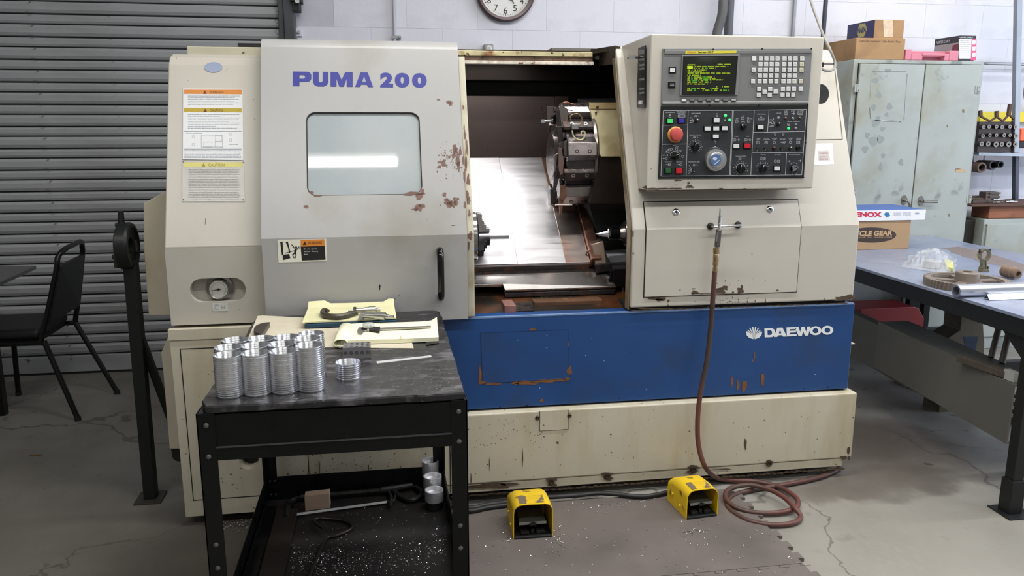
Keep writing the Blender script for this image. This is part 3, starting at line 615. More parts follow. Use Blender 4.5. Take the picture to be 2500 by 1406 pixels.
for k in range(6): greek(mb, lambda x, y, o: HS(x, y, o), 2000, 2022, 371+3.6*k, 1, rn2, .0019)
mb.build('small_print', M('print_faded_red', (170, 130, 128), .5, var=0), stk, kind='stuff')
# --- header over the opening, beam to the front and roof
grime = M('oily_brown_grime', (98, 80, 66), .4, .2, var=.35, vs=20, col2=(122, 78, 48), c2=(.55, .7), c2s=9, c2st=(1, 1, 3), col3=(40, 30, 24), c3=(.60, .66), c3s=50)
HY = 3.19
zt, z1_, z2_, zb = [P(1290, y, Y=HY).z for y in (125, 137, 150, 157)]
xh = P(1447, 140, Y=HY).x
MB().box(-.38, xh, HY, 3.225, z1_, zt).build('header_strip', M('yellowed_header', (188, 178, 140), .4, .1, var=.25, vs=14, st=(1, 1, 1), col2=(128, 78, 46), c2=(.54, .62), c2s=12, col3=(60, 44, 34), c3=(.64, .70), c3s=55), LT, bev=.002)
MB().box(-.38, xh+.002, HY+.006, 3.3, z2_, z1_).build('header_strip', grime, LT, bev=.001)
MB().box(-.38, xh+.004, HY-.004, 3.22, zb, z2_+.001).build('header_lip', M('worn_lip', (214, 206, 192), .5, .2, var=.3, vs=50, col2=(110, 70, 50), c2=(.6, .7), c2s=50), LT, bev=.001)
MB().box(-.38, xh, HY+.02, 3.9, zt, zt+.006).build('roof_sheet', darkprimer, LT)
MB().box(xh-.16, xh+.02, 3.22, 3.4, zt+.006, zt+.017).build('roof_block', M('grey_block', (100, 98, 94), .5, var=.1), LT, bev=.001)
fa = HS(1513, 112); 
MB().prism([(3.0, 1.60), (3.0, 1.668), (HY+.03, 1.676), (HY+.03, zb)], 'x', XRL-.004, XRL+.02).build('roof_beam', M('dark_beam', (52, 40, 33), .5, .2, var=.3, vs=12, col3=(180, 176, 168), c3=(.68, .74), c3s=60), LT, bev=.002)
MB().box(xh, 1.16, HY+.03, 3.9, 1.652, 1.676).build('roof_sheet', darkprimer, LT)
MB().prism([(xh, HY+.001), (XRL+.01, 3.02), (XRL+.01, HY+.06), (xh, HY+.06)], 'z', 1.655, 1.672).build('roof_sheet', M('dark_beam'), LT)
# --- interior
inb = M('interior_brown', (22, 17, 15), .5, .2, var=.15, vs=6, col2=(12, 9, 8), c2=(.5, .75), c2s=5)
XI0, XI1, YI = -.28, 1.15, 3.62
EP = [(2.80, .62), (2.80, 1.0), (3.065, 1.60), (3.1, 1.64), (YI, 1.64), (YI, .62)]
MB().prism(EP, 'x', XI0-.01, XI0).prism(EP, 'x', XI1, XI1+.01).box(XI0, XI1, YI, YI+.01, .62, 1.66).box(XI0, XI1, 2.80, YI, .60, .62).build('enclosure', inb, LT)
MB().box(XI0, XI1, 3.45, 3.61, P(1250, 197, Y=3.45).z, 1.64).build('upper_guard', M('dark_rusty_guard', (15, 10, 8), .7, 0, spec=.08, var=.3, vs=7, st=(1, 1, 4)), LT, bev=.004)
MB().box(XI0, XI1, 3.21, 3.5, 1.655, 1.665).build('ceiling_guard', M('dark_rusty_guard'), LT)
sx1 = P(1352, 300, Y=3.52).x
MB().box(XI0, sx1, 3.52, 3.53, 1.15, 1.50).build('back_sheet', M('dull_brushed_sheet', (74, 64, 62), .42, .7, var=.08, vs=3, st=(1, 1, 1), col3=(40, 34, 32), c3=(.68, .74), c3s=40), LT)
MB().box(sx1+.002, sx1+.06, 3.50, 3.53, 1.15, 1.50).build('back_post', M('dark_brushed_sheet', (60, 50, 46), .4, .6, var=.1), LT)
# slanted way cover
ct = P(1250, 385, Y=3.515); cb = P(1300, 643, Y=3.0)
cd = (Vector((0, 3.0, cb.z))-Vector((0, 3.515, ct.z))); cl = cd.length; cdir = cd.normalized(); cn = Vector((0, cdir.z, -cdir.y)); 
if cn.z < 0: cn = -cn
CX1 = P(1441, 640, Y=3.0).x
def CS(px, py, off=0): return onplane(px, py, Vector((0, 3.0, cb.z))+cn*off, cn)
cover = M('polished_way_cover', (206, 204, 208), .42, 1, var=.05, vs=3, st=(1, 10, 10), rvar=.05)
p0 = Vector((XI0, 3.515, ct.z)); p1 = Vector((CX1, 3.515, ct.z)); p2 = Vector((CX1, 3.0, cb.z)); p3 = Vector((XI0, 3.0, cb.z))
wc = MB().slab([p0-cn*.006, p1-cn*.006, p2-cn*.006, p3-cn*.006], -cn*.010).build('way_cover', cover, LT, bev=.001)
copper_refl = M('copper_reflection_cover', (186, 150, 132), .36, 1, var=.12, vs=3, st=(1, 4, 4), rvar=.05, col2=(206, 196, 192), c2=(.5, .7), c2s=3)  # copper-toned reflection on the last leaf, painted into its colour
xa_, xb_ = CS(1242, 520).x, CS(1372, 600).x
for a_, b_, o_, m_ in ((XI0, xa_, .0008, cover), (xa_+.0005, xb_, .0, cover), (xb_+.0005, CX1, -.0006, copper_refl)):
    A0 = Vector((a_, 3.515, ct.z)); A1 = Vector((b_, 3.515, ct.z)); A2 = Vector((b_, 3.0, cb.z)); A3 = Vector((a_, 3.0, cb.z))
    MB().slab([p+cn*o_ for p in (A0, A1, A2, A3)], -cn*.0035).build('cover_leaf', m_, wc, bev=.0008)
MB().box(XI0, CX1, 3.012, 3.03, cb.z-.035, cb.z-.004).build('cover_edge', darksteel, LT)
copper = M('copper_stained_steel', (136, 98, 82), .32, .8, var=.2, vs=9, st=(1, 3, 3), col2=(196, 160, 140), c2=(.6, .8), c2s=12)
CX2 = CX1+.045
MB().slab([p2+Vector((.002, 0, 0))+cn*.02, p2+Vector((.045, 0, 0))+cn*.02, p1+Vector((.045, 0, 0))+cn*.02, p1+Vector((.002, 0, 0))+cn*.02], -cn*.05).build('way_wiper', copper, LT, bev=.003)
q = [P(1455, 655, Y=2.985), P(1483, 650, Y=2.985), P(1479, 590, Y=2.99), P(1449, 598, Y=2.99)]
MB().slab([q[0], q[1], q[2]+Vector((0, .03, 0)), q[3]+Vector((0, .03, 0))], (0, .2, 0)).build('wiper_block', M('warm_grey_steel', (128, 112, 98), .35, .7, var=.15), LT, bev=.004)
MB().slab([P(x, y, Y=2.97) for x, y in ((1457, 668), (1496, 660), (1492, 642), (1452, 646))], (0, .1, 0)).build('wiper_foot', darksteel, LT, bev=.003)
mb = MB()
for x, y in ((1417, 541), (1431, 621)):
    p = CS(x, y, .002); mb.tube([p+Vector((0, 0, .0)), p+cn*.012+Vector((.004, 0, .004)), p+cn*.010+Vector((.012, 0, .010))], .0035, 8)
mb.build('swarf_curl', copper, LT, smooth=True)
# lower rail strip
rl = M('polished_lower_rail', (196, 192, 190), .26, 1, var=.06, vs=4, st=(1, 8, 8), col2=(96, 66, 54), c2=(.5, .7), c2s=5)
ra = P(1300, 667, Y=2.99); rb = P(1300, 706, Y=2.915); rs = P(1215, 694, Y=2.93)
xr = P(1498, 690, Y=2.95).x; xm = P(1232, 700, Y=2.92).x
MB().slab([(xm, 2.915, rb.z), (xr, 2.915, rb.z), (xr, 2.99, ra.z), (XI0, 2.99, ra.z), (XI0, 2.93, rs.z), (xm-.006, 2.93, rs.z)], (0, .01, -.012)).build('lower_rail', rl, LT, bev=.0015)
MB().box(XI0, xr, 2.992, 3.02, ra.z-.01, ra.z+.008).build('rail_back', darksteel, LT)
MB().box(xm, xr, 2.918, 2.99, rb.z-.03, rb.z-.012).build('rail_underside', darksteel, LT, bev=.002)
oily = M('oily_tray', (54, 46, 40), .3, .5, var=.3, vs=8, col2=(120, 72, 40), c2=(.5, .7), c2s=6, col3=(150, 130, 100), c3=(.66, .74), c3s=30)
MB().slab([(XI0, 2.80, .70), (XI1, 2.80, .70), (XI1, 3.1, .775), (XI0, 3.1, .775)], (0, 0, -.03)).build('chip_tray', oily, LT)
a0 = P(1232, 770, Y=2.80); a1 = P(1258, 742, Y=2.82)
MB().box(a0.x, a1.x, 2.80, 2.9, a0.z, a1.z).build('casting_block', M('pinkish_casting', (136, 98, 90), .6, .2, var=.2, vs=40), LT, bev=.003)
a0 = P(1258, 768, Y=2.805); a1 = P(1305, 756, Y=2.805); a2 = P(1305, 742, Y=2.83)
MB().hexa([(a0.x, 2.805, a0.z), (a1.x, 2.805, a0.z), (a1.x, 2.88, a0.z), (a0.x, 2.88, a0.z), (a0.x, 2.805, a1.z), (a1.x, 2.805, a1.z), (a1.x, 2.87, a2.z), (a0.x, 2.87, a2.z)]).build('casting_block', darksteel, LT, bev=.002)
a0 = P(1306, 768, Y=2.83); a1 = P(1470, 730, Y=2.86)
MB().box(a0.x, a1.x, 2.85, 2.95, a0.z, a1.z).build('rusty_casting', M('rusty_iron', (92, 62, 40), .7, .2, var=.3, vs=10, col2=(156, 136, 98), c2=(.58, .72), c2s=16), LT, bev=.004)
# --- tailstock and quill
qc = P(1500, 571, Y=3.02); ax = Vector((-1, 0, 0)); O = Vector((P(1548, 571, Y=3.02).x, 3.02, P(1500, 570, Y=3.02).z))
def tx(px): return O.x-P(px, 571, Y=3.02).x
ts = MB().lathe(O, ax, [(-.16, .055), (0, .055), (tx(1533), .052), (tx(1522), .046), (tx(1522), .030), (tx(1514), .026), (tx(1510), .022)], 32).build('tailstock_quill', M('worn_steel', (150, 140, 136), .25, .95, var=.12, vs=20), LT, smooth=True)
MB().lathe(O+ax*tx(1512), ax, [(0, .023), (tx(1484)-tx(1512), .023)], 24).build('quill_sleeve', black, ts, smooth=True)
MB().lathe(O+ax*tx(1487), ax, [(0, .0235), (.006, .0235), (.008, .019), (.012, .018), (tx(1453)-tx(1487), .0008)], 28).build('live_centre', chrome, ts, smooth=True)
mb = MB()
for k in range(8):
    a = R(45*k+20); c = O+ax*(tx(1532))+Vector((0, math.cos(a), math.sin(a)))*.042; mb.lathe(c, ax, [(0, .005), (.002, .005), (.002, .003)], 8)
mb.build('flange_screw', darksteel, ts)
qd = [P(x, y, Y=3.05) for x, y in ((1490, 640), (1552, 637), (1552, 588), (1478, 592))]
MB().slab([qd[0], qd[1], qd[2]+Vector((0, .1, 0)), qd[3]+Vector((0, .1, 0))], (0, .02, -.03)).build('tailstock_base', M('silver_plate', (160, 162, 168), .4, .2, var=.05), LT, bev=.002)
MB().slab([P(x, y, Y=3.1) for x, y in ((1478, 640), (1552, 640), (1552, 505), (1440, 505))], (0, .4, 0)).build('tailstock_body', blackmat, LT)
a0 = P(1496, 702, Y=2.93); a1 = P(1548, 656, Y=2.93)
kb = MB().box(a0.x, a1.x, 2.93, 3.05, a0.z, a1.z).prism([(a0.x-.018, a0.z+.004), (a0.x, a0.z), (a0.x, a1.z), (a0.x-.008, a1.z-.006)], 'y', 2.935, 3.04).build('clamp_block', M('gun_black', (34, 30, 32), .25, .6, var=.1), LT, bev=.003)
c = P(1521, 712, Y=2.95); MB().lathe((c.x, 2.95, c.z+.018), (0, 0, -1), [(0, .004), (.012, .004), (.012, .008), (.018, .008), (.018, .005), (.034, .005), (.036, .013), (.05, .012)], 18).build('clamp_screw', M('worn_steel'), kb, smooth=True)
# --- chuck (mostly behind the door) and the bar it grips
CO = Vector((P(1163, 577, Y=3.02).x, 3.02, O.z))
ck = MB().lathe(CO+Vector((-.25, 0, 0)), (1, 0, 0), [(0, .096), (.245, .096), (.25, .092), (.25, .03), (.246, .03)], 48).build('chuck', M('polished_chuck', (168, 166, 166), .2, 1, var=.05), LT, smooth=True)
for k, ang in enumerate((90, 210, 330)):
    a = R(ang+6); rd = Vector((0, math.cos(a), math.sin(a))); tn = Vector((0, -math.sin(a), math.cos(a))); b = CO
    prof = [(0, .022), (.05, .022), (.05, .034), (.036, .034), (.036, .05), (.028, .05), (.028, .066), (.02, .066), (.02, .09), (0, .095)]
    MB().loft([[b+Vector((h, 0, 0))+rd*r-tn*.017 for h, r in prof], [b+Vector((h, 0, 0))+rd*r+tn*.017 for h, r in prof]]).build('chuck_jaw', black if k else steel, ck, bev=.001)
wk = thing('turned_workpiece', 'short bright turned aluminium bar gripped in the chuck beside the open door edge', 'metal bar', CO)
MB().lathe(CO+Vector((.002, 0, 0)), (1, 0, 0), [(0, .020), (tx(1163)-tx(1193), .020), (tx(1163)-tx(1193), .0135), (tx(1163)-tx(1240), .0135), (tx(1163)-tx(1240)+.001, .0125)], 32).build('bar', M('bright_aluminium', (205, 205, 208), .28, 1, var=.04), wk, smooth=True)
# --- turret housing
yl = M('oily_yellowed_paint', (176, 166, 130), .35, .1, var=.12, vs=9, col2=(120, 96, 60), c2=(.5, .75), c2s=7)
t0 = [P(x, y, Y=yy) for x, y, yy in ((1467, 383, 3.02), (1552, 383, 3.02), (1552, 250, 3.12), (1437, 250, 3.12))]
th = MB().slab(t0, (0, .3, 0)).build('turret_housing', yl, LT, bev=.004)
t1_ = [P(x, y, Y=yy) for x, y, yy in ((1441, 266, 3.108), (1552, 266, 3.108), (1552, 250, 3.115), (1437, 250, 3.115))]
MB().slab(t1_, (0, -.004, 0)).build('housing_band', M('oily_yellow_dark', (150, 130, 88), .4, .1, var=.2, vs=14), th, bev=.001)
MB().slab([P(1552, 249, Y=3.12), P(1436, 249, Y=3.12), P(1410, 240, Y=3.35), P(1552, 238, Y=3.35)], (0, 0, -.02)).build('housing_top', M('black_grease', (20, 19, 18), .5, .2, var=.4, vs=60, col2=(110, 108, 104), c2=(.68, .74), c2s=90), th)
MB().slab([P(x, y, Y=3.03) for x, y in ((1440, 505), (1552, 505), (1552, 384), (1462, 384))], (0, .35, 0)).build('housing_lower', M('dark_oily_brown', (40, 30, 24), .4, .3, var=.3, vs=8), th)
MB().slab([P(x, y, Y=3.02) for x, y in ((1440, 512), (1552, 510), (1552, 497), (1440, 497))], (0, .1, 0)).build('housing_ledge', M('dark_rusty_guard'), th, bev=.001)
mb = MB()
for x, y in ((1460, 261), (1456, 275), (1519, 272)): p = P(x, y, Y=3.09); mb.lathe(p+Vector((0, .02, 0)), (0, -1, 0), [(0, .004), (.017, .004), (.019, .002)], 10)
mb.build('housing_screw', darksteel, th)
# --- turret: ten-sided drum on a left-right axis with tool blocks
TC = Vector((0, 3.22, P(1405, 385, Y=3.03).z)); TR = (P(1405, 262, Y=3.14).z-P(1405, 515, Y=3.14).z)/2-.004
tx0 = P(1385, 385, Y=3.04).x; tx1 = P(1452, 385, Y=3.04).x
NS = 12
def tp(x, r, a): return Vector((x, TC.y-r*math.cos(a), TC.z+r*math.sin(a)))   # a=0 faces the viewer
drum = MB().loft([[tp(tx0, TR*.93, R(360*(k+.5)/NS)) for k in range(NS)], [tp(tx1, TR*.93, R(360*(k+.5)/NS)) for k in range(NS)]]).build('tool_turret', M('turret_steel', (84, 78, 80), .25, .9, var=.15, vs=20, col2=(120, 86, 72), c2=(.6, .75), c2s=12), LT, bev=.002)
MB().lathe((tx1-.002, TC.y, TC.z), (1, 0, 0), [(0, TR*.97), (.010, TR*.99), (.018, TR*.95), (.020, TR*.7), (.05, TR*.66)], 48).build('turret_flange', M('worn_steel'), drum, smooth=True)
MB().lathe((tx0+.001, TC.y, TC.z), (-1, 0, 0), [(0, TR*.72), (.012, TR*.72), (.016, TR*.5), (.03, TR*.45), (.034, TR*.1)], 40).build('turret_face', darksteel, drum, smooth=True)
hb = M('holder_steel', (150, 142, 142), .24, .9, var=.12, vs=20, rvar=.08)
for k in range(-4, 5):
    a = R(30*k+10); ra_ = Vector((0, -math.cos(a), math.sin(a))); tg = Vector((0, math.sin(a), math.cos(a)))
    c = Vector((0, TC.y, TC.z))+ra_*TR*.93; w = .046 if k % 2 == 0 else .024; hgt = .014 if k % 2 else .030
    x0 = tx0-.004-(.01 if k % 2 else 0); x1 = tx1-.002
    mb = MB(); mb.loft([[Vector((x, 0, 0))+c+tg*s+ra_*h for s, h in ((-w, -.01), (-w, hgt*.5), (-w*.6, hgt), (w*.45, hgt), (w, hgt*.2), (w, -.01))] for x in (x0, x1)])
    hb_o = mb.build('tool_holder', hb if k % 2 == 0 else darksteel, drum, bev=.0015)
    mb = MB()
    for xx in (.3, .75):
        for sgn in ((-.28,) if k % 2 == 0 else (0,)):
            p = c+tg*(w*sgn)+ra_*hgt+Vector((x0+(x1-x0)*xx, 0, 0)); mb.lathe(p-ra_*.002, ra_, [(0, .0078), (.003, .0078), (.003, .0042), (.0005, .0038)], 14)
    mb.build('cap_screw', steel if k % 2 else darksteel, hb_o, smooth=True)
    # radial blade of the tool block on the front face
    mb = MB(); q0_ = c+Vector((x0, 0, 0)); ln = .028 if k % 2 else .016
    mb.loft([[q0_+Vector((-h, 0, 0))+tg*s+ra_*r_ for h, s in ((0, -w*.7), (ln, -w*.5), (ln*.8, w*.6), (0, w*.7))] for r_ in (-.05, .012)])
    mb.build('tool_wedge', darksteel, drum, bev=.001)
# boring bar pointing left from the upper holder
bb0 = P(1368, 293, Y=3.12); bb1 = P(1322, 295, Y=3.12)
bb = MB().cyl((bb0.x, 3.12, bb0.z), (bb1.x+.01, 3.12, bb1.z), .0052, 16).box(bb1.x-.002, bb1.x+.011, 3.112, 3.128, bb1.z-.007, bb1.z+.006).build('boring_bar', chrome, drum, smooth=True)
a0 = P(1349, 303, Y=3.11); a1 = P(1361, 283, Y=3.11)
MB().box(a0.x, a1.x+.03, 3.10, 3.14, a0.z, a1.z).lathe(((a0.x+a1.x)/2, 3.12, a1.z), (0, 0, 1), [(0, .006), (.006, .006)], 10).build('bar_holder', M('gun_black'), drum, bev=.001)
# thin vertical blade plates at the upper front
for (pts_, mt, yy) in (([(1358, 270), (1366, 268), (1376, 340), (1362, 352)], darksteel, 3.06), ([(1364, 262), (1372, 256), (1388, 268), (1386, 300), (1380, 338), (1374, 338)], M('worn_steel'), 3.08),
        ([(1352, 380), (1362, 374), (1356, 418), (1353, 418)], hb, 3.05), ([(1353, 420), (1363, 410), (1366, 430), (1356, 470), (1350, 462)], darksteel, 3.04),
        ([(1364, 360), (1371, 362), (1377, 395), (1374, 425), (1367, 428), (1364, 400)], M('pink_steel', (150, 124, 118), .3, .9, var=.08), 3.02), ([(1368, 455), (1380, 450), (1384, 478), (1376, 492), (1366, 485)], copper, 3.04), ([(1364, 486), (1376, 488), (1372, 520), (1366, 524)], copper, 3.05)):
    MB().slab([P(x, y, Y=yy) for x, y in pts_], (.006, .03, 0)).build('tool_blade', mt, drum, bev=.0008)
a0 = P(1357, 500, Y=3.03); a1 = P(1384, 500, Y=3.03); MB().cyl((a0.x, 3.03, a0.z), (a1.x+.02, 3.03, a1.z), .0038, 12).build('drill_shank', M('pale_steel', (200, 185, 175), .25, .9, var=.05), drum, smooth=True)
# coolant tubes
cop = M('copper_tube', (186, 130, 106), .25, 1, var=.05); ivory = M('ivory_tube', (206, 198, 160), .35, .1, var=.05)
MB().tube(smoothpath([P(x, y, Y=3.03) for x, y in ((1393, 295), (1393, 284), (1400, 279), (1411, 278), (1420, 286), (1420, 297), (1415, 304))], 6), .0022, 8).build('coolant_tube', brass, drum, smooth=True)
MB().tube(smoothpath([P(x, y, Y=3.02) for x, y in ((1397, 318), (1400, 332), (1409, 340), (1421, 341), (1428, 332), (1427, 322), (1420, 321), (1419, 328))], 6), .0030, 8).build('coolant_tube', ivory, drum, smooth=True)
MB().tube(smoothpath([P(x, y, Y=3.10) for x, y in ((1372, 252), (1382, 249), (1392, 252), (1404, 256))], 6), .0026, 8).build('coolant_tube', cop, drum, smooth=True)
a0 = P(1394, 316, Y=3.05); a1 = P(1412, 302, Y=3.05); MB().box(a0.x, a1.x, 3.04, 3.06, a0.z, a1.z).build('nozzle_block', steel, drum, bev=.002)
a0 = P(1411, 306, Y=3.04); a1 = P(1436, 306, Y=3.04); MB().cyl(a0, a1, .002, 8).build('nozzle_pin', steel, drum)
# worklight inside the cabin, above the chuck
wl = MB().cyl((-.02, 3.27, 1.642), (.58, 3.27, 1.642), .010, 14).cyl((-.02, 3.36, 1.646), (.58, 3.36, 1.646), .008, 14).build('work_lamp', tubem, LT)
ld = bpy.data.lights.new('work_lamp_light', 'AREA'); ld.shape = 'RECTANGLE'; ld.size = .70; ld.size_y = .16; ld.energy = 11; ld.color = (1, .98, .95)
lo = bpy.data.objects.new('work_lamp_light', ld); COL.objects.link(lo); lo.location = (.24, 3.312, 1.634)
# ================================================================ sliding door
mb = MB()
vtop = .685
wv = lambda px, py: (DS(px, py).z-ZC)/.9227
wu0 = DS(748, 370).x; wu1 = (DS(1025, 300).x+DS(1031, 450).x)/2; wv1 = wv(890, 273.5); wv0 = wv(890, 476)
DX0, DX1 = -.408, .2735
fn = lambda u, v, w: Vector((u, YDR, ZC))+SD*v+SN*w
plate(mb, [(DX0, 0), (DX1, 0), (DX1, vtop), (DX0, vtop)], [rrect(wu0, wu1, wv0, wv1, .032, 8)], fn, .022)
sdoor = None
zl = .712
body = MB(); body.v = mb.v; body.f = mb.f
e = fn(0, vtop, 0); arc = []
# rounded top
cen = Vector((0, e.y, e.z))-SN*.05
for k in range(7):
    a = R(8+ (82-8-0)*k/6*1.0)
    # rotate SN toward +z
    d = Vector((0, SN.y*math.cos(R(10*k))+SN.z*math.sin(R(10*k)), SN.z*math.cos(R(10*k))-SN.y*math.sin(R(10*k))))
    arc.append(cen+d*.05)
last = arc[-1]; prof = [(p.y, p.z) for p in arc]+[(3.16, last.z+.004), (3.16, last.z-.02)]+[(p.y+.012, p.z-.02) for p in reversed(arc)]
body.prism(prof, 'x', DX0, DX1)
body.prism([(YDR, zl), (YDR, ZC), (YDR+.02, ZC), (YDR+.02, zl)], 'x', DX0, DX1)
for xa, xb in ((DX0, DX0+.012), (DX1-.012, DX1)):
    body.prism([(YDR+.001, zl), (YDR+.001, ZC), (e.y+.001, e.z), (e.y+.08, e.z), (YDR+.05, ZC), (YDR+.05, zl)], 'x', xa, xb)
sdoor = body.build('sliding_door', doorgrey, LT, bev=0)
# glazing, handle, strip
g = MB(); gm = M('hazy_window', (150, 158, 162), .55, var=.04, vs=3, coat=1, coatr=.035, col2=(176, 180, 180), c2=(.5, .8), c2s=2)
g.slab([fn(wu0-.008, wv0-.008, -.009), fn(wu1+.008, wv0-.008, -.009), fn(wu1+.008, wv1+.008, -.009), fn(wu0-.008, wv1+.008, -.009)], -SN*.005)
g.build('window_pane', gm, sdoor)
ga = MB(); plate(ga, rrect(wu0+.0005, wu1-.0005, wv0+.0005, wv1-.0005, .0315, 8), [rrect(wu0+.0035, wu1-.0035, wv0+.0035, wv1-.0035, .029, 8)], lambda u, v, w: fn(u, v, w-.005), .004); ga.build('window_gasket', rubber, sdoor)
hx = P(1076, 670, Y=YDR-.04).x; hz1 = P(1075, 612, Y=YDR-.02).z; hz0 = P(1076, 727, Y=YDR-.03).z
hpts = smoothpath([(hx, YDR, hz1-.002), (hx, YDR-.028, hz1), (hx, YDR-.044, hz1-.018), (hx, YDR-.046, hz1-.05), (hx, YDR-.046, hz0+.04), (hx, YDR-.044, hz0+.016), (hx, YDR-.028, hz0), (hx, YDR, hz0)], 8)
MB().tube(hpts, .0118, 16).build('door_handle', M('gloss_black', (10, 10, 11), .12, var=0), sdoor, smooth=True)
sp = [(YDR+.022, zl+.002), (YDR+.022, ZC), (YDR+.022+.3856*.66, ZC+.9227*.66), (YDR+.06+.3856*.66, ZC+.9227*.66), (YDR+.065, ZC), (YDR+.065, zl+.002)]
MB().prism(sp, 'x', DX1+.0005, DX1+.026).build('door_edge_strip', cream2, sdoor, bev=.003)
fe = lambda x, y: (lambda p: p if p.z > ZC else P(x, y, Y=YDR+.0215))(onplane(x, y, Vector((0, YDR+.0215, ZC)), SN))
chips('bare_patch', sdoor, fe, [(1131, 262, 2, 5), (1135, 330, 3, 12), (1139, 360, 3, 22), (1138, 400, 3, 20), (1143, 440, 3.5, 14), (1141, 480, 3, 16), (1145, 490, 4, 12), (1146, 520, 3, 8), (1148, 575, 5, 10), (1144, 600, 2.5, 12), (1133, 310, 1.5, 8)], primer, 41)
chips('bare_patch', sdoor, lambda x, y: DP(x, y, .0006), [(1096, 249, 7, 5), (1100, 253, 5, 5), (1071, 243, 4, 1.6), (1111, 365, 6, 13), (1117, 390, 5, 16), (1108, 380, 5, 6), (1124, 370, 3, 12), (1120, 405, 4, 12), (1080, 396, 9, 5), (1085, 403, 9, 3), (1072, 408, 5, 4), (1068, 419, 1.5, 3), (1074, 440, 1.5, 1),
    (1085, 474, 5, 5), (1092, 492, 9, 6), (1105, 497, 13, 8), (1112, 486, 7, 5), (1098, 500, 8, 6), (1090, 487, 5, 4), (1022, 507, 10, 10), (1031, 502, 7, 5), (1015, 510, 8, 3), (748, 504, 6, 4), (1135, 500, 3, 8), (1134, 430, 3, 16), (1131, 390, 3, 10),
    (1095, 380, 25, 25, 40, 2.0), (1110, 400, 20, 40, 50, 2.0), (1100, 490, 18, 14, 25, 1.8), (1010, 473, 25, 4), (1024, 480, 9, 7), (1030, 468, 5, 9), (776, 478, 10, 2), (760, 470, 6, 3), (1043, 535, 1, 1.3), (1106, 550, 5, 1)], primer, 42)
chips('dark_mark', sdoor, lambda x, y: DP(x, y, .0006), [(927, 699, 2.2, 4), (927, 705, 1.1, 4), (974, 720, 1.2, 1.2), (964, 729, 1, 1), (1040, 655, 1, 1)], dark, 43)
bl = M('puma_blue', (26, 34, 130), .4, var=.02)
mb = MB()
D3 = lambda x, y: DS(x, y, .0008)
letters = [('P', 715, 760), ('U', 764, 802), ('M', 807, 861), ('A', 867, 911), ('2', 928, 960), ('0', 964, 1000), ('0', 1006, 1042)]
for ch, x0, x1 in letters:
    yb = 210+(x0-715)*.0135; yt = 174.5+(x0-715)*.012; yb1 = 210+(x1-715)*.0135
    if ch in GL: glyph(mb, ch, D3, x0, x1, yb, yb1, 35.5)
    else: put_text(mb, ch, D3(x0, yb), D3(x1, yb1), D3(x0, yt), bold=.06)
mb.build('lettering', bl, sdoor)
# warning sticker on the door's lower facet
F = lambda x, y, o=.001: P(x, y, Y=YDR-o)
stk = MB().slab([F(x, y, .0012) for x, y in ((680, 641), (798, 637), (796, 583), (677, 586))], (0, .0011, 0)).build('warning_sticker', M('sticker_white', (218, 216, 204), .3, var=.02), sdoor)
Q = lambda mb, q, o: mb.add([F(x, y, o) for x, y in q], [tuple(range(len(q)))])
Q(MBo := MB(), [(734, 585.5), (792, 584), (793, 600), (734, 602)], .0015); MBo.build('orange_band', orange, stk)
MBo = MB(); Q(MBo, [(734, 602), (793, 600), (795, 634), (737, 636)], .0015); Q(MBo, [(684, 590), (690, 590), (692, 622), (688, 622)], .0015); Q(MBo, [(690, 622), (706, 620), (709, 630), (691, 635)], .0015)
Q(MBo, [(697, 590), (703, 590), (709, 616), (706, 618), (703, 604)], .0015)
# falling figure
fc = [(724, 603)]
Q(MBo, [(723+2.6*math.cos(k*.785), 603.5+2.6*math.sin(k*.785)) for k in range(8)], .0016)
for a, b, w in (((723, 607), (720, 618), 5), ((722, 609), (712, 597), 2), ((723, 609), (731, 602), 2), ((720, 617), (714, 622), 3), ((714, 622), (718, 630), 2), ((720, 617), (723, 622), 3), ((723, 622), (720, 631), 2), ((696, 618), (721, 611), 1.4), ((721, 611), (733, 606), .8)):
    d = Vector((b[0]-a[0], b[1]-a[1])); n = Vector((-d.y, d.x)).normalized()*w/2
    Q(MBo, [(a[0]-n.x, a[1]-n.y), (b[0]-n.x, b[1]-n.y), (b[0]+n.x, b[1]+n.y), (a[0]+n.x, a[1]+n.y)], .0016)
MBo.build('black_print', blackprint, stk)
mb = MB(); put_text(mb, 'WARNING', F(752, 597, .0019), F(786, 596, .0019), F(752, 589.5, .0019)); mb.add([F(x, y, .0019) for x, y in ((739, 598), (749, 597.6), (744, 589))], [(0, 1, 2)]); mb.build('lettering', M('print_dark_brown', (66, 30, 14), .5, var=0), stk)
mb = MB(); 
for s, y, x1 in (('Do  not  operate', 610.5, 774), ('without  shutting', 616.5, 776), ('door.', 623, 752)): put_text(mb, s, F(742, y, .0019), F(x1, y-.6, .0019), F(742, y-4.4, .0019))
mb.build('lettering', line, stk)
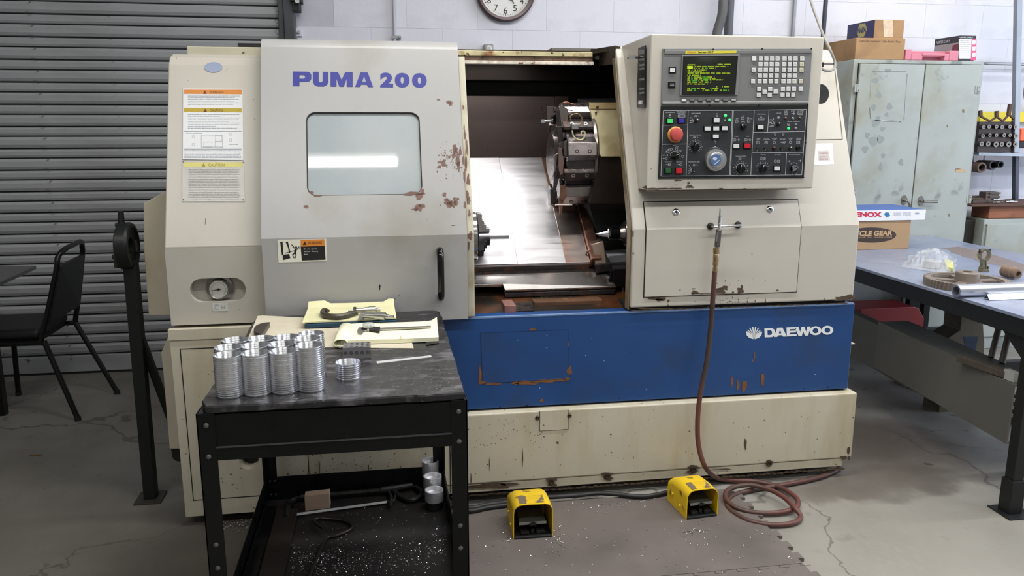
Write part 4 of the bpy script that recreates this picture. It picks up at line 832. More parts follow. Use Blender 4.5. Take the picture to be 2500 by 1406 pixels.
# ================================================================ CONTROL PENDANT
YP = 2.69
def K(cx, cy, o=0): return P(1540+cx/3.604, 80+cy/3.604, Y=YP-o)
pl = P(1584, 270, Y=YP).x; pr_ = P(1999, 270, Y=YP).x; pt = P(1800, 86.5, Y=YP).z; pb_ = P(1800, 462.5, Y=YP).z
pd = MB().loft([[(pl, YP, pb_), (pr_, YP, pb_), (pr_+.0, YP, pt), (pl, YP, pt)], [(pl, YF+.065, pb_), (pr_-.09, YF+.065, pb_), (pr_-.02, 3.04, pt), (pl-.008, 3.01, pt-.01)]]).build('control_pendant', cream, LT, bev=.004)
mb = MB(); mb.prism([(YP-.0005, pb_-.001), (YF+.062, pb_-.001), (YF+.062, pb_-.004), (YP-.0005, pb_-.004)], 'x', pl, pr_-.10).build('pendant_underside', darkprimer, pd)
chips('bare_patch', pd, lambda x, y: P(x, y, Y=YP-.0008), [(1656, 440, 10, 1.6), (1681, 447, 3, 2.5), (1683, 454, 6, 3.5), (1690, 457, 4, 2), (1676, 457, 2, 2), (1600, 461, 22, 2.2), (1620, 460, 14, 1.6), (1650, 460, 16, 1.8), (1575, 458, 6, 5), (1760, 460, 5, 1.2), (1818, 460, 3, 1), (1590, 412, 1, 1), (1652, 451, 1.4, 1)], darkprimer, 51)
def kq(name, q, mat, o, th=.001, par=None, bev=0, smooth=False): return MB().slab([K(x, y, o) for x, y in q], (0, th, 0)).build(name, mat, par or pd, bev=bev)
# display unit
du = kq('display_unit', [(268, 634), (1567, 626), (1600, 138), (280, 138)], greym, .006, .006, bev=.002)
kq('unit_ridge', [(296, 188), (1592, 180), (1594, 152), (298, 156)], greym, .009, .003, par=du, bev=.0012)
kq('unit_ridge', [(278, 632), (1566, 624), (1569, 600), (280, 606)], M('grey_plastic_light', (134, 134, 134), .4, var=.03), .010, .004, par=du, bev=.002)
bz = kq('screen_bezel', [(434, 554), (942, 550), (962, 190), (452, 194)], greym, .011, .005, par=du, bev=.0015)
kq('screen_frame', [(448, 547), (918, 543), (944, 203), (462, 207)], M('crt_black', (16, 17, 16), .12, var=0, coat=.6), .0115, .0006, par=du)
# CRT face slightly bulged
g = []; nu, nv = 10, 8
mb = MB(); 
for j in range(nv+1):
    for i in range(nu+1):
        u = i/nu; v = j/nv; x = 456+u*456+8*(1-v)*1.8; y = 214+v*322
        b = .0045*(1-(2*u-1)**2)*(1-(2*v-1)**2)+.0005; g.append(K(x, y, .0118+b))
mb.add(g, [(j*(nu+1)+i, j*(nu+1)+i+1, (j+1)*(nu+1)+i+1, (j+1)*(nu+1)+i) for j in range(nv) for i in range(nu)])
crt = mb.build('screen', M('crt_glass', (26, 30, 24), .18, var=0, coat=.25), du, smooth=True)
gy = M('crt_yellow_text', (20, 30, 4), .5, var=0, emit=(196, 226, 20), es=1.0); gg_ = M('crt_green_text', (10, 30, 4), .5, var=0, emit=(90, 220, 40), es=.9)
ty = MB(); tg_ = MB(); rr = random.Random(9)
def word(mb, x, y, w, h, o=.0178):
    # little bars and stems standing for one word
    n = max(1, int(w/7)); cw = w/n
    for k in range(n):
        xa = x+k*cw; c = rr.random()
        def q(a, b, c_, d): mb.add([K(a, d, o), K(c_, d, o), K(c_, b, o), K(a, b, o)], [(0, 1, 2, 3)])
        q(xa+.6, y, xa+2.6, y+h)
        if c > .25: q(xa+.6, y+h*.38, xa+cw-1.5, y+h*.62)
        if c > .5: q(xa+.6, y, xa+cw-1.5, y+h*.22)
        if c < .6: q(xa+cw-3.2, y, xa+cw-1.4, y+h)
        if .3 < c < .8: q(xa+.6, y+h*.8, xa+cw-1.5, y+h)
rows = [(278, [(500, 66)], 0), (274, [(764, 46), (820, 60)], 0), (293, [(562, 16), (586, 36), (628, 40), (678, 60), (744, 36), (790, 44), (850, 8)], 0), (309, [(558, 8), (574, 12), (596, 12), (626, 18), (654, 24), (688, 46), (745, 8)], 1), (325, [(500, 24), (536, 8), (556, 18), (586, 8), (606, 8), (622, 28), (660, 5)], 0), (341, [(500, 20), (528, 8), (546, 80), (634, 6)], 0),
  (352, [(500, 56), (566, 34), (610, 42), (658, 36), (706, 34), (752, 40), (800, 34), (842, 34)], 0), (371, [(498, 8), (514, 14), (538, 66), (612, 5)], 0), (386, [(500, 20), (530, 12), (552, 46), (604, 20), (630, 36), (672, 46), (732, 6)], 1), (402, [(498, 24), (532, 14), (556, 36), (600, 30), (640, 48), (694, 8), (712, 36)], 1), (410, [(640, 40), (694, 8), (728, 10), (750, 46), (808, 5)], 0), (418, [(498, 28), (538, 48), (596, 8), (616, 24), (650, 30), (702, 6)], 1), (432, [(498, 30), (540, 48), (600, 24), (630, 8), (650, 34), (698, 5)], 0), (447, [(494, 20), (524, 20), (552, 30), (592, 20), (622, 34), (672, 5)], 0),
  (470, [(752, 10), (802, 8), (822, 46)], 0), (486, [(498, 26), (532, 40), (582, 26), (616, 36), (700, 6), (712, 60)], 1), (502, [(496, 46), (556, 14), (632, 12), (656, 36), (704, 16), (734, 28), (786, 14), (812, 34), (860, 6)], 1)]
for y, ws, gsel in rows:
    for i, (x, w) in enumerate(ws): word(tg_ if (gsel and i % 3 == 1) else ty, x, y-1, w, 10)
Q4 = lambda mb, a, b, c, d, o: mb.add([K(a, d, o), K(c, d, o), K(c, b, o), K(a, b, o)], [(0, 1, 2, 3)])
Q4(ty, 497, 292, 546, 318, .0178)
ty.build('screen_text', gy, crt, kind='stuff'); tg_.build('screen_text', gg_, crt, kind='stuff')
# name strip
ns = kq('name_strip', [(480, 184), (928, 178), (931, 157), (483, 160)], M('label_yellow', (206, 196, 56), .4, var=.02), .0105, .002, par=du)
mb = MB(); put_text(mb, 'FANUC', K(499, 179, .0108), K(576, 178, .0108), K(499, 164, .0108), bold=.02); mb.build('lettering', M('print_red_orange', (196, 92, 30), .5, var=0), ns)
mb = MB(); put_text(mb, 'Series 18-T', K(592, 178, .0108), K(730, 176, .0108), K(592, 162, .0108), bold=.02); mb.build('lettering', blackprint, ns)
keym = M('key_offwhite', (196, 197, 196), .45, var=.03); keyw = M('key_white', (220, 220, 220), .4, var=.02); keyt = M('key_beige', (186, 182, 162), .45, var=.03); bez = M('key_shadow_frame', (52, 53, 54), .5, var=0)
def key(cx, cy, s=19, mat=None, o=.006, sy=None, mark=True, frame=True, par=None):
    sy = sy or s; par = par or du; h = .0042
    if frame: kq('key_frame', [(cx-s-3, cy+sy+3), (cx+s+3, cy+sy+3), (cx+s+4, cy-sy-3), (cx-s-2, cy-sy-3)], bez, o+.0006, .0006, par=par)
    mb = MB(); q = [(cx-s, cy+sy), (cx+s, cy+sy), (cx+s, cy-sy), (cx-s, cy-sy)]; q2 = [(cx-s+2.5, cy+sy-2.5), (cx+s-2.5, cy+sy-2.5), (cx+s-2.5, cy-sy+2.5), (cx-s+2.5, cy-sy+2.5)]
    mb.loft([[K(x, y, o) for x, y in q], [K(x, y, o+h*.7) for x, y in q], [K(x, y, o+h) for x, y in q2]]); return mb.build('key', mat or keym, par)
marks = MB()
def kmark(cx, cy, o=.0104, s=9):
    for k in range(rr.randint(1, 3)):
        x = cx+rr.uniform(-s, s*.4); y = cy+rr.uniform(-s, s*.6); w = rr.uniform(3, 8); Q4(marks, x, y, x+w, y+1.4, o); Q4(marks, x, y, x+1.4, y+rr.uniform(3, 6), o)
for r_, ys in enumerate((227, 277, 327, 377, 427)):
    dx = -2.6*r_
    cols = [1144, 1193, 1242, 1291, 1353, 1402, 1450]
    if r_ in (0, 2, 4): cols = [1086]+cols
    if r_ in (0, 1, 2, 4): cols = cols+[1508]
    for c in cols:
        key(c+dx, ys, mat=(keyw if (c == 1086 and r_ == 0) else keyt if (c == 1508 and r_) else keym)); kmark(c+dx, ys)
for c, ys in ((1130, 495), (1226, 495), (1338, 495), (1387, 493), (1436, 493), (1494, 493), (1177, 521), (1274, 519), (1126, 546), (1222, 546), (1335, 545), (1382, 545), (1430, 545)): key(c, ys); kmark(c, ys)
marks.build('key_legend', M('key_print', (120, 120, 122), .5, var=0), du, kind='stuff')
for i, c in enumerate((468, 540, 613, 686, 759, 832, 905)):
    key(c, 596-i*.5, 20, keyw if i == 0 else (M('key_grey', (150, 150, 150), .45, var=.02) if i in (4, 6) else M('key_dark_grey', (96, 97, 98), .45, var=.02)), o=.0105, sy=9)
for cx, cy, mt, sz in ((368, 329, black, 31), (362, 459, black, 31)): kq('switch_frame', [(cx-sz, cy+27), (cx+sz, cy+27), (cx+sz, cy-27), (cx-sz, cy-27)], black, .010, .004, par=du, bev=.0008)
kq('power_button', [(346, 347), (390, 347), (391, 311), (347, 311)], keyw, .0125, .004, par=du, bev=.0008)
kq('power_button', [(341, 476), (383, 476), (384, 443), (342, 443)], M('button_black', (34, 34, 36), .4, var=0), .0125, .004, par=du, bev=.0008)
mb = MB(); put_text(mb, 'OFF', K(358, 466, .0128), K(380, 466, .0128), K(358, 456, .0128)); mb.ring(K(350, 461, .0126), (0, -1, 0), .0016, .0010, .0003, 14); mb.build('lettering', line, du)
mb = MB(); put_text(mb, 'ON', K(364, 335, .0128), K(382, 335, .0128), K(364, 325, .0128)); mb.build('lettering', greyprint, du)
mb = MB()
for x, y in ((291, 150), (722, 144), (1153, 141), (1586, 139), (272, 668), (1553, 632), (692, 640), (1126, 638), (262, 975), (1536, 968), (252, 1276), (668, 1274), (1092, 1273), (1517, 1270)): mb.lathe(K(x, y, .004), (0, -1, 0), [(0, .0022), (.0045, .0022), (.0055, .001)], 8)
mb.build('panel_screw', black, pd)
# operator panel
op = kq('operator_panel', [(242, 1285), (1524, 1277), (1566, 634), (266, 642)], M('panel_black_edge', (24, 25, 27), .4, var=.05), .0045, .005, bev=.001)
pf = kq('panel_face', [(262, 1263), (1508, 1254), (1547, 674), (284, 684)], blackpanel, .0055, .001, par=op)
OL = .0062
ln = MB()
def L2(x0, y0, x1, y1, w=3.2):
    d = Vector((x1-x0, y1-y0)); n = Vector((-d.y, d.x)).normalized()*w/2
    ln.add([K(x0-n.x, y0-n.y, OL), K(x1-n.x, y1-n.y, OL), K(x1+n.x, y1+n.y, OL), K(x0+n.x, y0+n.y, OL)], [(0, 1, 2, 3)])
for s in ((286, 685, 895, 683), (286, 685, 265, 1260), (505, 685, 487, 1258), (895, 683, 869, 1256), (265, 1261, 869, 1256), (903, 683, 1546, 675), (903, 683, 877, 1255), (877, 1255, 1504, 1250), (1546, 675, 1504, 1250), (1086, 682, 1056, 1252), (1217, 680, 1203, 874), (1077, 877, 1528, 868), (1068, 1056, 1514, 1050), (1371, 1055, 1360, 1250), (282, 814, 500, 811), (276, 981, 494, 978)): L2(*s)
def T(s, cx, cy, w, h=7.5):
    put_text(ln, s, K(cx-w/2, cy+h/2, OL), K(cx+w/2, cy+h/2, OL), K(cx-w/2+.3, cy-h/2, OL))
for s, cx, cy, w in (('MACHINE READY', 346, 701, 82), ('EMG RELEASE &', 447, 694, 86), ('ALARM RESET', 446, 706, 72), ('RAPID OVERRIDE', 576, 708, 84), ('FEEDRATE OVERRIDE', 568, 900, 104), ('MODE', 385, 992, 28), ('CYCLE START', 331, 1136, 64), ('FEED HOLD', 428, 1136, 54), ('INCREMENTAL FEED', 557, 1136, 98), ('START', 930, 913, 34), ('STOP', 1030, 912, 28), ('SPINDLE OVERRIDE', 970, 1086, 94), ('TOOL MEASURE', 1147, 716, 78), ('COOLANT', 1301, 707, 46), ('ALARM', 1366, 689, 32), ('BATTERY', 1430, 689, 38), ('LUB ALARM', 1493, 688, 54), ('COLLISION  PROGRAM STOP', 1432, 781, 112), ('SINGLE', 1124, 930, 34), ('BLOCK', 1124, 941, 30), ('OPTIONAL', 1194, 930, 46), ('BLOCK SKIP', 1194, 941, 58), ('OPTIONAL', 1265, 930, 46), ('STOP', 1265, 941, 26), ('DRY RUN', 1336, 936, 46), ('MACHINE', 1404, 928, 38), ('LOCK', 1404, 939, 26), ('PROGRAM', 1478, 928, 44), ('RESTART', 1478, 939, 42), ('TOOL NO.', 1165, 1072, 46), ('TOOL INDEX', 1292, 1073, 58), ('PROGRAM PROTECT', 1441, 1073, 98), ('JOG', 1060, 757, 18), ('MDI', 990, 732, 20), ('EDIT', 936, 757, 22), ('%', 597, 732, 12), ('%', 586, 919, 12), ('%', 998, 1109, 10), ('+X', 757, 712, 14), ('-X', 744, 968, 14)): T(s, cx, cy, w)
def icon(cx, cy, kind, w=30, h=22):
    x0, x1, y0, y1 = cx-w/2, cx+w/2, cy-h/2, cy+h/2
    if kind == 'D':
        L2(x0, y0, cx, y0, 2); L2(x0, y1, cx, y1, 2); L2(x0, y0, x0, y1, 2)
        for k in range(6):
            a, b = R(-90+30*k), R(-60+30*k); L2(cx+h/2*math.cos(a), cy+h/2*math.sin(a), cx+h/2*math.cos(b), cy+h/2*math.sin(b), 2)
        L2(x0+5, cy, cx, cy, 2)
    elif kind == 'O':
        for k in range(8):
            a, b = R(45*k), R(45*k+45); L2(cx+h/2*math.cos(a), cy+h/2*math.sin(a), cx+h/2*math.cos(b), cy+h/2*math.sin(b), 2)
    elif kind == 'B':
        L2(x0, y0, x1, y0, 2); L2(x0, y1, x1, y1, 2); L2(x0, y0, x0, y1, 2); L2(x1, y0, x1, y1, 2); L2(x0+5, cy, x1-5, cy, 2)
    elif kind == '>':
        L2(x0, cy, x1, cy, 3); L2(x1-8, y0, x1, cy, 3); L2(x1-8, y1, x1, cy, 3)
    elif kind == '*':
        for k in range(4): a = R(45*k); L2(cx-h/2*math.cos(a), cy-h/2*math.sin(a), cx+h/2*math.cos(a), cy+h/2*math.sin(a), 2)
    elif kind == '<>':
        L2(cx, y0, x1-4, cy, 2); L2(x1-4, cy, cx, y1, 2); L2(cx, y1, x0+4, cy, 2); L2(x0+4, cy, cx, y0, 2)
    elif kind == 'W':
        L2(x0, y1, x0+w*.25, y1, 2); L2(x0+w*.25, y1, x0+w*.25, y0, 2); L2(x0+w*.25, y0, x0+w*.5, y0, 2); L2(x0+w*.5, y0, x0+w*.5, y1, 2); L2(x0+w*.5, y1, x0+w*.75, y1, 2); L2(x0+w*.75, y1, x0+w*.75, y0, 2); L2(x0+w*.75, y0, x1, y0, 2)
for c in ((345, 735, 'O', 22, 20), (345, 722, '>', 10, 8), (418, 732, '>', 24, 14), (447, 732, 'B', 60, 20), (572, 732, 'W', 30, 12), (560, 919, 'W', 30, 10), (757, 731, 'O', 10, 16), (744, 948, 'O', 10, 16), (829, 768, '*', 18, 18), (935, 779, 'D', 30, 20), (988, 752, 'D', 30, 20), (1033, 752, 'O', 18, 18), (1042, 777, 'D', 30, 20), (1147, 758, 'B', 50, 20), (1147, 742, '<>', 20, 12), (1300, 745, '*', 26, 26),
   (1365, 711, 'B', 20, 22), (1427, 711, '>', 28, 20), (1490, 710, 'B', 40, 22), (1389, 806, 'B', 20, 20), (1452, 805, 'W', 22, 14), (1121, 966, 'D', 26, 22), (1191, 966, 'B', 24, 20), (1263, 966, 'O', 24, 22), (1325, 964, '>', 24, 20), (1350, 964, 'W', 26, 14), (1404, 963, 'O', 24, 22), (1473, 964, 'B', 28, 20), (1148, 1107, 'O', 24, 22), (1175, 1107, 'B', 20, 18), (1272, 1130, 'O', 24, 22), (1299, 1130, 'B', 20, 18),
   (1390, 1130, '>', 26, 16), (1485, 1126, '>', 26, 16), (322, 1160, '>', 28, 18), (345, 1160, '<>', 20, 20), (416, 1160, '>', 28, 18), (440, 1160, 'O', 20, 18), (918, 942, 'D', 38, 18), (950, 942, '<>', 22, 22), (1018, 942, 'D', 34, 18), (1048, 942, 'O', 20, 18), (965, 1108, 'D', 30, 16), (357, 1025, 'D', 22, 20), (404, 1024, 'O', 22, 22), (330, 1046, 'D', 26, 20), (314, 1077, '>', 26, 18), (314, 1107, 'O', 20, 18), (434, 1038, 'W', 34, 10), (457, 1088, 'O', 20, 20), (556, 1163, 'O', 20, 18), (580, 1163, '>', 20, 10), (288, 1077, 'W', 20, 6), (288, 1107, 'W', 18, 6), (332, 1026, 'W', 18, 6), (306, 1046, 'W', 18, 6), (405, 1004, 'W', 32, 6), (1229, 765, 'W', 20, 5), (1229, 791, 'B', 20, 10), (1229, 822, 'W', 20, 5), (1253, 760, '<>', 18, 18), (1248, 820, 'O', 18, 16), (525, 748, 'W', 16, 5), (525, 771, 'W', 16, 5), (525, 790, 'W', 16, 5)): icon(*c)
L2(1268, 795, 1240, 770, 2); L2(1268, 800, 1236, 800, 2); L2(1268, 806, 1240, 822, 2); L2(556, 771, 534, 752, 2); L2(556, 773, 532, 773, 2); L2(556, 776, 534, 792, 2); L2(538, 1208, 512, 1165, 2); L2(538, 1212, 508, 1190, 2); L2(538, 1214, 505, 1216, 2); L2(538, 1218, 508, 1238, 2)
def arc(cx, cy, r, a0, a1, n=14, w=2.4, ticks=0, r2=0):
    for k in range(n):
        a, b = R(a0+(a1-a0)*k/n), R(a0+(a1-a0)*(k+1)/n)
        if not ticks: L2(cx+r*math.cos(a), cy-r*math.sin(a), cx+r*math.cos(b), cy-r*math.sin(b), w)
    for k in range(ticks):
        a = R(a0+(a1-a0)*k/(ticks-1)); L2(cx+r*math.cos(a), cy-r*math.sin(a), cx+r2*math.cos(a), cy-r2*math.sin(a), w)
arc(387, 1080, 38, -20, 200); arc(387, 1080, 50, 110, 200, ticks=3, r2=40, w=2); arc(387, 1080, 52, -15, 60, ticks=3, r2=40, w=2)
arc(567, 1000, 50, -50, 230, ticks=15, r2=42); arc(568, 1000, 62, -50, 230, ticks=13, r2=56, w=4)
arc(968, 1196, 52, -20, 235, ticks=13, r2=44); arc(968, 1194, 66, -20, 235, ticks=13, r2=60, w=4); arc(968, 1190, 40, -10, 190)
arc(1163, 1192, 50, 0, 200, ticks=11, r2=42); arc(1163, 1192, 60, 0, 200, ticks=10, r2=56, w=4)
arc(988, 815, 32, 60, 120); arc(1437, 1185, 42, 45, 135); arc(742, 1095, 88, 62, 84); arc(742, 1095, 88, 96, 118); L2(737, 1000, 747, 1000, 6); L2(739, 1005, 745, 1005, 5)
ln.build('panel_print', line, op, kind='stuff')
def btn(cx, cy, s, mat, sy=None, h=.007, fr=8):
    sy = sy or s; kq('button_frame', [(cx-s-fr, cy+sy+fr), (cx+s+fr, cy+sy+fr), (cx+s+fr, cy-sy-fr), (cx-s-fr, cy-sy-fr)], black, .0105, .005, par=op, bev=.001)
    kq('push_button', [(cx-s, cy+sy), (cx+s, cy+sy), (cx+s, cy-sy), (cx-s, cy-sy)], mat, .0105+h*.5, h*.5, par=op, bev=.0006)
gr = M('button_green', (60, 200, 96), .35, var=0, emit=(60, 210, 96), es=.25); gd = M('button_dark_green', (30, 88, 46), .35, var=.05); rd_ = M('button_red', (190, 28, 44), .35, var=.03); blb = M('button_blue', (52, 44, 150), .35, var=.03)
bw = M('button_white', (206, 208, 210), .4, var=.02)
for cx, cy, s, sy, m in ((347, 776, 23, 18, gr), (448, 774, 25, 18, blb), (757, 770, 24, 18, bw), (677, 843, 25, 17, bw), (753, 842, 25, 17, bw), (829, 840, 25, 17, bw), (750, 912, 25, 17, bw), (930, 997, 25, 18, bw), (1028, 995, 27, 20, rd_), (1144, 831, 25, 18, bw), (1289, 1194, 25, 18, bw), (333, 1214, 25, 20, gd), (427, 1214, 28, 22, rd_)): btn(cx, cy, s, m, sy)
# emergency stop
kx = 1/3.604/FPX*YP/1.0  # metres per crop px, roughly
mpp = (K(100, 0)-K(0, 0)).length/100
c = K(390, 896, .0055)
es = MB().lathe(c, (0, -1, 0), [(0, 70*mpp), (.003, 70*mpp), (.006, 60*mpp)], 40).build('stop_ring', M('stop_yellow', (206, 150, 72), .4, var=.03), op, smooth=True)
MB().lathe(K(390, 896, .011), (0, -1, 0), [(0, 30*mpp), (.008, 32*mpp), (.010, 58*mpp), (.016, 58*mpp), (.022, 50*mpp), (.024, 30*mpp), (.0245, .0005)], 40).build('stop_button', M('stop_red', (184, 76, 72), .4, var=.03), es, smooth=True)
# hand wheel
c = K(740, 1120, .0055)
hw = MB().lathe(c, (0, -1, 0), [(0, 99*mpp), (.010, 99*mpp), (.014, 94*mpp), (.015, 72*mpp), (.018, 68*mpp), (.024, 62*mpp), (.025, 52*mpp)], 56).build('hand_wheel', M('satin_silver', (196, 196, 196), .3, .9, var=.02), op, smooth=True)
MB().lathe(K(747, 1120, .0305), (0, -1, 0), [(0, 52*mpp), (.0012, 50*mpp), (.0014, .0005)], 40).build('wheel_badge', M('badge_blue', (78, 104, 146), .35, var=.02), hw, smooth=True)
mb = MB(); mb.add([K(747+20*math.cos(k*.524)-6, 1108-14*math.sin(k*.524), .0322) for k in range(12)], [tuple(range(12))])
mb.add([K(735, 1155, .0322), K(741, 1160, .0322), K(784, 1124, .0322), K(778, 1119, .0322)], [(0, 1, 2, 3)]); mb.build('badge_print', M('badge_pale', (190, 200, 214), .4, var=0), hw)
mb = MB()
for k in range(25):
    a = R(k*14.4); r0, r1 = 78, 92 if k % 5 == 0 else 86; t = Vector((-math.sin(a), math.cos(a)))*1.0
    q = [(740+r0*math.cos(a)-t.x, 1120-r0*math.sin(a)+t.y), (740+r1*math.cos(a)-t.x, 1120-r1*math.sin(a)+t.y), (740+r1*math.cos(a)+t.x, 1120-r1*math.sin(a)-t.y), (740+r0*math.cos(a)+t.x, 1120-r0*math.sin(a)-t.y)]
    mb.add([K(x, y, .0212) for x, y in q], [(0, 1, 2, 3)])
mb.add([K(785+5*math.cos(k), 1170+5*math.sin(k), .0265) for k in range(6)], [tuple(range(6))])
mb.build('wheel_scale', blackprint, hw)
def knob(cx, cy, r, ang, ptr=True):
    kb = MB().lathe(K(cx, cy, .0055), (0, -1, 0), [(0, r*mpp), (.004, r*mpp), (.006, r*.8*mpp), (.014, r*.72*mpp), (.016, r*.6*mpp), (.0162, .0004)], 28).build('rotary_knob', black, op, smooth=True)
    a = R(ang); d = Vector((math.cos(a), math.sin(a))); n = Vector((-d.y, d.x))
    q = [(cx-d.x*r*.95-n.x*r*.22, cy-d.y*r*.95-n.y*r*.22), (cx+d.x*r*1.0-n.x*r*.14, cy+d.y*r*1.0-n.y*r*.14), (cx+d.x*r*1.0+n.x*r*.14, cy+d.y*r*1.0+n.y*r*.14), (cx-d.x*r*.95+n.x*r*.22, cy-d.y*r*.95+n.y*r*.22)]
    MB().slab([K(x, y, .030) for x, y in q], (0, .014, 0)).build('pointer', black, kb, bev=.0008)
    q = [(cx+d.x*r*.3-n.x*2, cy+d.y*r*.3-n.y*2), (cx+d.x*r*.9-n.x*2, cy+d.y*r*.9-n.y*2), (cx+d.x*r*.9+n.x*2, cy+d.y*r*.9+n.y*2), (cx+d.x*r*.3+n.x*2, cy+d.y*r*.3+n.y*2)]
    MB().slab([K(x, y, .0305) for x, y in q], (0, .0004, 0)).build('pointer_line', line, kb)
knob(567, 1002, 38, -75); knob(968, 1196, 40, -80); knob(1163, 1194, 36, -70); knob(988, 828, 27, -115); knob(388, 1082, 36, -20)
def toggle(cx, cy, dx, dy, mat=steel, r=17):
    k = MB().lathe(K(cx, cy, .0055), (0, -1, 0), [(0, r*mpp), (.004, r*mpp), (.0042, r*.8*mpp), (.007, r*.6*mpp)], 14).build('toggle_switch', darksteel, op, smooth=True)
    a = K(cx, cy, .010); b = K(cx+dx, cy+dy, .024); MB().cyl(a, b, .0016, 10, .0026).build('toggle_lever', mat, k, smooth=True)
for cx, cy, dx, dy, m in ((1119, 1022, -6, 14, steel), (1188, 1020, -6, 14, steel), (1259, 1018, 6, -12, M('red_lever', (120, 40, 40), .4, var=.1)), (1330, 1017, 2, 14, steel), (1400, 1016, 14, -10, steel), (1297, 802, 14, -8, steel), (578, 771, 12, -8, steel), (553, 1212, 4, 10, steel)): toggle(cx, cy, dx, dy, m, 20 if cx in (1297, 578) else 17)
MB().lathe(K(1470, 1014, .0055), (0, -1, 0), [(0, 20*mpp), (.008, 20*mpp), (.009, 17*mpp), (.0092, .0004)], 24).build('round_button', black, op, smooth=True)
mb = MB()
for cx, cy in ((1267, 896), (1338, 895)): mb.lathe(K(cx, cy, .0055), (0, -1, 0), [(0, 13*mpp), (.003, 12*mpp), (.003, 7*mpp), (.001, 6*mpp)], 16)
mb.build('key_hole_plug', steel, op, smooth=True)
ledg = M('led_green', (40, 200, 100), .3, var=0, emit=(50, 240, 120), es=.8); ledo = M('led_off_red', (70, 34, 34), .3, var=0); ledc = M('led_off_clear', (110, 112, 116), .3, var=0)
for cx, cy, m in ((832, 729, ledg), (867, 768, ledg), (1387, 841, ledg), (1361, 753, ledo), (1424, 753, ledc), (1487, 751, ledo), (1450, 841, ledc)):
    MB().lathe(K(cx, cy, .0055), (0, -1, 0), [(0, 13*mpp), (.002, 13*mpp), (.004, 9*mpp), (.005, .0004)], 16).build('indicator_lamp', m, op, smooth=True)
# key switch with key and ring
ks = MB().lathe(K(1434, 1192, .0055), (0, -1, 0), [(0, 34*mpp), (.012, 32*mpp), (.014, 24*mpp), (.0142, .0004)], 24).build('key_switch', black, op, smooth=True)
MB().rbar(K(1424, 1196, .024), K(1452, 1188, .024), .002, .02, (0, 0, 1)).ring(K(1453, 1188, .03), (0, -1, .1), .006, .0035, .002, 16).build('key_blade', steel, ks)
mb = MB(); cK = K(1440, 1228, .016); mb.tube([cK+Vector((math.cos(R(20*k))*.0095, -.002*math.sin(R(20*k)), math.sin(R(20*k))*.0095)) for k in range(19)], .0006, 6); mb.build('key_ring', steel, ks, smooth=True)
# small toggle strip on the left side of the pendant
sp0 = P(1556, 190, Y=2.93)
def SS(px, py, o=0):   # side surface of the pendant: plane through its left edge
    return onplane(px, py, Vector((pl-.004-o, 2.85, 1.4)), Vector((-1, .02, 0)).normalized())
ss = MB().slab([SS(x, y, .001) for x, y in ((1554, 262), (1574, 264), (1576, 110), (1558, 117))], (.002, 0, 0)).build('side_switch_strip', black, pd, bev=.001)
mb = MB(); mw = MB()
for y in (123, 129, 144, 158, 167, 193, 216, 226): 
    q = [SS(x, yy, .004) for x, yy in ((1561, y+4), (1571, y+3), (1571, y-2), (1561, y-1))]; mb.slab(q, (.003, 0, 0))
mb.build('side_switch', greym, ss)
q = [SS(x, y, .006) for x, y in ((1558, 254), (1566, 255), (1567, 245), (1559, 245))]; MB().slab(q, (.005, 0, 0)).build('side_button', keyw, ss)
p0 = SS(1562, 141, .0); MB().cyl(p0, p0+Vector((-.022, -.006, .0)), .004, 10).box(p0.x-.045, p0.x-.018, p0.y-.014, p0.y+.004, p0.z-.006, p0.z+.008).build('side_key', chrome, ss, bev=.001)
# ================================================================ CART
CZ = .76
def CT(px, py, z=CZ): return P(px, py, Z=z)
cfl = CT(486, 992); cfr = CT(1130, 960); cbr = CT(1077, 757); cbl = CT(627, 773)
X0, X1, Y0, Y1 = (cfl.x+cbl.x)/2, (cfr.x+cbr.x)/2, (cfl.y+cfr.y)/2, min((cbl.y+cbr.y)/2, 2.665)
CR = thing('shop_cart', 'black painted steel shop cart with a chipped dark top in front of the machine', 'cart', ((X0+X1)/2, (Y0+Y1)/2, 0))
slate = M('worn_black_top', (40, 39, 41), .33, .1, var=.25, vs=5, col2=(92, 90, 94), c2=(.56, .66), c2s=11, c2st=(1, 2.6, 1), col3=(120, 118, 122), c3=(.66, .73), c3s=75, rvar=.15, bump=.25, bs=30)
rnd = random.Random(2)
def edge(n, a, b, amp):
    return [Vector(a).lerp(Vector(b), k/n)+Vector((rnd.uniform(-amp, amp), rnd.uniform(-amp, amp), 0)) for k in range(n)]
rc = .03
loop = edge(26, (X0+.012, Y0, CZ), (X1-.004, Y0, CZ), .0025)+edge(26, (X1, Y0+.004, CZ), (X1, Y1-rc, CZ), .002)+[Vector((X1-rc+rc*math.cos(R(a)), Y1-rc+rc*math.sin(R(a)), CZ)) for a in (10, 35, 60, 85)]+edge(20, (X1-rc, Y1, CZ), (X0+rc*.3, Y1, CZ), .0015)+edge(26, (X0, Y1-rc*.3, CZ), (X0, Y0+.012, CZ), .0025)
MB().loft([[p+Vector((0, 0, -.016)) for p in loop], [p+Vector((0, 0, -.004)) for p in loop], [Vector(((p.x-(X0+X1)/2)*.995+(X0+X1)/2, (p.y-(Y0+Y1)/2)*.996+(Y0+Y1)/2, CZ)) for p in loop]]).build('cart_top', slate, CR)
rs_ = random.Random(77); mb = MB()
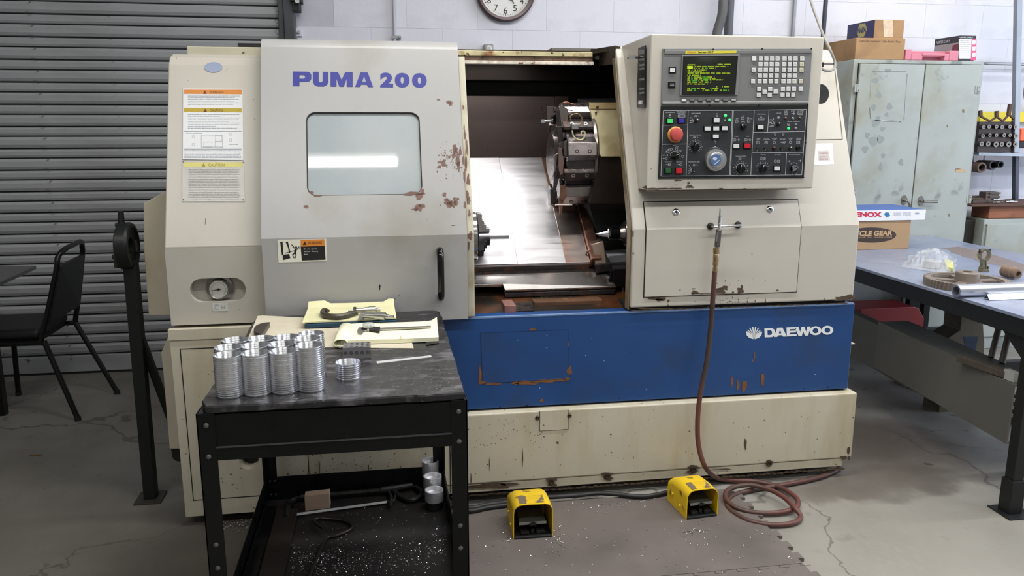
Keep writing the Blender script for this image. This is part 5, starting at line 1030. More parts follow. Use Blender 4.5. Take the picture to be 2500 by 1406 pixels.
for k in range(520):
    u = rs_.random()**.6; x = X0+.06+(X1-X0-.08)*u; y = Y0+.03+(Y1-Y0-.06)*rs_.random()**1.2
    a = rs_.gauss(.5+.9*(x-X0), .5); ln_ = rs_.uniform(.003, .013)*(1.6 if rs_.random() < .1 else 1); w_ = rs_.uniform(.0003, .0009)
    d = Vector((math.cos(a), math.sin(a), 0)); n = Vector((-d.y, d.x, 0)); c = Vector((x, y, CZ+.0004)); m = c+d*ln_*.5+n*ln_*rs_.uniform(-.25, .25)
    mb.add([c-n*w_*.3, m-n*w_, c+d*ln_, m+n*w_], [(0, 1, 2, 3)])
mb.build('top_scratch', M('scratch_silver', (150, 149, 152), .35, .5, var=.2), CR, kind='stuff')
fz = CZ-.018; ah = .115
fx0, fx1, fy0, fy1 = X0-.006, X1+.004, Y0+.004, Y1-.01
tk = .003
mb = MB()
mb.box(fx0, fx1, fy0, fy0+tk, fz-ah*.70, fz).build('front_apron', black, CR, bev=.001)
MB().box(fx0+.036, fx1-.036, fy0-.0005, fy0+tk, fz-ah, fz-ah*.70-.002).build('front_rail', black, CR, bev=.001)
MB().box(fx0+.036, fx1-.036, fy0-.004, fy0+.002, fz-ah*.70-.003, fz-ah*.70-.0005).build('rail_edge', M('grey_rail_edge', (84, 86, 88), .4, .5, var=.2, vs=20), CR)  # thin lighter grey line along the top of the rail
MB().box(fx0, fx1, fy1-tk, fy1, fz-ah, fz).build('rear_apron', black, CR, bev=.001)
for x in (fx0, fx1-tk): MB().box(x, x+tk, fy0, fy1, fz-ah, fz).build('side_apron', black, CR, bev=.001)
MB().box(fx0, fx1, fy0, fy1, fz-.004, fz).build('top_pan', black, CR)
lw = .038
for (sx, x), (sy, y) in ((a, b) for a in ((1, fx0), (-1, fx1)) for b in ((1, fy0), (-1, fy1))):
    mb = MB(); xa, xb = sorted((x-sx*.002, x+sx*lw)); ya, yb = sorted((y-sy*.002, y+sy*.002)); mb.box(xa, xb, ya, yb, .0, fz)
    xa, xb = sorted((x-sx*.002, x+sx*.002)); ya, yb = sorted((y-sy*.002, y+sy*lw)); mb.box(xa, xb, ya, yb, .0, fz)
    lg = mb.build('leg', black, CR, bev=.001)
    MB().box(*sorted((x-sx*.004, x+sx*.05)), *sorted((y-sy*.004, y+sy*.05)), 0, .006).build('leg_foot', rubber, lg)
    if sy == 1:
        for z in (fz-.028, fz-ah+.012, .42, .36): MB().lathe((x+sx*lw*.5, y-.002, z), (0, -1, 0), [(0, .006), (.0018, .0058), (.0035, .003), (.004, .0005)], 12).build('bolt', M('dull_bolt', (120, 120, 120), .35, .8, var=.1), lg, smooth=True)
# lower tray
TZ = .115
rl_z = .085
MB().box(fx0+.004, fx1-.004, fy0+.004, fy1-.004, TZ-.003, TZ).build('lower_tray', M('dirty_black_tray', (34, 31, 30), .5, .2, var=.3, vs=6, col2=(52, 48, 46), c2=(.5, .75), c2s=4, col3=(110, 108, 104), c3=(.68, .74), c3s=60), CR)
for x in (fx0+.001, fx1-tk-.001): MB().box(x, x+tk, fy0+.003, fy1-.003, TZ-.01, TZ+rl_z).build('tray_side', black, CR, bev=.001)
MB().box(fx0+.003, fx1-.003, fy1-tk-.003, fy1-.003, TZ-.01, TZ+rl_z).build('tray_side', black, CR, bev=.001)
MB().box(fx0+.003, fx1-.003, fy0+.003, fy0+tk+.003, TZ-.01, TZ+rl_z*.5).build('tray_side', black, CR, bev=.001)
mb = MB()
for x in (fx0+.014, fx0+.03):
    for z in (TZ+.02, TZ+.07): mb.lathe((x, fy1-tk-.004, z), (0, -1, 0), [(0, .006), (.003, .005), (.005, .0005)], 10)
mb.build('bolt', darksteel, CR, smooth=True, kind='stuff')
# steel bar lying along the left side of the tray
t = thing('flat_iron_bar', 'dark flat iron bar lying lengthwise on the left of the lower cart tray', 'metal bar', (fx0+.06, 2.1, TZ))
MB().box(fx0+.045, fx0+.115, fy0+.06, fy1-.10, TZ+.001, TZ+.012).build('bar', M('rusty_dark_bar', (44, 37, 33), .5, .5, var=.25, vs=8), t, bev=.002)
t = thing('steel_angle_bar', 'thin black angle bar leaning along the tray side left of the flat iron bar', 'metal bar', (fx0+.02, 2.1, TZ))
MB().box(fx0+.008, fx0+.04, fy0+.06, fy1-.06, TZ+.001, TZ+.005).box(fx0+.008, fx0+.012, fy0+.06, fy1-.06, TZ+.005, TZ+.035).build('bar', black, t, bev=.001)
# three turned cups
cupm = M('cup_aluminium', (214, 214, 218), .28, .6, var=.04); cupd = M('dark_cup_base', (40, 40, 42), .4, .5, var=.1)
for i, (px, pyt, w, ht, lab_) in enumerate(((1050, 1124, 42, .105, 'rear turned aluminium cup on the lower cart tray, farthest of three'), (1056, 1162, 44, .085, 'middle turned aluminium cup on the lower cart tray'), (1060, 1196, 45, .066, 'front turned aluminium cup on the lower cart tray, black below its rim'))):
    zt_ = TZ+ht; c = P(px, pyt, Z=zt_); r = w/2/FPX*(c-C0).dot(FW)
    t = thing('aluminium_cup', lab_, 'cup', (c.x, c.y, TZ), group='turned cups on the lower tray')
    MB().lathe((c.x, c.y, TZ+.001), (0, 0, 1), [(0, r*.92), (ht*.45, r*.92), (ht*.45, r*.9)], 36).build('cup_base', cupd if i == 2 else cupm, t, smooth=True)
    MB().lathe((c.x, c.y, TZ+ht*.45+.001), (0, 0, 1), [(0, r*.9), (0, r), (ht*.55, r), (ht*.55, r*.86), (ht*.55-.012, r*.82), (ht*.55-.014, .001)], 40).build('cup_body', cupm, t, smooth=True)
# hacksaw
hk = thing('hacksaw', 'black hacksaw with tubular back and D-shaped handle on the lower cart tray', 'saw', P(860, 1210, Z=TZ+.01))
hz = TZ+.012
def HK(x, y, z=hz): return P(x, y, Z=z)
a = HK(945, 1196, TZ+.018); b = HK(735, 1213, TZ+.018); MB().tube([a, b], .0085, 12).build('back_tube', M('hammered_grey', (62, 60, 58), .4, .7, var=.3, vs=60), hk, smooth=True)
MB().tube(smoothpath([HK(735, 1213, TZ+.018), HK(715, 1219), HK(702, 1232), HK(699, 1262)], 5), [.0065]*16, 8).tube(smoothpath([HK(722, 1219), HK(711, 1228), HK(706, 1242), HK(700, 1262)], 5), .004, 8).build('front_arm', blackmat, hk, smooth=True)
MB().slab([HK(700, 1262, TZ+.008), HK(945, 1228, TZ+.008), HK(945, 1223, TZ+.008), HK(700, 1257, TZ+.008)], (0, 0, .0015)).build('saw_blade', M('silver_blade', (206, 206, 206), .35, .3, var=.1), hk)
MB().tube([HK(930, 1196, TZ+.02), HK(950, 1194, TZ+.02), HK(1006, 1184, TZ+.02)], [.011, .012, .009], 10).tube(smoothpath([HK(946, 1196), HK(955, 1213), HK(953, 1228), HK(952, 1236)], 5), .006, 8).tube(smoothpath([HK(966, 1198), HK(965, 1212), HK(958, 1224), HK(953, 1234)], 5), .004, 8).tube(smoothpath([HK(960, 1198), HK(978, 1212), HK(1002, 1221), HK(1022, 1214), HK(1028, 1200), HK(1012, 1188), HK(1000, 1188)], 5), .0085, 10).build('handle', blackmat, hk, smooth=True)
MB().cyl(HK(948, 1224), HK(968, 1221), .004, 10).build('wing_nut', darksteel, hk)
# wood block
p = [P(745, 1248, Z=TZ), P(806, 1241, Z=TZ)]
wbk = MB().loft([[p[0], p[1], p[1]+Vector((0, .035, 0)), p[0]+Vector((0, .035, 0))], [v+Vector((0, 0, .055)) for v in (p[0], p[1], p[1]+Vector((0, .035, 0)), p[0]+Vector((0, .035, 0)))]]).build('wood_block', M('grimy_wood', (158, 136, 118), .75, var=.15, vs=8, st=(1, 6, 6)), None, bev=.002)
tag(wbk, 'small weathered wooden block leaning over the hacksaw back', 'wood block')
# bent rod hook
t = thing('bent_rod_hook', 'dark bent steel rod with a hooked end lying on the lower cart tray', 'hook', P(800, 1330, Z=TZ))
MB().tube(smoothpath([P(790, 1290, Z=TZ+.02), P(770, 1277, Z=TZ+.012), P(768, 1268, Z=TZ+.008), P(790, 1265, Z=TZ+.006), P(840, 1271, Z=TZ+.006), P(860, 1282, Z=TZ+.006), P(852, 1294, Z=TZ+.006), P(820, 1307, Z=TZ+.006), P(800, 1312, Z=TZ+.006), P(788, 1330, Z=TZ+.006), P(775, 1360, Z=TZ+.006), P(758, 1400, Z=TZ+.006), P(748, 1430, Z=TZ+.006)], 6), .0048, 10).build('rod', M('dark_rod', (66, 58, 54), .4, .8, var=.15), t, smooth=True)
# shavings
chipm = M('aluminium_shaving', (196, 196, 198), .3, .9, var=.05)
def shav(name, label, pts, parent=None, sz=(.002, .006)):
    rn = random.Random(len(pts)); mb = MB()
    for p in pts:
        a = rn.random()*6.28; s = rn.uniform(*sz); w = rn.uniform(.0006, .0016); d = Vector((math.cos(a), math.sin(a), rn.uniform(0, .3))); n = Vector((-d.y, d.x, 0))
        q = Vector(p)+Vector((0, 0, .0008)); m = q+d*s*.5+n*s*rn.uniform(-.3, .3)+Vector((0, 0, rn.uniform(.0, .0015)))
        mb.add([q-n*w, m-n*w, q+d*s-n*w+Vector((0, 0, 0)), q+d*s+n*w, m+n*w+Vector((0, 0, .0006)), q+n*w], [(0, 1, 4, 5), (1, 2, 3, 4)])
    o = mb.build(name, chipm, parent); tag(o, label, 'metal shavings', kind='stuff'); return o
rn = random.Random(4); pts = []
for k in range(900):
    r = rn.random()
    if r < .45: x, y = rn.gauss(790, 70), rn.gauss(1370, 22)
    elif r < .7: x, y = rn.gauss(950, 80), rn.gauss(1365, 22)
    elif r < .85: x, y = rn.gauss(1050, 40), rn.gauss(1325, 16)
    else: x, y = rn.uniform(670, 1090), rn.uniform(1215, 1400)
    p = P(x, y, Z=TZ)
    if fx0+.12 < p.x < fx1-.02 and fy0+.02 < p.y < fy1-.02: pts.append(p)
shav('tray_shavings', 'scattered small aluminium shavings on the lower cart tray', pts)
# ---------------- things on the cart top
# large drawing sheet
def sheet(pxs, z): return [P(x, y, Z=z) for x, y in pxs]
dr = MB().slab(sheet([(597, 846), (800, 848), (1010, 850), (1000, 815), (900, 780), (760, 776), (640, 770), (629, 771)], CZ+.0012), (0, 0, -.0006)).build('drawing_sheet', M('dingy_paper', (196, 188, 168), .7, var=.05, vs=8, col2=(172, 160, 138), c2=(.5, .8), c2s=6), None)
tag(dr, 'large dingy paper drawing sheet spread over the back of the cart top', 'paper')
# half-moon block
t = [P(x, y, Z=CZ+.016) for x, y in ((619.5, 806), (620, 800), (624, 795), (631, 791), (641, 788), (651, 786.5), (659, 786), (639, 816), (630, 813), (623, 810))]
hm = MB().slab(t, (0, 0, -.0143)).build('half_moon_block', M('dark_brown_block', (62, 54, 52), .4, .2, var=.08), None, bev=.001); tag(hm, 'dark half-moon shaped metal block on the drawing sheet', 'metal block')
# folder with legal pad, tools
yell = M('legal_pad_yellow', (214, 210, 168), .6, var=.03, vs=10); ypale = M('legal_pad_page', (236, 234, 204), .6, var=.03, vs=6)
z0 = CZ+.003
fo = thing('blue_folder', 'thick blue folder under a yellow legal pad at the back of the cart', 'folder', P(850, 790, Z=z0))
fz_ = z0+.015
qa = [P(744, 792, Z=fz_-.002), P(967, 783, Z=fz_-.002), P(963, 742, Z=fz_), P(762, 748, Z=fz_)]
MB().slab(qa, (0, 0, -.0145+.002)).build('folder_body', M('folder_teal_blue', (20, 60, 84), .5, var=.1), fo, bev=.002)
lp_ = thing('legal_pad', 'yellow legal pad with curled corners carrying the micrometers', 'notepad', P(850, 770, Z=fz_))
# curled pad mesh
def padmesh(c00, c10, c11, c01, th, curl, nu=16, nv=10):
    vs = []; fsx = []
    for j in range(nv+1):
        for i in range(nu+1):
            u = i/nu; v = j/nv; p = c00.lerp(c10, u).lerp(c01.lerp(c11, u), v); vs.append(p+Vector((0, 0, curl(u, v))))
    for j in range(nv):
        for i in range(nu): k = j*(nu+1)+i; fsx.append((k, k+1, k+nu+2, k+nu+1))
    mb = MB(); mb.add([v+Vector((0, 0, th)) for v in vs], fsx); mb.add(vs, fsx)
    rim = [j for j in range(nu+1)]+[(j*(nu+1)+nu) for j in range(1, nv+1)]+[nv*(nu+1)+i for i in range(nu-1, -1, -1)]+[j*(nu+1) for j in range(nv-1, 0, -1)]
    mb.loft([[vs[i] for i in rim], [vs[i]+Vector((0, 0, th)) for i in rim]], caps=False); return mb
padmesh(P(738, 790, Z=fz_), P(968, 779, Z=fz_), P(962, 743, Z=fz_), P(754, 750, Z=fz_), .004, lambda u, v: .012*max(0, (v-.75)/.25)**2*(1-abs(u-.5)*.4)*(1.6 if u < .2 or u > .9 else .6)+.001*math.sin(9*u)).build('pad', yell, lp_, smooth=True)
mb = MB(); pz = fz_+.0065
for k in range(14):
    v = k/13; a = P(757+ (1-v)*-6, 786-v*34, Z=pz); b = P(955, 776-v*30, Z=pz); n = Vector((0, .0004, 0)); mb.add([a-n, b-n, b+n, a+n], [(0, 1, 2, 3)])
mb.build('ruled_line', M('faint_rule', (206, 206, 160), .6, var=0), lp_)
# micrometers
pz = fz_+.006
mc = thing('outside_micrometer', 'grey outside micrometer with curved frame on the yellow pad', 'micrometer', P(850, 765, Z=pz))
frm = smoothpath([P(801, 759, Z=pz+.008), P(791, 757, Z=pz+.008), P(788, 764, Z=pz+.008), P(797, 771, Z=pz+.008), P(825, 773, Z=pz+.008), P(852, 768, Z=pz+.008), P(871, 760, Z=pz+.008), P(866, 753, Z=pz+.008)], 6)
MB().tube(frm, [.0065+.003*math.sin(math.pi*k/(len(frm)-1)) for k in range(len(frm))], 8).build('frame', M('enamel_grey_brown', (70, 66, 58), .4, .3, var=.1), mc, smooth=True)
O1 = P(850, 759, Z=pz+.013); O2 = P(929, 756, Z=pz+.013); dv = (O2-O1); L_ = dv.length
MB().lathe(O1, dv, [(0, .003), (L_*.25, .003), (L_*.25, .0075), (L_*.5, .0075), (L_*.5, .010), (L_*.63, .010), (L_*.63, .0125), (L_*.84, .0125), (L_*.84, .005), (L_*.88, .007), (L_, .007)], 20).build('thimble', M('satin_steel', (176, 174, 170), .3, .95, var=.06), mc, smooth=True)
mh = thing('micrometer_head', 'silver micrometer head with flat base lying in front of the outside micrometer', 'micrometer', P(920, 772, Z=pz))
O1 = P(888, 769, Z=pz+.013); O2 = P(961, 773, Z=pz+.013); dv = O2-O1; L_ = dv.length
MB().lathe(O1, dv, [(0, .010), (L_*.4, .010), (L_*.4, .0115), (L_*.5, .0115), (L_*.5, .0125), (L_*.72, .0125), (L_*.72, .007), (L_*.84, .007), (L_*.86, .004), (L_, .004)], 20).build('thimble', M('satin_steel'), mh, smooth=True)
MB().slab([P(873, 780, Z=pz+.002), P(889, 778, Z=pz+.002), P(893, 761, Z=pz+.012), P(880, 764, Z=pz+.012)], (0, 0, -.003)).build('flat_base', greym, mh, bev=.0008)
# second legal pad, rolled page on the left
sp_ = thing('rolled_legal_pad', 'open yellow legal pad with its cover pages rolled under, carrying the dial caliper', 'notepad', P(940, 820, Z=z0))
q00, q10, q11, q01 = P(832, 842, Z=z0), P(1071, 833, Z=z0), P(1067, 792, Z=z0), P(845, 800, Z=z0)
padmesh(q00, q10, q11, q01, .012, lambda u, v: .012*max(0, (u-.9)/.1)**2*max(0, (v-.7)/.3)+.0008*math.sin(7*u)).build('pad', ypale, sp_, smooth=True)
MB().slab([P(1040, 843, Z=z0-.001), P(1071, 838, Z=z0-.001), P(1070, 826, Z=z0-.001), P(1040, 832, Z=z0-.001)], (0, 0, .001)).build('backing_card', black, sp_)
# roll
e0 = P(832, 838, Z=z0+.013); e1 = P(846, 797, Z=z0+.013); ax_ = (e1-e0)
pts = [(math.cos(R(a))*.021*(1-a/1400), math.sin(R(a))*.0125*(1-a/1600)) for a in range(-90, 330, 15)]
dx = Vector((1, 0, 0)); loops = []
for kk in range(2):
    o = e0+ax_*kk; loops.append([o+dx*p[0]*-1+Vector((0, 0, p[1])) for p in pts])
mb = MB(); mb.loft(loops, caps=False, closed=False); ro = mb.build('rolled_page', ypale, sp_, smooth=True); sd = ro.modifiers.new('solid', 'SOLIDIFY'); sd.thickness = .0015
# dial caliper
pz = z0+.0135
dc = thing('dial_caliper', 'silver dial caliper with black body on the rolled legal pad', 'caliper', P(930, 800, Z=pz))
MB().slab([P(890, 806, Z=pz+.004), P(1052, 798, Z=pz+.004), P(1052, 795, Z=pz+.004), P(890, 801, Z=pz+.004)], (0, 0, -.003)).build('beam', M('satin_steel'), dc)
MB().slab([P(882, 801, Z=pz+.006), P(927, 809, Z=pz+.006), P(928, 797, Z=pz+.006), P(886, 795, Z=pz+.006)], (0, 0, -.005)).build('slide', blackmat, dc, bev=.001)
c = P(900, 797, Z=pz+.008); MB().lathe(c, (0, 0, 1), [(0, .018), (.008, .018), (.010, .015), (.0102, .0005)], 36).build('dial', M('dial_cover', (206, 208, 206), .15, .4, var=.02), dc, smooth=True)
MB().slab([P(872, 806, Z=pz+.003), P(874, 814, Z=pz+.003), P(884, 815, Z=pz+.003), P(890, 806, Z=pz+.003), P(888, 798, Z=pz+.003), P(876, 799, Z=pz+.003)], (0, 0, -.0025)).build('jaw', M('satin_steel'), dc, bev=.0005)
c = P(899, 808, Z=pz+.001); MB().lathe(c, (0, 0, 1), [(0, .004), (.007, .004)], 14).build('thumb_roller', steel, dc)
mb = MB(); c = P(978, 826, Z=z0+.0135); mb.add([c, c+Vector((.002, 0, 0)), c+Vector((.002, .03, 0)), c+Vector((0, .03, 0))], [(0, 1, 2, 3)]); mb.add([c+Vector((-.006, 0, 0)), c+Vector((.008, 0, 0)), c+Vector((.008, .001, 0)), c+Vector((-.006, .001, 0))], [(0, 1, 2, 3)]); mb.build('pencil_mark', M('pencil', (170, 170, 120), .6, var=0), sp_)
# 1-2-3 block with holes
bt = CZ+.032
a = P(838, 877, Z=CZ+.0005); b = P(905, 874, Z=CZ+.0005); c_ = P(910, 846, Z=bt); d_ = P(841, 849, Z=bt); e_ = P(838, 860, Z=bt)
w_ = b.x-a.x; dpt = .052
blk = thing('drilled_gauge_block', 'dark steel gauge block full of round holes in front of the rolled pad', 'metal block', (a.x+w_/2, a.y+dpt/2, CZ))
holes_f = [[(a.x+w_*(k+.5)/5+.0052*math.cos(R(t)), CZ+.016+.0058*math.sin(R(t))) for t in range(0, 360, 30)] for k in range(5)]
mb = MB(); plate(mb, [(a.x, CZ+.0005), (a.x+w_, CZ+.0005), (a.x+w_, bt), (a.x, bt)], holes_f, lambda u, v, w: (u, a.y-w, v), .006)
holes_t = [[(a.x+w_*(k+.5)/5+.0038*math.cos(R(t)), a.y+dpt*(j+.5)/3+.0038*math.sin(R(t))) for t in range(0, 360, 30)] for k in range(5) for j in range(3)]
plate(mb, [(a.x, a.y+.0062), (a.x+w_, a.y+.0062), (a.x+w_, a.y+dpt), (a.x, a.y+dpt)], holes_t, lambda u, v, w: (u, v, bt+w), .006)
mb.box(a.x, a.x+w_, a.y+.006, a.y+.0064, CZ+.0005, bt-.0001)
MBc = MB().box(a.x+.0002, a.x+w_-.0002, a.y+.0064, a.y+dpt-.0002, CZ+.0005, bt-.0065); 
mb.v, mb.f = mb.v, mb.f; mb.build('block_body', M('ground_dark_steel', (140, 138, 140), .35, .6, var=.08), blk)
MBc.box(a.x, a.x+.001, a.y+.006, a.y+dpt, CZ+.0005, bt-.006).box(a.x+w_-.001, a.x+w_, a.y+.006, a.y+dpt, CZ+.0005, bt-.006).build('block_core', M('dark_bore', (24, 23, 24), .4, .6, var=.1), blk)
# thin white rule
ru = MB().slab([P(920, 887, Z=CZ+.0015), P(1054, 871, Z=CZ+.0015), P(1052, 867, Z=CZ+.0015), P(919, 882, Z=CZ+.0015)], (0, 0, -.0013)).build('steel_rule', M('pale_rule', (214, 214, 214), .35, .4, var=.03), None); tag(ru, 'thin pale steel rule lying on the right of the cart top', 'ruler')
# ---------------- aluminium rings
rm = M('turned_ring_aluminium', (226, 227, 232), .22, .95, var=.04, vs=20, rvar=.05)
rowsx = [[(558, 970, 34), (625, 965, 34), (692, 960, 34), (759, 955, 33)], None, None]
base_pts = [P(563, 964, Z=CZ), P(630, 959, Z=CZ), P(696, 954, Z=CZ), P(761, 949, Z=CZ)]
RR = 33.5/FPX*(base_pts[0]-C0).dot(FW); RH = .00508
nring = {0: [19, 19, 19, 21], 1: [19, 19, 19, 21], 2: [19, 19, 19, 20]}
rowname = ('front', 'middle', 'rear'); colname = ('leftmost', 'second from left', 'third from left', 'rightmost')
ringp = None
def mkring():
    r = RR; h = RH
    return MB().lathe((0, 0, 0), (0, 0, 1), [(0, r*.90), (0, r*.998), (.00012, r), (h-.00012, r), (h, r*.998), (h, r*.965), (0, r*.90)], 48, caps=False)
rnd = random.Random(8)
pitch = RR*2+.0012
for row in range(3):
    for col in range(4):
        bx = base_pts[col].x+(0, -.011, -.006)[row]; by = base_pts[col].y+row*pitch*.985
        if row == 1 and col == 3: bx += .001
        for k in range(nring[row][col]):
            ox = rnd.uniform(-.0004, .0004); oy = rnd.uniform(-.0004, .0004)
            if col == 3 and k > 6: ox -= .0012
            top = k == nring[row][col]-1
            lb = ('topmost aluminium ring of the %s stack in the %s row on the cart' if top else 'aluminium ring within the %s stack of the %s row on the cart') % (colname[col], rowname[row])
            g_ = 'aluminium rings in the %s %s stack' % (rowname[row], colname[col])
            if ringp is None:
                ringp = mkring().build('aluminium_ring', rm, None, smooth=True); o = ringp
            else:
                o = ringp.copy(); COL.objects.link(o)
            o.location = (bx+ox, by+oy, CZ+.0006+k*(RH+.0001)); o.rotation_euler = (0, 0, rnd.random()*6); tag(o, lb, 'ring', g_)
c = P(851, 922, Z=CZ)
for k in range(8):
    o = ringp.copy(); COL.objects.link(o); o.location = (c.x+rnd.uniform(-.0006, .0006), c.y+rnd.uniform(-.0006, .0006), CZ+.0006+k*(RH+.0001)); o.scale = (.95, .95, 1)
    tag(o, 'topmost aluminium ring of the short separate stack on the cart' if k == 7 else 'aluminium ring within the short separate stack on the cart', 'ring', 'aluminium rings in the short stack')
# ================================================================ AIR HOSE AND BLOW GUN
hosem = M('faded_red_hose', (104, 56, 50), .5, var=.15, vs=9, st=(1, 1, 1), col2=(62, 48, 42), c2=(.38, .6), c2s=2.2)
ah_ = thing('air_hose', 'red-brown air hose hanging from the access door handle and coiled on the floor', 'air hose', P(1745, 900, Y=2.66))
YH = 2.668
top = [P(1745, 662, Y=YH), P(1741, 720, Y=YH), P(1735, 800, Y=YH), P(1726, 880, Y=YH-.01), P(1710, 960, Y=YH-.02), P(1703, 1030, Y=YH-.03), P(1706, 1090, Y=YH-.04), P(1722, 1140, Y=YH-.05), P(1750, 1166, Z=.035)]
fl_ = [(1790, 1172, .016), (1850, 1176, .014), (1905, 1190, .014), (1944, 1216, .022), (1944, 1238, .02), (1905, 1251, .014), (1840, 1251, .014), (1792, 1236, .02), (1771, 1212, .03), (1784, 1192, .035), (1830, 1184, .034), (1880, 1196, .034), (1915, 1215, .034), (1940, 1240, .03), (1955, 1262, .014), (1935, 1277, .012), (1880, 1281, .012), (1822, 1269, .012), (1782, 1244, .012), (1776, 1225, .012), (1794, 1208, .012), (1845, 1194, .012), (1920, 1182, .012), (1985, 1169, .012), (2028, 1155, .012), (2050, 1140, .012), (2046, 1120, .012)]
pts = smoothpath(top+[P(x, y, Z=z) for x, y, z in fl_], 7)
MB().tube(pts, .0092, 12).build('hose', hosem, ah_, smooth=True, autos=80)
a, b = P(1746, 664, Y=YH), P(1749, 604, Y=YH); d = b-a; L_ = d.length
MB().lathe(a, d, [(0, .0095), (L_*.2, .0095), (L_*.2, .007), (L_*.27, .007), (L_*.27, .0105), (L_*.42, .0105), (L_*.42, .009), (L_*.45, .0105), (L_*.72, .0105), (L_*.74, .0095), (L_*.78, .0115), (L_*.98, .0115), (L_, .008)], 16).build('brass_coupling', brass, ah_, smooth=True)
a, b = P(1751, 603, Y=YH), P(1755, 560, Y=YH-.004)
gb = MB().rbar(a, b, .018, .014).build('gun_body', M('gun_grey', (92, 90, 86), .4, .6, var=.1), ah_, bev=.003)
MB().cyl(P(1755, 562, Y=YH-.006), P(1758, 528, Y=YH-.012), .0062, 14).build('gun_barrel', chrome, ah_, smooth=True)
MB().cyl(P(1757.5, 530, Y=YH-.012), P(1758, 509, Y=YH-.012), .0035, 10, .002).build('gun_nozzle', steel, ah_, smooth=True)
MB().rbar(P(1756, 545, Y=YH-.022), P(1749, 590, Y=YH-.02), .010, .003).build('gun_trigger', steel, ah_, bev=.001)
# ================================================================ FOOT PEDALS, CABLE, MAT
yelp = M('chipped_yellow_paint', (226, 188, 22), .38, var=.06, vs=8, col2=(110, 84, 40), c2=(.62, .68), c2s=30)
yelt = M('worn_yellow_top', (214, 176, 30), .5, var=.1, vs=12, col2=(110, 96, 76), c2=(.46, .52), c2s=26)
def pedal(cx, yf, rz, w, h, label):
    t = thing('foot_pedal', label, 'foot pedal', (cx, yf, .0125), rz, group=None, world=False)
    d = .155; r = .030; th = .0028
    def U(w2, h2, r2):
        o = [(-w2, 0), (-w2, h2-r2)]+[(-w2+r2-r2*math.cos(R(a)), h2-r2+r2*math.sin(R(a))) for a in (20, 45, 70, 90)]+[(w2-r2+r2*math.cos(R(a)), h2-r2+r2*math.sin(R(a))) for a in (90, 70, 45, 20)]+[(w2, h2-r2), (w2, 0)]
        return o
    # guard: outer and inner shells from front (y=0) to back
    def sec(y, hs, ws=1): return [Vector((x*ws, y, z*hs)) for x, z in U(w/2, h, r)], [Vector((x*ws, y, z*hs)) for x, z in U(w/2-th, h-th, r-th)]
    mb = MB(); S = [sec(0, 1), sec(.06, 1.02), sec(.115, .98), sec(d, .80)]
    n = len(S[0][0])
    for lay in (0, 1): mb.loft([s[lay] for s in S], caps=False, closed=False)
    k = len(mb.v); mb.v += S[0][0]+S[0][1]; mb.f += [(k+i, k+i+1, k+n+i+1, k+n+i) for i in range(n-1)]
    mb.f.append(tuple(range(len(mb.v), len(mb.v)+n))); mb.v += S[-1][0]
    g_ = mb.build('guard', yelp, t, smooth=True, autos=50)
    tp = MB(); zt = h*1.0+.0006
    tp.add([(-w*.33, .006, h+.0006), (w*.30, .006, h+.0006), (w*.30, .058, h*1.02+.0006), (-w*.33, .058, h*1.02+.0006)], [(0, 1, 2, 3)]); tp.build('worn_patch', yelt, g_)
    MB().box(-w/2+.003, w/2-.003, -.004, d-.01, 0, .008).build('base_plate', blackmat, t, bev=.002)
    tr = MB(); tr.hexa([(-w*.34, .012, .044), (w*.34, .012, .044), (w*.30, .10, .062), (-w*.30, .10, .062), (-w*.34, .012, .052), (w*.34, .012, .052), (w*.30, .10, .070), (-w*.30, .10, .070)])
    td = tr.build('treadle', M('worn_pedal_black', (66, 68, 62), .4, .3, var=.1, vs=20), t, bev=.002)
    mb = MB()
    for k in range(9): x = -w*.28+w*.56*k/8; mb.box(x-.0012, x+.0012, .016, .09, .0545+.0, .0575+.0)
    mb = MB(); mb.box(-w*.345, -w*.05, .0085, .012, .044, .0535).box(w*.05, w*.345, .0085, .012, .044, .0535); mb.build('treadle_edge', M('bare_edge', (150, 152, 148), .35, .6, var=.1), td, bev=.001)
    MB().box(-.012, .012, .004, .014, .042, .050).build('treadle_notch', blackmat, td, bev=.001)
    mb = MB(); mb.box(-w*.3, -.012, .006, .05, .010, .022).box(.012, w*.3, .006, .05, .010, .022).box(-.006, .006, .01, .03, .01, .026); mb.build('spring_seat', M('dark_pedal_part', (36, 36, 34), .4, .4, var=.1), t, bev=.002)
    MB().box(-w*.32, w*.32, .085, .14, .008, .066).build('switch_body', blackmat, t, bev=.003)
    mb = MB()
    for sx, y, z in ((-1, .05, .028), (-1, .11, .045)): mb.lathe((-w/2, y, z), (-1, 0, 0), [(0, .006), (.004, .005), (.006, .0005)], 10)
    mb.build('side_screw', yelp, g_, smooth=True)
    return t
h1 = P(1303, 1228, Y=2.418).z-.012
pedal((P(1254, 1318, Z=.012).x+P(1352, 1316, Z=.012).x)/2, 2.41, R(-1), .136, h1, 'yellow foot pedal guard nearer the shop cart, worn brown on top')
pedal((P(1682, 1284, Z=.012).x+P(1767, 1271, Z=.012).x)/2, 2.455, R(5), .122, P(1720, 1196, Y=2.45).z-.012, 'yellow foot pedal guard beside the coiled red hose')
cb_ = thing('pedal_cable', 'thick dark grey cable running along the foot of the machine to the pedals', 'cable', P(1400, 1212, Z=.01))
cpts = [P(x, y, Z=.023) for x, y in ((1085, 1222), (1140, 1240), (1190, 1232), (1250, 1224), (1310, 1214), (1350, 1213), (1410, 1209), (1460, 1204), (1510, 1207), (1560, 1212), (1600, 1208), (1650, 1196), (1680, 1188))]
MB().tube(smoothpath(cpts, 6), .0085, 10).tube(smoothpath([p+Vector((0, -.018, -.002)) for p in cpts[:5]], 6), .0085, 10).build('cable_body', rubber, cb_, smooth=True, autos=80)
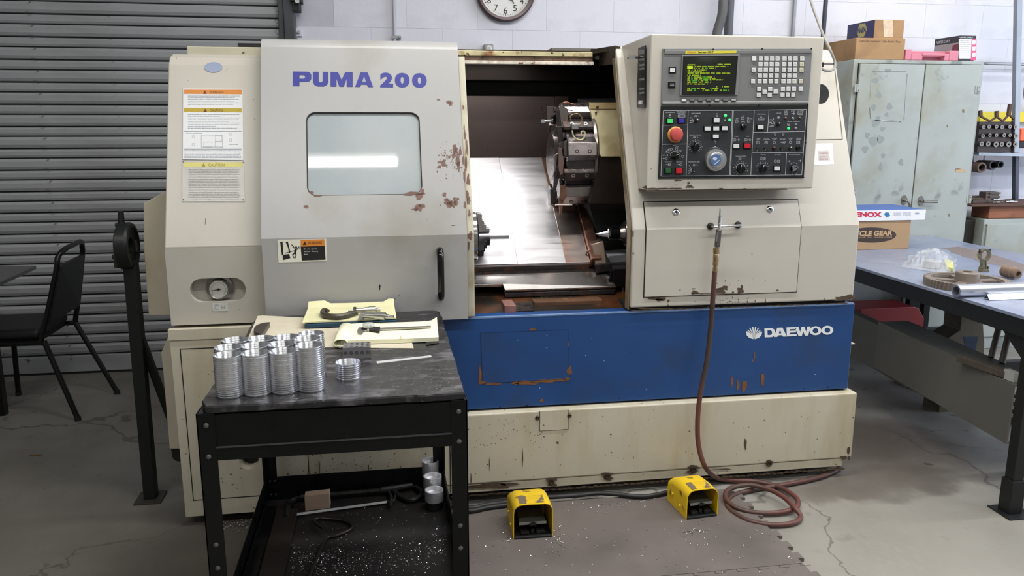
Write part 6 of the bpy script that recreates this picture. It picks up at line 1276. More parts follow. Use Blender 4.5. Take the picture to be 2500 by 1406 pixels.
matm = M('dark_rubber_mat', (100, 92, 88), .62, var=.06, vs=4, col2=(74, 68, 64), c2=(.5, .8), c2s=3, col3=(130, 124, 120), c3=(.72, .77), c3s=60, bump=.1, bs=150)
def teeth(xe, ya, yb, pitch, out=.012):
    o = []; y = ya; s = 1 if yb > ya else -1
    while (yb-y)*s > pitch*.99:
        o += [(xe, y), (xe+out*.0, y+s*pitch*.42), (xe+out*1.6, y+s*pitch*.34), (xe+out*1.6, y+s*pitch*.92), (xe, y+s*pitch*.86)]; y += s*pitch
    o.append((xe, yb)); return o
XM = 1.275; YM = P(1900, 1380, Z=.012).y
def mat_poly(y0, y1): return [(.02, y0)]+[(XM, y0)]+teeth(XM, y0, y1, .0715)+[(.02, y1)]
m1 = MB().prism(mat_poly(YM+.001, 2.655), 'z', .0, .012).build('rubber_mat', matm, None); tag(m1, 'grey-brown interlocking rubber mat under the pedals, with toothed right edge', 'mat')
seamp = []
m2 = MB().prism(mat_poly(YM-.9, YM-.001), 'z', .0, .012).build('rubber_mat', matm, None); tag(m2, 'nearer interlocking rubber mat, mostly below the picture, with its seam at the bottom edge', 'mat')
# zigzag seam pieces between mats
mb = MB(); x = .3
while x < XM-.04:
    mb.add([(x, YM-.001, .0123), (x+.035, YM-.001, .0123), (x+.035, YM+.0008, .0123), (x, YM+.0008, .0123)], [(0, 1, 2, 3)])
    mb.add([(x+.033, YM-.014, .0123), (x+.035, YM-.014, .0123), (x+.037, YM, .0123), (x+.035, YM, .0123)], [(0, 1, 2, 3)])
    mb.add([(x+.033, YM-.015, .0123), (x+.066, YM-.015, .0123), (x+.066, YM-.0132, .0123), (x+.033, YM-.0132, .0123)], [(0, 1, 2, 3)]); x += .0715
mb.build('seam_cut', dark, m1)
rn = random.Random(14); pts = []
for k in range(420):
    r = rn.random()
    if r < .5: x, y = rn.uniform(1150, 1960), rn.uniform(1200, 1400)
    elif r < .65: x, y = rn.gauss(1360, 14), rn.gauss(1310, 18)
    elif r < .75: x, y = rn.gauss(1240, 10), rn.gauss(1300, 18)
    elif r < .85: x, y = rn.gauss(1695, 18), rn.gauss(1296, 5)
    else: x, y = rn.gauss(1500, 90), rn.gauss(1225, 8)
    p = P(x, y, Z=.0125)
    if p.x < XM-.01 and p.y < 2.64: pts.append(p)
shav('mat_shavings', 'scattered bright metal shavings on the rubber mat', pts, sz=(.003, .009))
pts = []
for k in range(420):
    x = rn.gauss(575, 34); y = 1262+abs(rn.gauss(0, 14)); p = P(x, y, Z=.001)
    if p.y < 2.70: pts.append(p+Vector((0, 0, rn.uniform(0, .008))))
shav('floor_shavings', 'heap of metal shavings on the floor under the left end of the machine', pts, sz=(.003, .009))
lf = MB(); c = P(90, 1111, Z=.001); rnd = random.Random(5); lf.add([c+Vector((x, y, 0)) for x, y in blob(0, 0, .022, .006, rnd)], [tuple(range(14))]); lf.add([c+Vector((x, y, .001)) for x, y in blob(0, 0, .022, .006, random.Random(5))], [tuple(range(14))])
tag(lf.build('orange_scrap', M('orange_scrap', (120, 84, 40), .6, var=.1)), 'small orange-brown scrap on the dark floor near the chair', 'scrap')
# ================================================================ BAR SUPPORT STAND (left of the machine)
bs_ = thing('support_stand', 'black post stand with a round ring head left of the machine', 'stand', P(365, 1225, Z=0))
blk2 = M('stand_black', (22, 25, 25), .4, .2, var=.15, vs=6)
b0 = P(367, 1222, Z=0); sx_, sy_ = b0.x, b0.y+.015
ptp = P(322, 655, Y=sy_); 
MB().rbar((sx_, sy_, .006), (ptp.x-.002, sy_, ptp.z+.03), .042, .046, (0, 1, 0)).build('post', blk2, bs_, bev=.002)
MB().box(sx_-.05, sx_+.045, sy_-.05, sy_+.05, 0, .008).build('foot_plate', M('scuffed_foot', (70, 66, 60), .5, .3, var=.3, vs=30), bs_, bev=.001)
MB().rbar(P(338, 810, Y=sy_), P(437, 1075, Y=sy_+.10), .024, .028, (0, 1, 0)).build('brace', blk2, bs_, bev=.002)
hc = P(310, 600, Y=sy_)
axd = Vector((1, 0, 0))
rad = (P(300, 542, Y=sy_).z-P(300, 660, Y=sy_).z)/2*.97
MB().lathe(hc-axd*.030, axd, [(.006, rad*.35), (.006, rad*.86), (.012, rad), (.044, rad), (.052, rad*.93), (.054, rad*.80), (.046, rad*.72), (.042, rad*.35), (.006, rad*.35)], 40, caps=False).build('ring_head', blk2, bs_, smooth=True)
MB().cyl(P(296, 548, Y=sy_), P(294.5, 516, Y=sy_), .012, 16, .0095).build('handle', blk2, bs_, smooth=True)
mb = MB(); mb.cyl(P(286, 622, Y=sy_), P(287, 653, Y=sy_), .0105, 12).cyl(P(275, 627, Y=sy_), P(300, 627, Y=sy_), .0085, 10).cyl(P(282, 549, Y=sy_), P(294, 549, Y=sy_), .008, 10); mb.build('clamp_knob', M('greenish_knob', (44, 44, 34), .45, .3, var=.2), bs_, smooth=True)
mb = MB(); p = hc+axd*.03; mb.cyl(p+Vector((0, 0, -.02)), p+Vector((0, 0, .02)), .005, 8); mb.build('inner_roller', darksteel, bs_)
# ================================================================ CHAIR, TABLE
ch = thing('stacking_chair', 'black steel stacking chair with padded back facing left before the roll-up door', 'chair', (-1.70, 4.05, 0))
tubem_ = M('chair_black', (16, 18, 17), .35, .3, var=.1); pad = M('chair_vinyl', (22, 24, 24), .5, var=.1)
YA, YBk = 3.87, 4.24
f_ra, f_rb, f_fb = P(190, 1022, Z=.01), P(286, 957, Z=.01), P(45, 960, Z=.01)
sz_ = P(120, 842, Y=YA).z; zs_ = .40
jn = P(105, 858, Y=YA); jf = P(186, 800, Y=YBk)
for nm, a, b in (('leg', f_ra, Vector((jn.x+.01, YA, zs_-.01))), ('leg', f_rb, Vector((jf.x-.004, YBk, zs_-.008))), ('leg', f_fb, Vector((f_fb.x+.03, YBk, zs_-.03))), ('leg', Vector((f_fb.x-.02, YA, .01)), Vector((f_fb.x+.03, YA, zs_-.03)))):
    lg = MB().tube([a, b], .0125, 12).build(nm, tubem_, ch, smooth=True)
    MB().cyl((a.x, a.y, 0), (a.x, a.y, .02), .0145, 10).build('leg_tip', rubber, lg)
xb0 = jn.x; 
ua = P(140, 640, Y=YA); ub = P(207, 640, Y=YBk)
fr = smoothpath([Vector((jn.x-.30, YA+.02, zs_-.012)), Vector((jn.x-.03, YA, zs_-.015)), Vector((jn.x+.005, YA, zs_+.02)), Vector((ua.x-.012, YA, ua.z-.05)), Vector((ua.x+.0, YA+.012, ua.z+.02)), Vector((ua.x+.015, YA+.06, ua.z+.05)), Vector(((ua.x+ub.x)/2+.02, (YA+YBk)/2, ua.z+.055)), Vector((ub.x+.012, YBk-.06, ua.z+.05)), Vector((ub.x, YBk-.012, ua.z+.02)), Vector((ub.x-.012, YBk, ua.z-.05)), Vector((jf.x+.005, YBk, zs_+.02)), Vector((jf.x-.03, YBk, zs_-.015)), Vector((jf.x-.30, YBk-.02, zs_-.012))], 6)
MB().tube(fr, .0125, 12).build('back_frame', tubem_, ch, smooth=True, autos=80)
za, zb_ = zs_+.07, ua.z-.02
def bx(z): return jn.x+.005+(ua.x-jn.x-.005)*(z-zs_)/(ua.z-zs_), jf.x+.005+(ub.x-jf.x-.005)*(z-zs_)/(ua.z-zs_)
L0 = []
for z in (za, zb_):
    xa, xb = bx(z); L0.append([Vector((xa-.010, YA+.008, z)), Vector((xb-.010, YBk-.008, z)), Vector((xb+.014, YBk-.008, z)), Vector((xa+.014, YA+.008, z))])
MB().loft(L0).build('backrest', pad, ch, bev=.008, seg=3)
MB().box(f_fb.x-.03, jn.x-.01, YA+.005, YBk-.005, zs_, zs_+.045).build('seat', pad, ch, bev=.018, seg=3)
MB().box(f_fb.x-.01, jn.x-.02, YA+.03, YBk-.03, zs_-.02, zs_).build('seat_pan', blackmat, ch)
tz_ = .70; c0 = P(88, 648, Z=tz_)
tb = thing('side_table', 'corner of a grey-topped table at the left edge of the picture', 'table', (c0.x-.5, c0.y-.2, 0))
e1 = P(0, 688, Z=tz_); e2 = P(0, 645, Z=tz_); dd = (e1-c0).normalized()*.9; ee = Vector((-1.0, .03, 0))
q = [c0, c0+dd, c0+dd+ee, c0+ee]
MB().slab(q, (0, 0, -.018)).build('table_top', M('grey_laminate', (84, 86, 84), .3, var=.05), tb, bev=.002)
q2 = [c0+Vector((-.06, -.03, -.018))+dd*.06, c0+dd*.95+Vector((-.05, 0, -.018)), c0+dd*.95+ee*.9+Vector((0, 0, -.018)), c0+ee*.95+Vector((0, -.03, -.018))]
cen = sum(q2, Vector())/4
MB().loft([q2, [cen+(p-cen)*.86+Vector((0, 0, -.055)) for p in q2]]).build('table_apron', M('greenish_grey', (62, 62, 46), .5, var=.1), tb)
mb = MB(); 
for p in q2: lg_ = cen+(p-cen)*.75; MB().box(lg_.x-.02, lg_.x+.02, lg_.y-.02, lg_.y+.02, 0, tz_-.07).build('leg', tubem_, tb)
# ================================================================ WORKBENCH
BZ = .728; BX = 2.172; BY0, BY1 = 2.30, 4.235; BXR = 3.22
wbn = thing('workbench', 'long steel-framed workbench with a scuffed blue-grey top right of the machine', 'workbench', ((BX+BXR)/2, (BY0+BY1)/2, 0))
btop = M('blue_grey_laminate', (122, 131, 153), .36, var=.05, vs=3, col2=(140, 144, 156), c2=(.5, .8), c2s=2.5, col3=(90, 90, 96), c3=(.72, .78), c3s=14, rvar=.12)
MB().box(BX, BXR, BY0, BY1, BZ-.012, BZ).build('bench_top', btop, wbn, bev=.001)
worn = [P(2297, 606, Z=BZ+.0006), P(2318, 610, Z=BZ+.0006), P(2322, 616, Z=BZ+.0006), P(2345, 622, Z=BZ+.0006), P(2352, 627, Z=BZ+.0006), P(2372, 630, Z=BZ+.0006), P(2395, 641, Z=BZ+.0006), P(2440, 648, Z=BZ+.0006), P(2500, 662, Z=BZ+.0006), P(2500, 645, Z=BZ+.0006), P(2440, 626, Z=BZ+.0006), P(2380, 610, Z=BZ+.0006), P(2340, 602, Z=BZ+.0006)]
MB().slab(worn, (0, 0, -.0004)).build('bare_core_patch', M('bare_brown_core', (112, 102, 100), .7, var=.12, vs=20), wbn)
rn = random.Random(3); e = [Vector((BX-.003+rn.uniform(-.0015, .0015), BY0+(BY1-BY0)*k/40, BZ-.004+rn.uniform(-.002, .002))) for k in range(41)]
fm = M('bench_black_steel', (22, 24, 24), .45, .2, var=.15, vs=6)
MB().box(BX+.004, BX+.05, BY0, BY1, BZ-.075, BZ-.013).build('side_rail', fm, wbn, bev=.002)
MB().box(BXR-.05, BXR-.004, BY0, BY1, BZ-.075, BZ-.013).build('side_rail', fm, wbn, bev=.002)
MB().box(BX+.05, BXR-.05, BY0, BY0+.045, BZ-.075, BZ-.013).build('end_rail', fm, wbn, bev=.002)
MB().box(BX+.05, BXR-.05, BY1-.05, BY1, BZ-.075, BZ-.013).build('end_rail', fm, wbn, bev=.002)
for x in (BX+.032, BXR-.055):
    for y in (BY0+.04, BY1-.06):
        lg = MB().box(x-.021, x+.021, y-.021, y+.021, .006, BZ-.014).build('leg', fm, wbn, bev=.002)
        MB().box(x-.027, x+.027, y-.027, y+.027, .006, .13).build('leg_sleeve', fm, lg, bev=.002)
        MB().box(x-.05, x+.06, y-.06, y+.05, 0, .006).build('leg_foot', fm, lg, bev=.001)
MB().prism([(BY0+.06, BZ-.075), (BY0+.17, BZ-.075), (BY0+.06, BZ-.16)], 'x', BX+.02, BX+.032).build('gusset', fm, wbn)
# shelf bars under the bench end
for yy in (2.47, 3.30, 3.95): MB().box(2.37+.09*(yy-2.4), BXR-.05, yy, yy+.04, .20, .24).build('cross_bar', fm, wbn, bev=.002)
for px_, py_, yy in ((2228, 740, 4.17), (2360, 780, 4.0)):
    p = P(px_, py_, Y=yy); MB().box(p.x-.035, p.x+.035, yy-.02, yy+.02, .0, BZ-.074).build('middle_leg', fm, wbn, bev=.002)
# channels lying on the floor under the bench
chm = M('dark_grey_channel', (100, 100, 94), .5, .2, var=.08, vs=3)
def channel(a, b, z0, h, depth, label, name='steel_channel', foot=0):
    a = Vector((a[0], a[1], z0)); b = Vector((b[0], b[1], z0)); d = (b-a).normalized(); n = Vector((-d.y, d.x, 0))
    if n.x < 0: n = -n
    t = thing(name, label, 'steel beam', (a+b)/2)
    prof = [(0, 0), (0, h), (depth, h), (depth, h-.008), (.008, h-.008), (.008, .008), (foot or .02, .008), (foot or .02, 0)]
    MB().loft([[p+n*u+Vector((0, 0, v)) for u, v in prof] for p in (a, b)]).build('beam', chm, t, bev=.001)
channel((2.225, 2.42), (2.31, 3.36), .228, .228, .15, 'long dark grey steel channel on the lower bars of the workbench, nearer its right leg')
channel((2.345, 3.17), (2.42, 4.12), .190, .225, .05, 'darker steel channel behind the first one, ending halfway under the workbench')
# red case
rc_ = thing('red_tool_case', 'red plastic case on the lower bars at the far end under the workbench', 'tool case', (2.9, 3.9, .241))
redm = M('faded_red_plastic', (142, 30, 36), .45, var=.1, vs=4)
yR = 3.98; x0 = P(2100, 760, Y=yR).x; x1 = P(2255, 790, Y=yR).x
zt = P(2200, 750, Y=yR).z; zm = P(2250, 778, Y=yR).z
MB().prism([(x0, .241), (x1-.06, .241), (x1-.03, zm-.04-.05), (x1, zm-.05), (x1, zm), (x1-.04, zt-.01), (x1-.07, zt), (x0, zt)], 'y', yR, yR+.2).build('case_body', redm, rc_, bev=.004)
MB().box(x0, x1-.02, yR-.004, yR+.2, zm-.040, zm-.034).build('case_groove', M('dark_red', (70, 16, 18), .6, var=0), rc_)
# sheet metal chute with blue patch
cu = thing('sheet_metal_chute', 'tarnished sheet metal chute with a dark blue patch standing behind the steel channel', 'chute', P(2360, 900, Y=3.25))
ychu = 3.30; tar = M('tarnished_sheet', (104, 98, 82), .5, .3, var=.25, vs=6, col2=(58, 54, 46), c2=(.5, .7), c2s=5)
c_ = [P(x, y, Y=ychu) for x, y in ((2309, 865), (2311, 828), (2322, 820), (2344, 806), (2347, 770), (2400, 778), (2404, 840), (2402, 900))]
c_ = [Vector((c_[0].x, ychu, .03))]+c_+[Vector((c_[-1].x, ychu, .03))]
MB().slab(c_, (0, .12, 0)).build('chute_body', tar, cu, bev=.004)
MB().slab([P(x, y, Y=ychu-.001) for x, y in ((2352, 822), (2388, 822), (2380, 862), (2360, 862))], (0, .0008, 0)).build('blue_patch', M('dark_blue_patch', (30, 54, 88), .5, var=.2), cu)
MB().box(c_[1].x, c_[-2].x, ychu, ychu+.12, 0, .03).build('chute_foot', tar, cu)
for i, (xa, ya, xb, yb) in enumerate(((2441, 790, 2420, 872), (2466, 800, 2446, 886))):
    B2 = P(xb, yb, Z=.458); A_ = P(xa, ya, Y=B2.y+.03)
    t = thing('steel_tube', ('left' if i == 0 else 'right')+' one of two grey tubes leaning upright under the right part of the workbench', 'tube', (B2.x, B2.y, .458))
    MB().cyl(B2, A_, .012, 16).build('tube_body', M('warm_grey_tube', (92, 86, 78), .4, .4, var=.1), t, smooth=True)
t = thing('scrap_angle', 'long rusty steel angle lying along the top of the nearer steel channel', 'scrap metal', P(2400, 900, Y=2.95))
A_ = P(2345, 868, Z=.48); B_ = P(2486, 918, Z=.48)
MB().rbar((A_.x, A_.y, .472), (B_.x, B_.y, .472), .04, .026).build('angle_body', M('rusty_grey_bar', (92, 84, 76), .55, .4, var=.2, vs=10), t, bev=.002)
t = thing('white_block', 'small white-faced block at the right end of the rusty angle', 'block', P(2480, 930, Y=2.80))
q0 = P(2473, 934, Z=.458); MB().box(q0.x, q0.x+.028, q0.y, q0.y+.05, .457, .495).build('block_body', M('offwhite_block', (170, 170, 166), .5, var=.05), t, bev=.002)
# floor items further right
t = thing('bar_stock', 'bundle of dusty flat bars on the floor under the workbench at far right', 'metal bars', (3.0, 3.3, 0))
for k in range(4): MB().rbar((2.75+.07*k, 3.75, .02+.012*k), (3.02+.08*k, 2.6, .02+.012*k), .04, .02).build('bar', M('dusty_brown_bar', (120, 108, 100), .6, .2, var=.15), t, bev=.001)
# ---------------- cardboard and flat boxes on the bench
yb_ = P(2150, 609, Z=BZ).y
cg = thing('cardboard_box', 'brown cardboard box reading CYCLE GEAR in a dark oval on the workbench', 'box', (P(2150, 609, Z=BZ).x, yb_, BZ))
bx0 = P(2060, 600, Y=yb_).x; bx1_ = P(2221, 575, Y=yb_).x; bz_ = P(2160, 538.5, Y=yb_).z
MB().box(bx0, bx1_, yb_, yb_+.26, BZ+.0005, bz_).build('box_body', M('fresh_cardboard', (166, 136, 102), .75, var=.04, vs=4), cg, bev=.002)
GF = lambda x, y, o=.0008: P(x, y, Y=yb_-o)
oc = (2128, 573.5)
MB().slab([GF(oc[0]+60*math.cos(k*math.pi/24), oc[1]+18.5*math.sin(k*math.pi/24), .0008) for k in range(48)], (0, .0005, 0)).build('oval_print', M('dark_brown_print', (58, 44, 38), .6, var=0), cg)
mb = MB(); put_text(mb, 'CYCLE GEAR', GF(2074, 577, .0014), GF(2178, 575, .0014), GF(2076, 564, .0014), bold=.04)
put_text(mb, '...  .  stuff  for  motorcycles', GF(2080, 582.5, .0014), GF(2178, 581, .0014), GF(2080, 577.8, .0014))
mb.build('lettering', M('cardboard_print', (190, 156, 116), .7, var=0), cg)
MB().box(bx0, bx1_+.0006, yb_+.12, yb_+.14, bz_, bz_+.0005).build('tape_strip', M('clear_tape', (196, 170, 130), .3, var=0), cg)
yl_ = yb_-.01
lx = thing('flat_blade_box', 'flat white and blue box reading LENOX on top of the cardboard box', 'box', (P(2160, 537, Y=yl_).x, yl_, bz_))
lx0 = P(2030, 520, Y=yl_).x; lx1 = P(2260, 520, Y=yl_).x; lz1 = P(2200, 512.5, Y=yl_).z
MB().box(lx0, lx1, yl_, yl_+.29, bz_+.001, lz1).build('box_body', M('box_white', (224, 224, 230), .45, var=.02), lx, bev=.001)
MB().slab([(lx0+.002, yl_+.004, lz1), (lx1-.004, yl_+.004, lz1), (lx1-.004, yl_+.284, lz1), (lx0+.002, yl_+.284, lz1)], (0, 0, .0006)).build('blue_top', M('box_blue_top', (52, 88, 160), .4, var=.06, vs=2), lx)
LF = lambda x, y, o=.0008: P(x, y, Y=yl_-o)
mb = MB(); put_text(mb, 'LENOX', LF(2078, 529.5), LF(2153, 529.5), LF(2078, 517.5), bold=.05); mb.build('lettering', M('box_red_print', (196, 34, 70), .5, var=0), lx)
mb = MB(); mb.add([LF(2166+x*7, 524.5-y*6.5) for x, y in ((-1, .1), (-.7, .8), (-.1, 1), (.2, .75), (.65, .95), (.6, .4), (1, -.1), (.9, -.5), (.45, -.4), (.5, -1), (-.1, -.65), (-.5, -.9), (-.55, -.3))], [tuple(range(13))]); mb.build('animal_emblem', M('emblem_blue', (36, 112, 170), .5, var=0), lx)
mb = MB(); rn2 = random.Random(1)
for k in range(4): greek(mb, lambda x, y, o: LF(x, y, o), 2182, 2200, 519+2.2*k, .8, rn2, .0008); greek(mb, lambda x, y, o: LF(x, y, o), 2205, 2224, 518+2.4*k, .7, rn2, .0008)
mb.add([LF(2234, 523), LF(2244, 523), LF(2244, 519), LF(2234, 519)], [(0, 1, 2, 3)]); mb.build('small_print', greyprint, lx, kind='stuff')
# ---------------- plastic bag
pb2 = thing('plastic_bag', 'crumpled clear plastic bag with a yellow item on the workbench', 'bag', P(2260, 655, Z=BZ))
rn = random.Random(21); nu, nv = 22, 14; vs_ = []; A_, B_, C_, D_ = P(2198, 652, Z=BZ), P(2330, 672, Z=BZ), P(2336, 632, Z=BZ), P(2222, 624, Z=BZ)
for j in range(nv+1):
    for i in range(nu+1):
        u, v = i/nu, j/nv; p = A_.lerp(B_, u).lerp(D_.lerp(C_, u), v); hh = .075*(math.sin(math.pi*min(1, max(0, (u-.12)/.82)))**.6 if .12 < u < .94 else 0)*math.sin(math.pi*v)**.7
        vs_.append(p+Vector((rn.uniform(-.006, .006), rn.uniform(-.006, .006), .002+hh*rn.uniform(.62, 1.1))))
fs_ = [(j*(nu+1)+i, j*(nu+1)+i+1, (j+1)*(nu+1)+i+1, (j+1)*(nu+1)+i) for j in range(nv) for i in range(nu)]
mb = MB(); mb.add(vs_, fs_)
bgm = bpy.data.materials.new('clear_film'); bgm.use_nodes = True; nt = bgm.node_tree; nt.nodes.clear()
o_ = nt.nodes.new('ShaderNodeOutputMaterial'); mx = nt.nodes.new('ShaderNodeMixShader'); tr = nt.nodes.new('ShaderNodeBsdfTransparent'); gl = nt.nodes.new('ShaderNodeBsdfPrincipled'); gl.inputs['Base Color'].default_value = (.8, .82, .84, 1); gl.inputs['Roughness'].default_value = .12
mx.inputs[0].default_value = .3; nt.links.new(tr.outputs[0], mx.inputs[1]); nt.links.new(gl.outputs[0], mx.inputs[2]); nt.links.new(mx.outputs[0], o_.inputs[0])
mb.build('film', bgm, pb2, smooth=True, autos=25)
q = [P(2310, 660, Z=BZ+.003), P(2328, 664, Z=BZ+.003), P(2326, 645, Z=BZ+.003), P(2304, 640, Z=BZ+.003)]; MB().slab(q, (0, 0, .018)).build('yellow_item', M('lime_item', (190, 190, 120), .5, var=.05), pb2, bev=.004)
c = P(2275, 652, Z=BZ+.003); MB().lathe(c, (0, 0, 1), [(0, .04), (.03, .04), (.034, .03), (.035, .0005)], 18).build('grey_item', M('pale_grey_item', (150, 150, 152), .4, var=.05), pb2, smooth=True)
# ---------------- spur gear
gc_ = P(2361, 681, Z=BZ+.03); GR = .5*(P(2462, 678, Z=BZ+.03)-P(2261, 674, Z=BZ+.03)).length*.985
gr_ = thing('spur_gear', 'large spoked steel gear wheel lying flat on the workbench', 'gear', (gc_.x, gc_.y, BZ))
gm_ = M('gear_steel', (132, 122, 112), .45, .4, var=.12, vs=10, col2=(108, 92, 78), c2=(.5, .8), c2s=7)
NT = 56; prof_o = []
for k in range(NT):
    for f, r in ((0, .955), (.22, 1), (.5, 1), (.72, .955)):
        a = 2*math.pi*(k+f)/NT; prof_o.append((gc_.x+GR*r*math.cos(a), gc_.y+GR*r*math.sin(a)))
holes = []; 
for k in range(5):
    a0, a1 = 72*k+9, 72*k+63; o = [(gc_.x+GR*.80*math.cos(R(a)), gc_.y+GR*.80*math.sin(R(a))) for a in [a0+(a1-a0)*i/8 for i in range(9)]]
    o += [(gc_.x+GR*.33*math.cos(R(a)), gc_.y+GR*.33*math.sin(R(a))) for a in [a1-10-(a1-a0-20)*i/4 for i in range(5)]]; holes.append(o)
mb = MB(); plate(mb, prof_o, [[(gc_.x+GR*.83*math.cos(R(a)), gc_.y+GR*.83*math.sin(R(a))) for a in range(0, 360, 9)]], lambda u, v, w: (u, v, BZ+.031+w), .030); mb.build('toothed_rim', gm_, gr_)
mb = MB(); plate(mb, [(gc_.x+GR*.835*math.cos(R(a)), gc_.y+GR*.835*math.sin(R(a))) for a in range(0, 360, 9)], holes, lambda u, v, w: (u, v, BZ+.024+w), .012); mb.build('spoke_web', gm_, gr_)
MB().lathe((gc_.x, gc_.y, BZ+.001), (0, 0, 1), [(0, GR*.30), (.056, GR*.28), (.060, GR*.26), (.060, GR*.12), (.02, GR*.12), (.02, .0005)], 32).build('hub', gm_, gr_, smooth=True)
# connecting rod
cr = thing('connecting_rod', 'small bronze-grey connecting rod standing upright behind the gear wheel', 'connecting rod', P(2400, 662, Z=BZ))
yc = P(2401, 663, Z=BZ).y; CRf = lambda x, y: P(x, y, Y=yc)
bz2 = M('bronze_grey', (130, 122, 100), .35, .8, var=.15)
cc_ = CRf(2403, 622); ro_ = (CRf(2417, 622)-CRf(2389, 622)).length/2*.95
MB().ring((cc_.x, yc-.01, cc_.z), (0, 1, 0), ro_, ro_*.76, .02, 28).build('big_eye', bz2, cr, smooth=True)
mb = MB(); q0_, q1_ = CRf(2400, 634), CRf(2401, 656); mb.rbar((q0_.x, yc, q0_.z), (q1_.x, yc, q1_.z), .012, .016, (0, 1, 0)); 
for dx in (-.008, .008): mb.rbar((q0_.x+dx, yc, q0_.z), (q1_.x+dx, yc, q1_.z), .004, .02, (0, 1, 0))
mb.build('shank', bz2, cr, bev=.001)
c1 = CRf(2402, 656); MB().box(c1.x-.018, c1.x+.018, yc-.014, yc+.014, BZ+.0, c1.z).box(c1.x-.020, c1.x-.013, yc-.01, yc+.01, c1.z, c1.z+.012).box(c1.x+.013, c1.x+.020, yc-.01, yc+.01, c1.z, c1.z+.012).build('small_end', bz2, cr, bev=.002)
mb = MB()
for s in (-1, 1): mb.cyl((cc_.x+s*ro_*.95, yc, cc_.z+ro_*.3), (cc_.x+s*ro_*.95, yc, cc_.z+ro_*.9), .004, 8)
mb.build('bolt', darksteel, cr)
# worm gear
A_ = P(2450, 660, Z=BZ+.028); B_ = P(2484, 668, Z=BZ+.028); d = (B_-A_); L_ = d.length; rW = .026
wg = thing('worm_gear', 'small brown threaded worm gear with a bored end beside the gear wheel', 'gear', (A_.x, A_.y, BZ))
pr = [(0, rW*.6)]
for k in range(4): pr += [(L_*(.02+.2*k), rW*.78), (L_*(.08+.2*k), rW), (L_*(.14+.2*k), rW), (L_*(.19+.2*k), rW*.78)]
pr += [(L_*.86, rW*.85), (L_*1.05, rW*.8), (L_*1.08, rW*.45), (L_*.9, rW*.42), (L_*.9, .0005)]
MB().lathe(A_, d, pr, 28).build('worm_body', M('brown_bronze', (124, 104, 86), .5, .3, var=.12), wg, smooth=True)
# aluminium pipe and extrusions
al = M('satin_aluminium_tube', (206, 208, 214), .3, .9, var=.03)
rp = 15.5/FPX*(P(2334, 710, Z=BZ+.02)-C0).dot(FW); A_ = P(2334, 710, Z=BZ+rp); B_ = P(2560, 701, Z=BZ+rp); B_ = A_+(B_-A_).normalized()*.62
pp = thing('aluminium_pipe', 'thick-walled aluminium pipe lying across the right of the workbench', 'pipe', A_); d = B_-A_; L_ = d.length
MB().lathe(A_, d, [(.1, rp*.68), (0, rp*.70), (0, rp*.97), (.001, rp), (L_, rp), (L_, rp*.7)], 32, caps=False).build('pipe_body', al, pp, smooth=True)
MB().lathe(A_+d.normalized()*.10, d, [(0, rp*.69), (.001, rp*.69)], 20).build('pipe_bore', dark, pp)
for i, (x, y, o) in enumerate(((2411, 733, .0),)):
    t = thing('aluminium_angle', 'aluminium angle extrusion lying in front of the aluminium pipe', 'metal angle', P(x, y, Z=BZ)); A_ = P(x+5, y, Z=BZ+.002); dd = (P(2560, 729, Z=BZ)-P(2415, 735, Z=BZ)).normalized()*.5
    nn = Vector((-dd.y, dd.x, 0)).normalized()
    MB().slab([A_-nn*.0, A_+dd, A_+dd+nn*.016+Vector((0, 0, .020)), A_+nn*.016+Vector((0, 0, .020))], nn*.002).slab([A_+nn*.032, A_+dd+nn*.032, A_+dd+nn*.016+Vector((0, 0, .020)), A_+nn*.016+Vector((0, 0, .020))], nn*.002).build('angle_body', al, t)
t = thing('aluminium_flat_bar', 'flat aluminium bar tucked between the pipe and the angle extrusion', 'metal bar', P(2430, 722, Z=BZ)); A_ = P(2425, 728, Z=BZ+.001); B_ = P(2560, 722, Z=BZ+.001); MB().rbar(A_+Vector((0, .012, .010)), B_+Vector((0, .012, .010)), .028, .004).build('bar_body', al, t)
# ================================================================ STEEL CABINET
YCB = 4.26
cm = M('stained_grey_cabinet', (158, 164, 160), .45, .1, var=.07, vs=3, col2=(132, 126, 92), c2=(.52, .78), c2s=2.6, col3=(120, 126, 124), c3=(.62, .70), c3s=7, rvar=.1)
c0x, c1x = P(2086, 144, Y=YCB).x, P(2404, 152, Y=YCB).x; ctz = P(2240, 147, Y=YCB).z
cb_o = thing('steel_cabinet', 'tall stained grey two-door steel cabinet behind the workbench', 'cabinet', ((c0x+c1x)/2, YCB+.2, 0))
MB().box(c0x, c1x, YCB+.004, YW-.01, .0, ctz).build('cabinet_body', cm, cb_o, bev=.003)
xs = P(2252, 200, Y=YCB).x; dt = P(2200, 157, Y=YCB).z; db = .075
dl0 = P(2097, 160, Y=YCB).x; dr1 = P(2395, 160, Y=YCB).x
MB().box(dl0-.003, dr1+.003, YCB, YCB+.006, db-.004, dt+.004).build('door_shadow_gap', dark, cb_o)
dL = MB().box(dl0, xs-.003, YCB-.014, YCB+.001, db, dt).build('door', cm, cb_o, bev=.002)
dR = MB().box(xs+.004, dr1, YCB-.014, YCB+.001, db, dt).build('door', cm, cb_o, bev=.002)
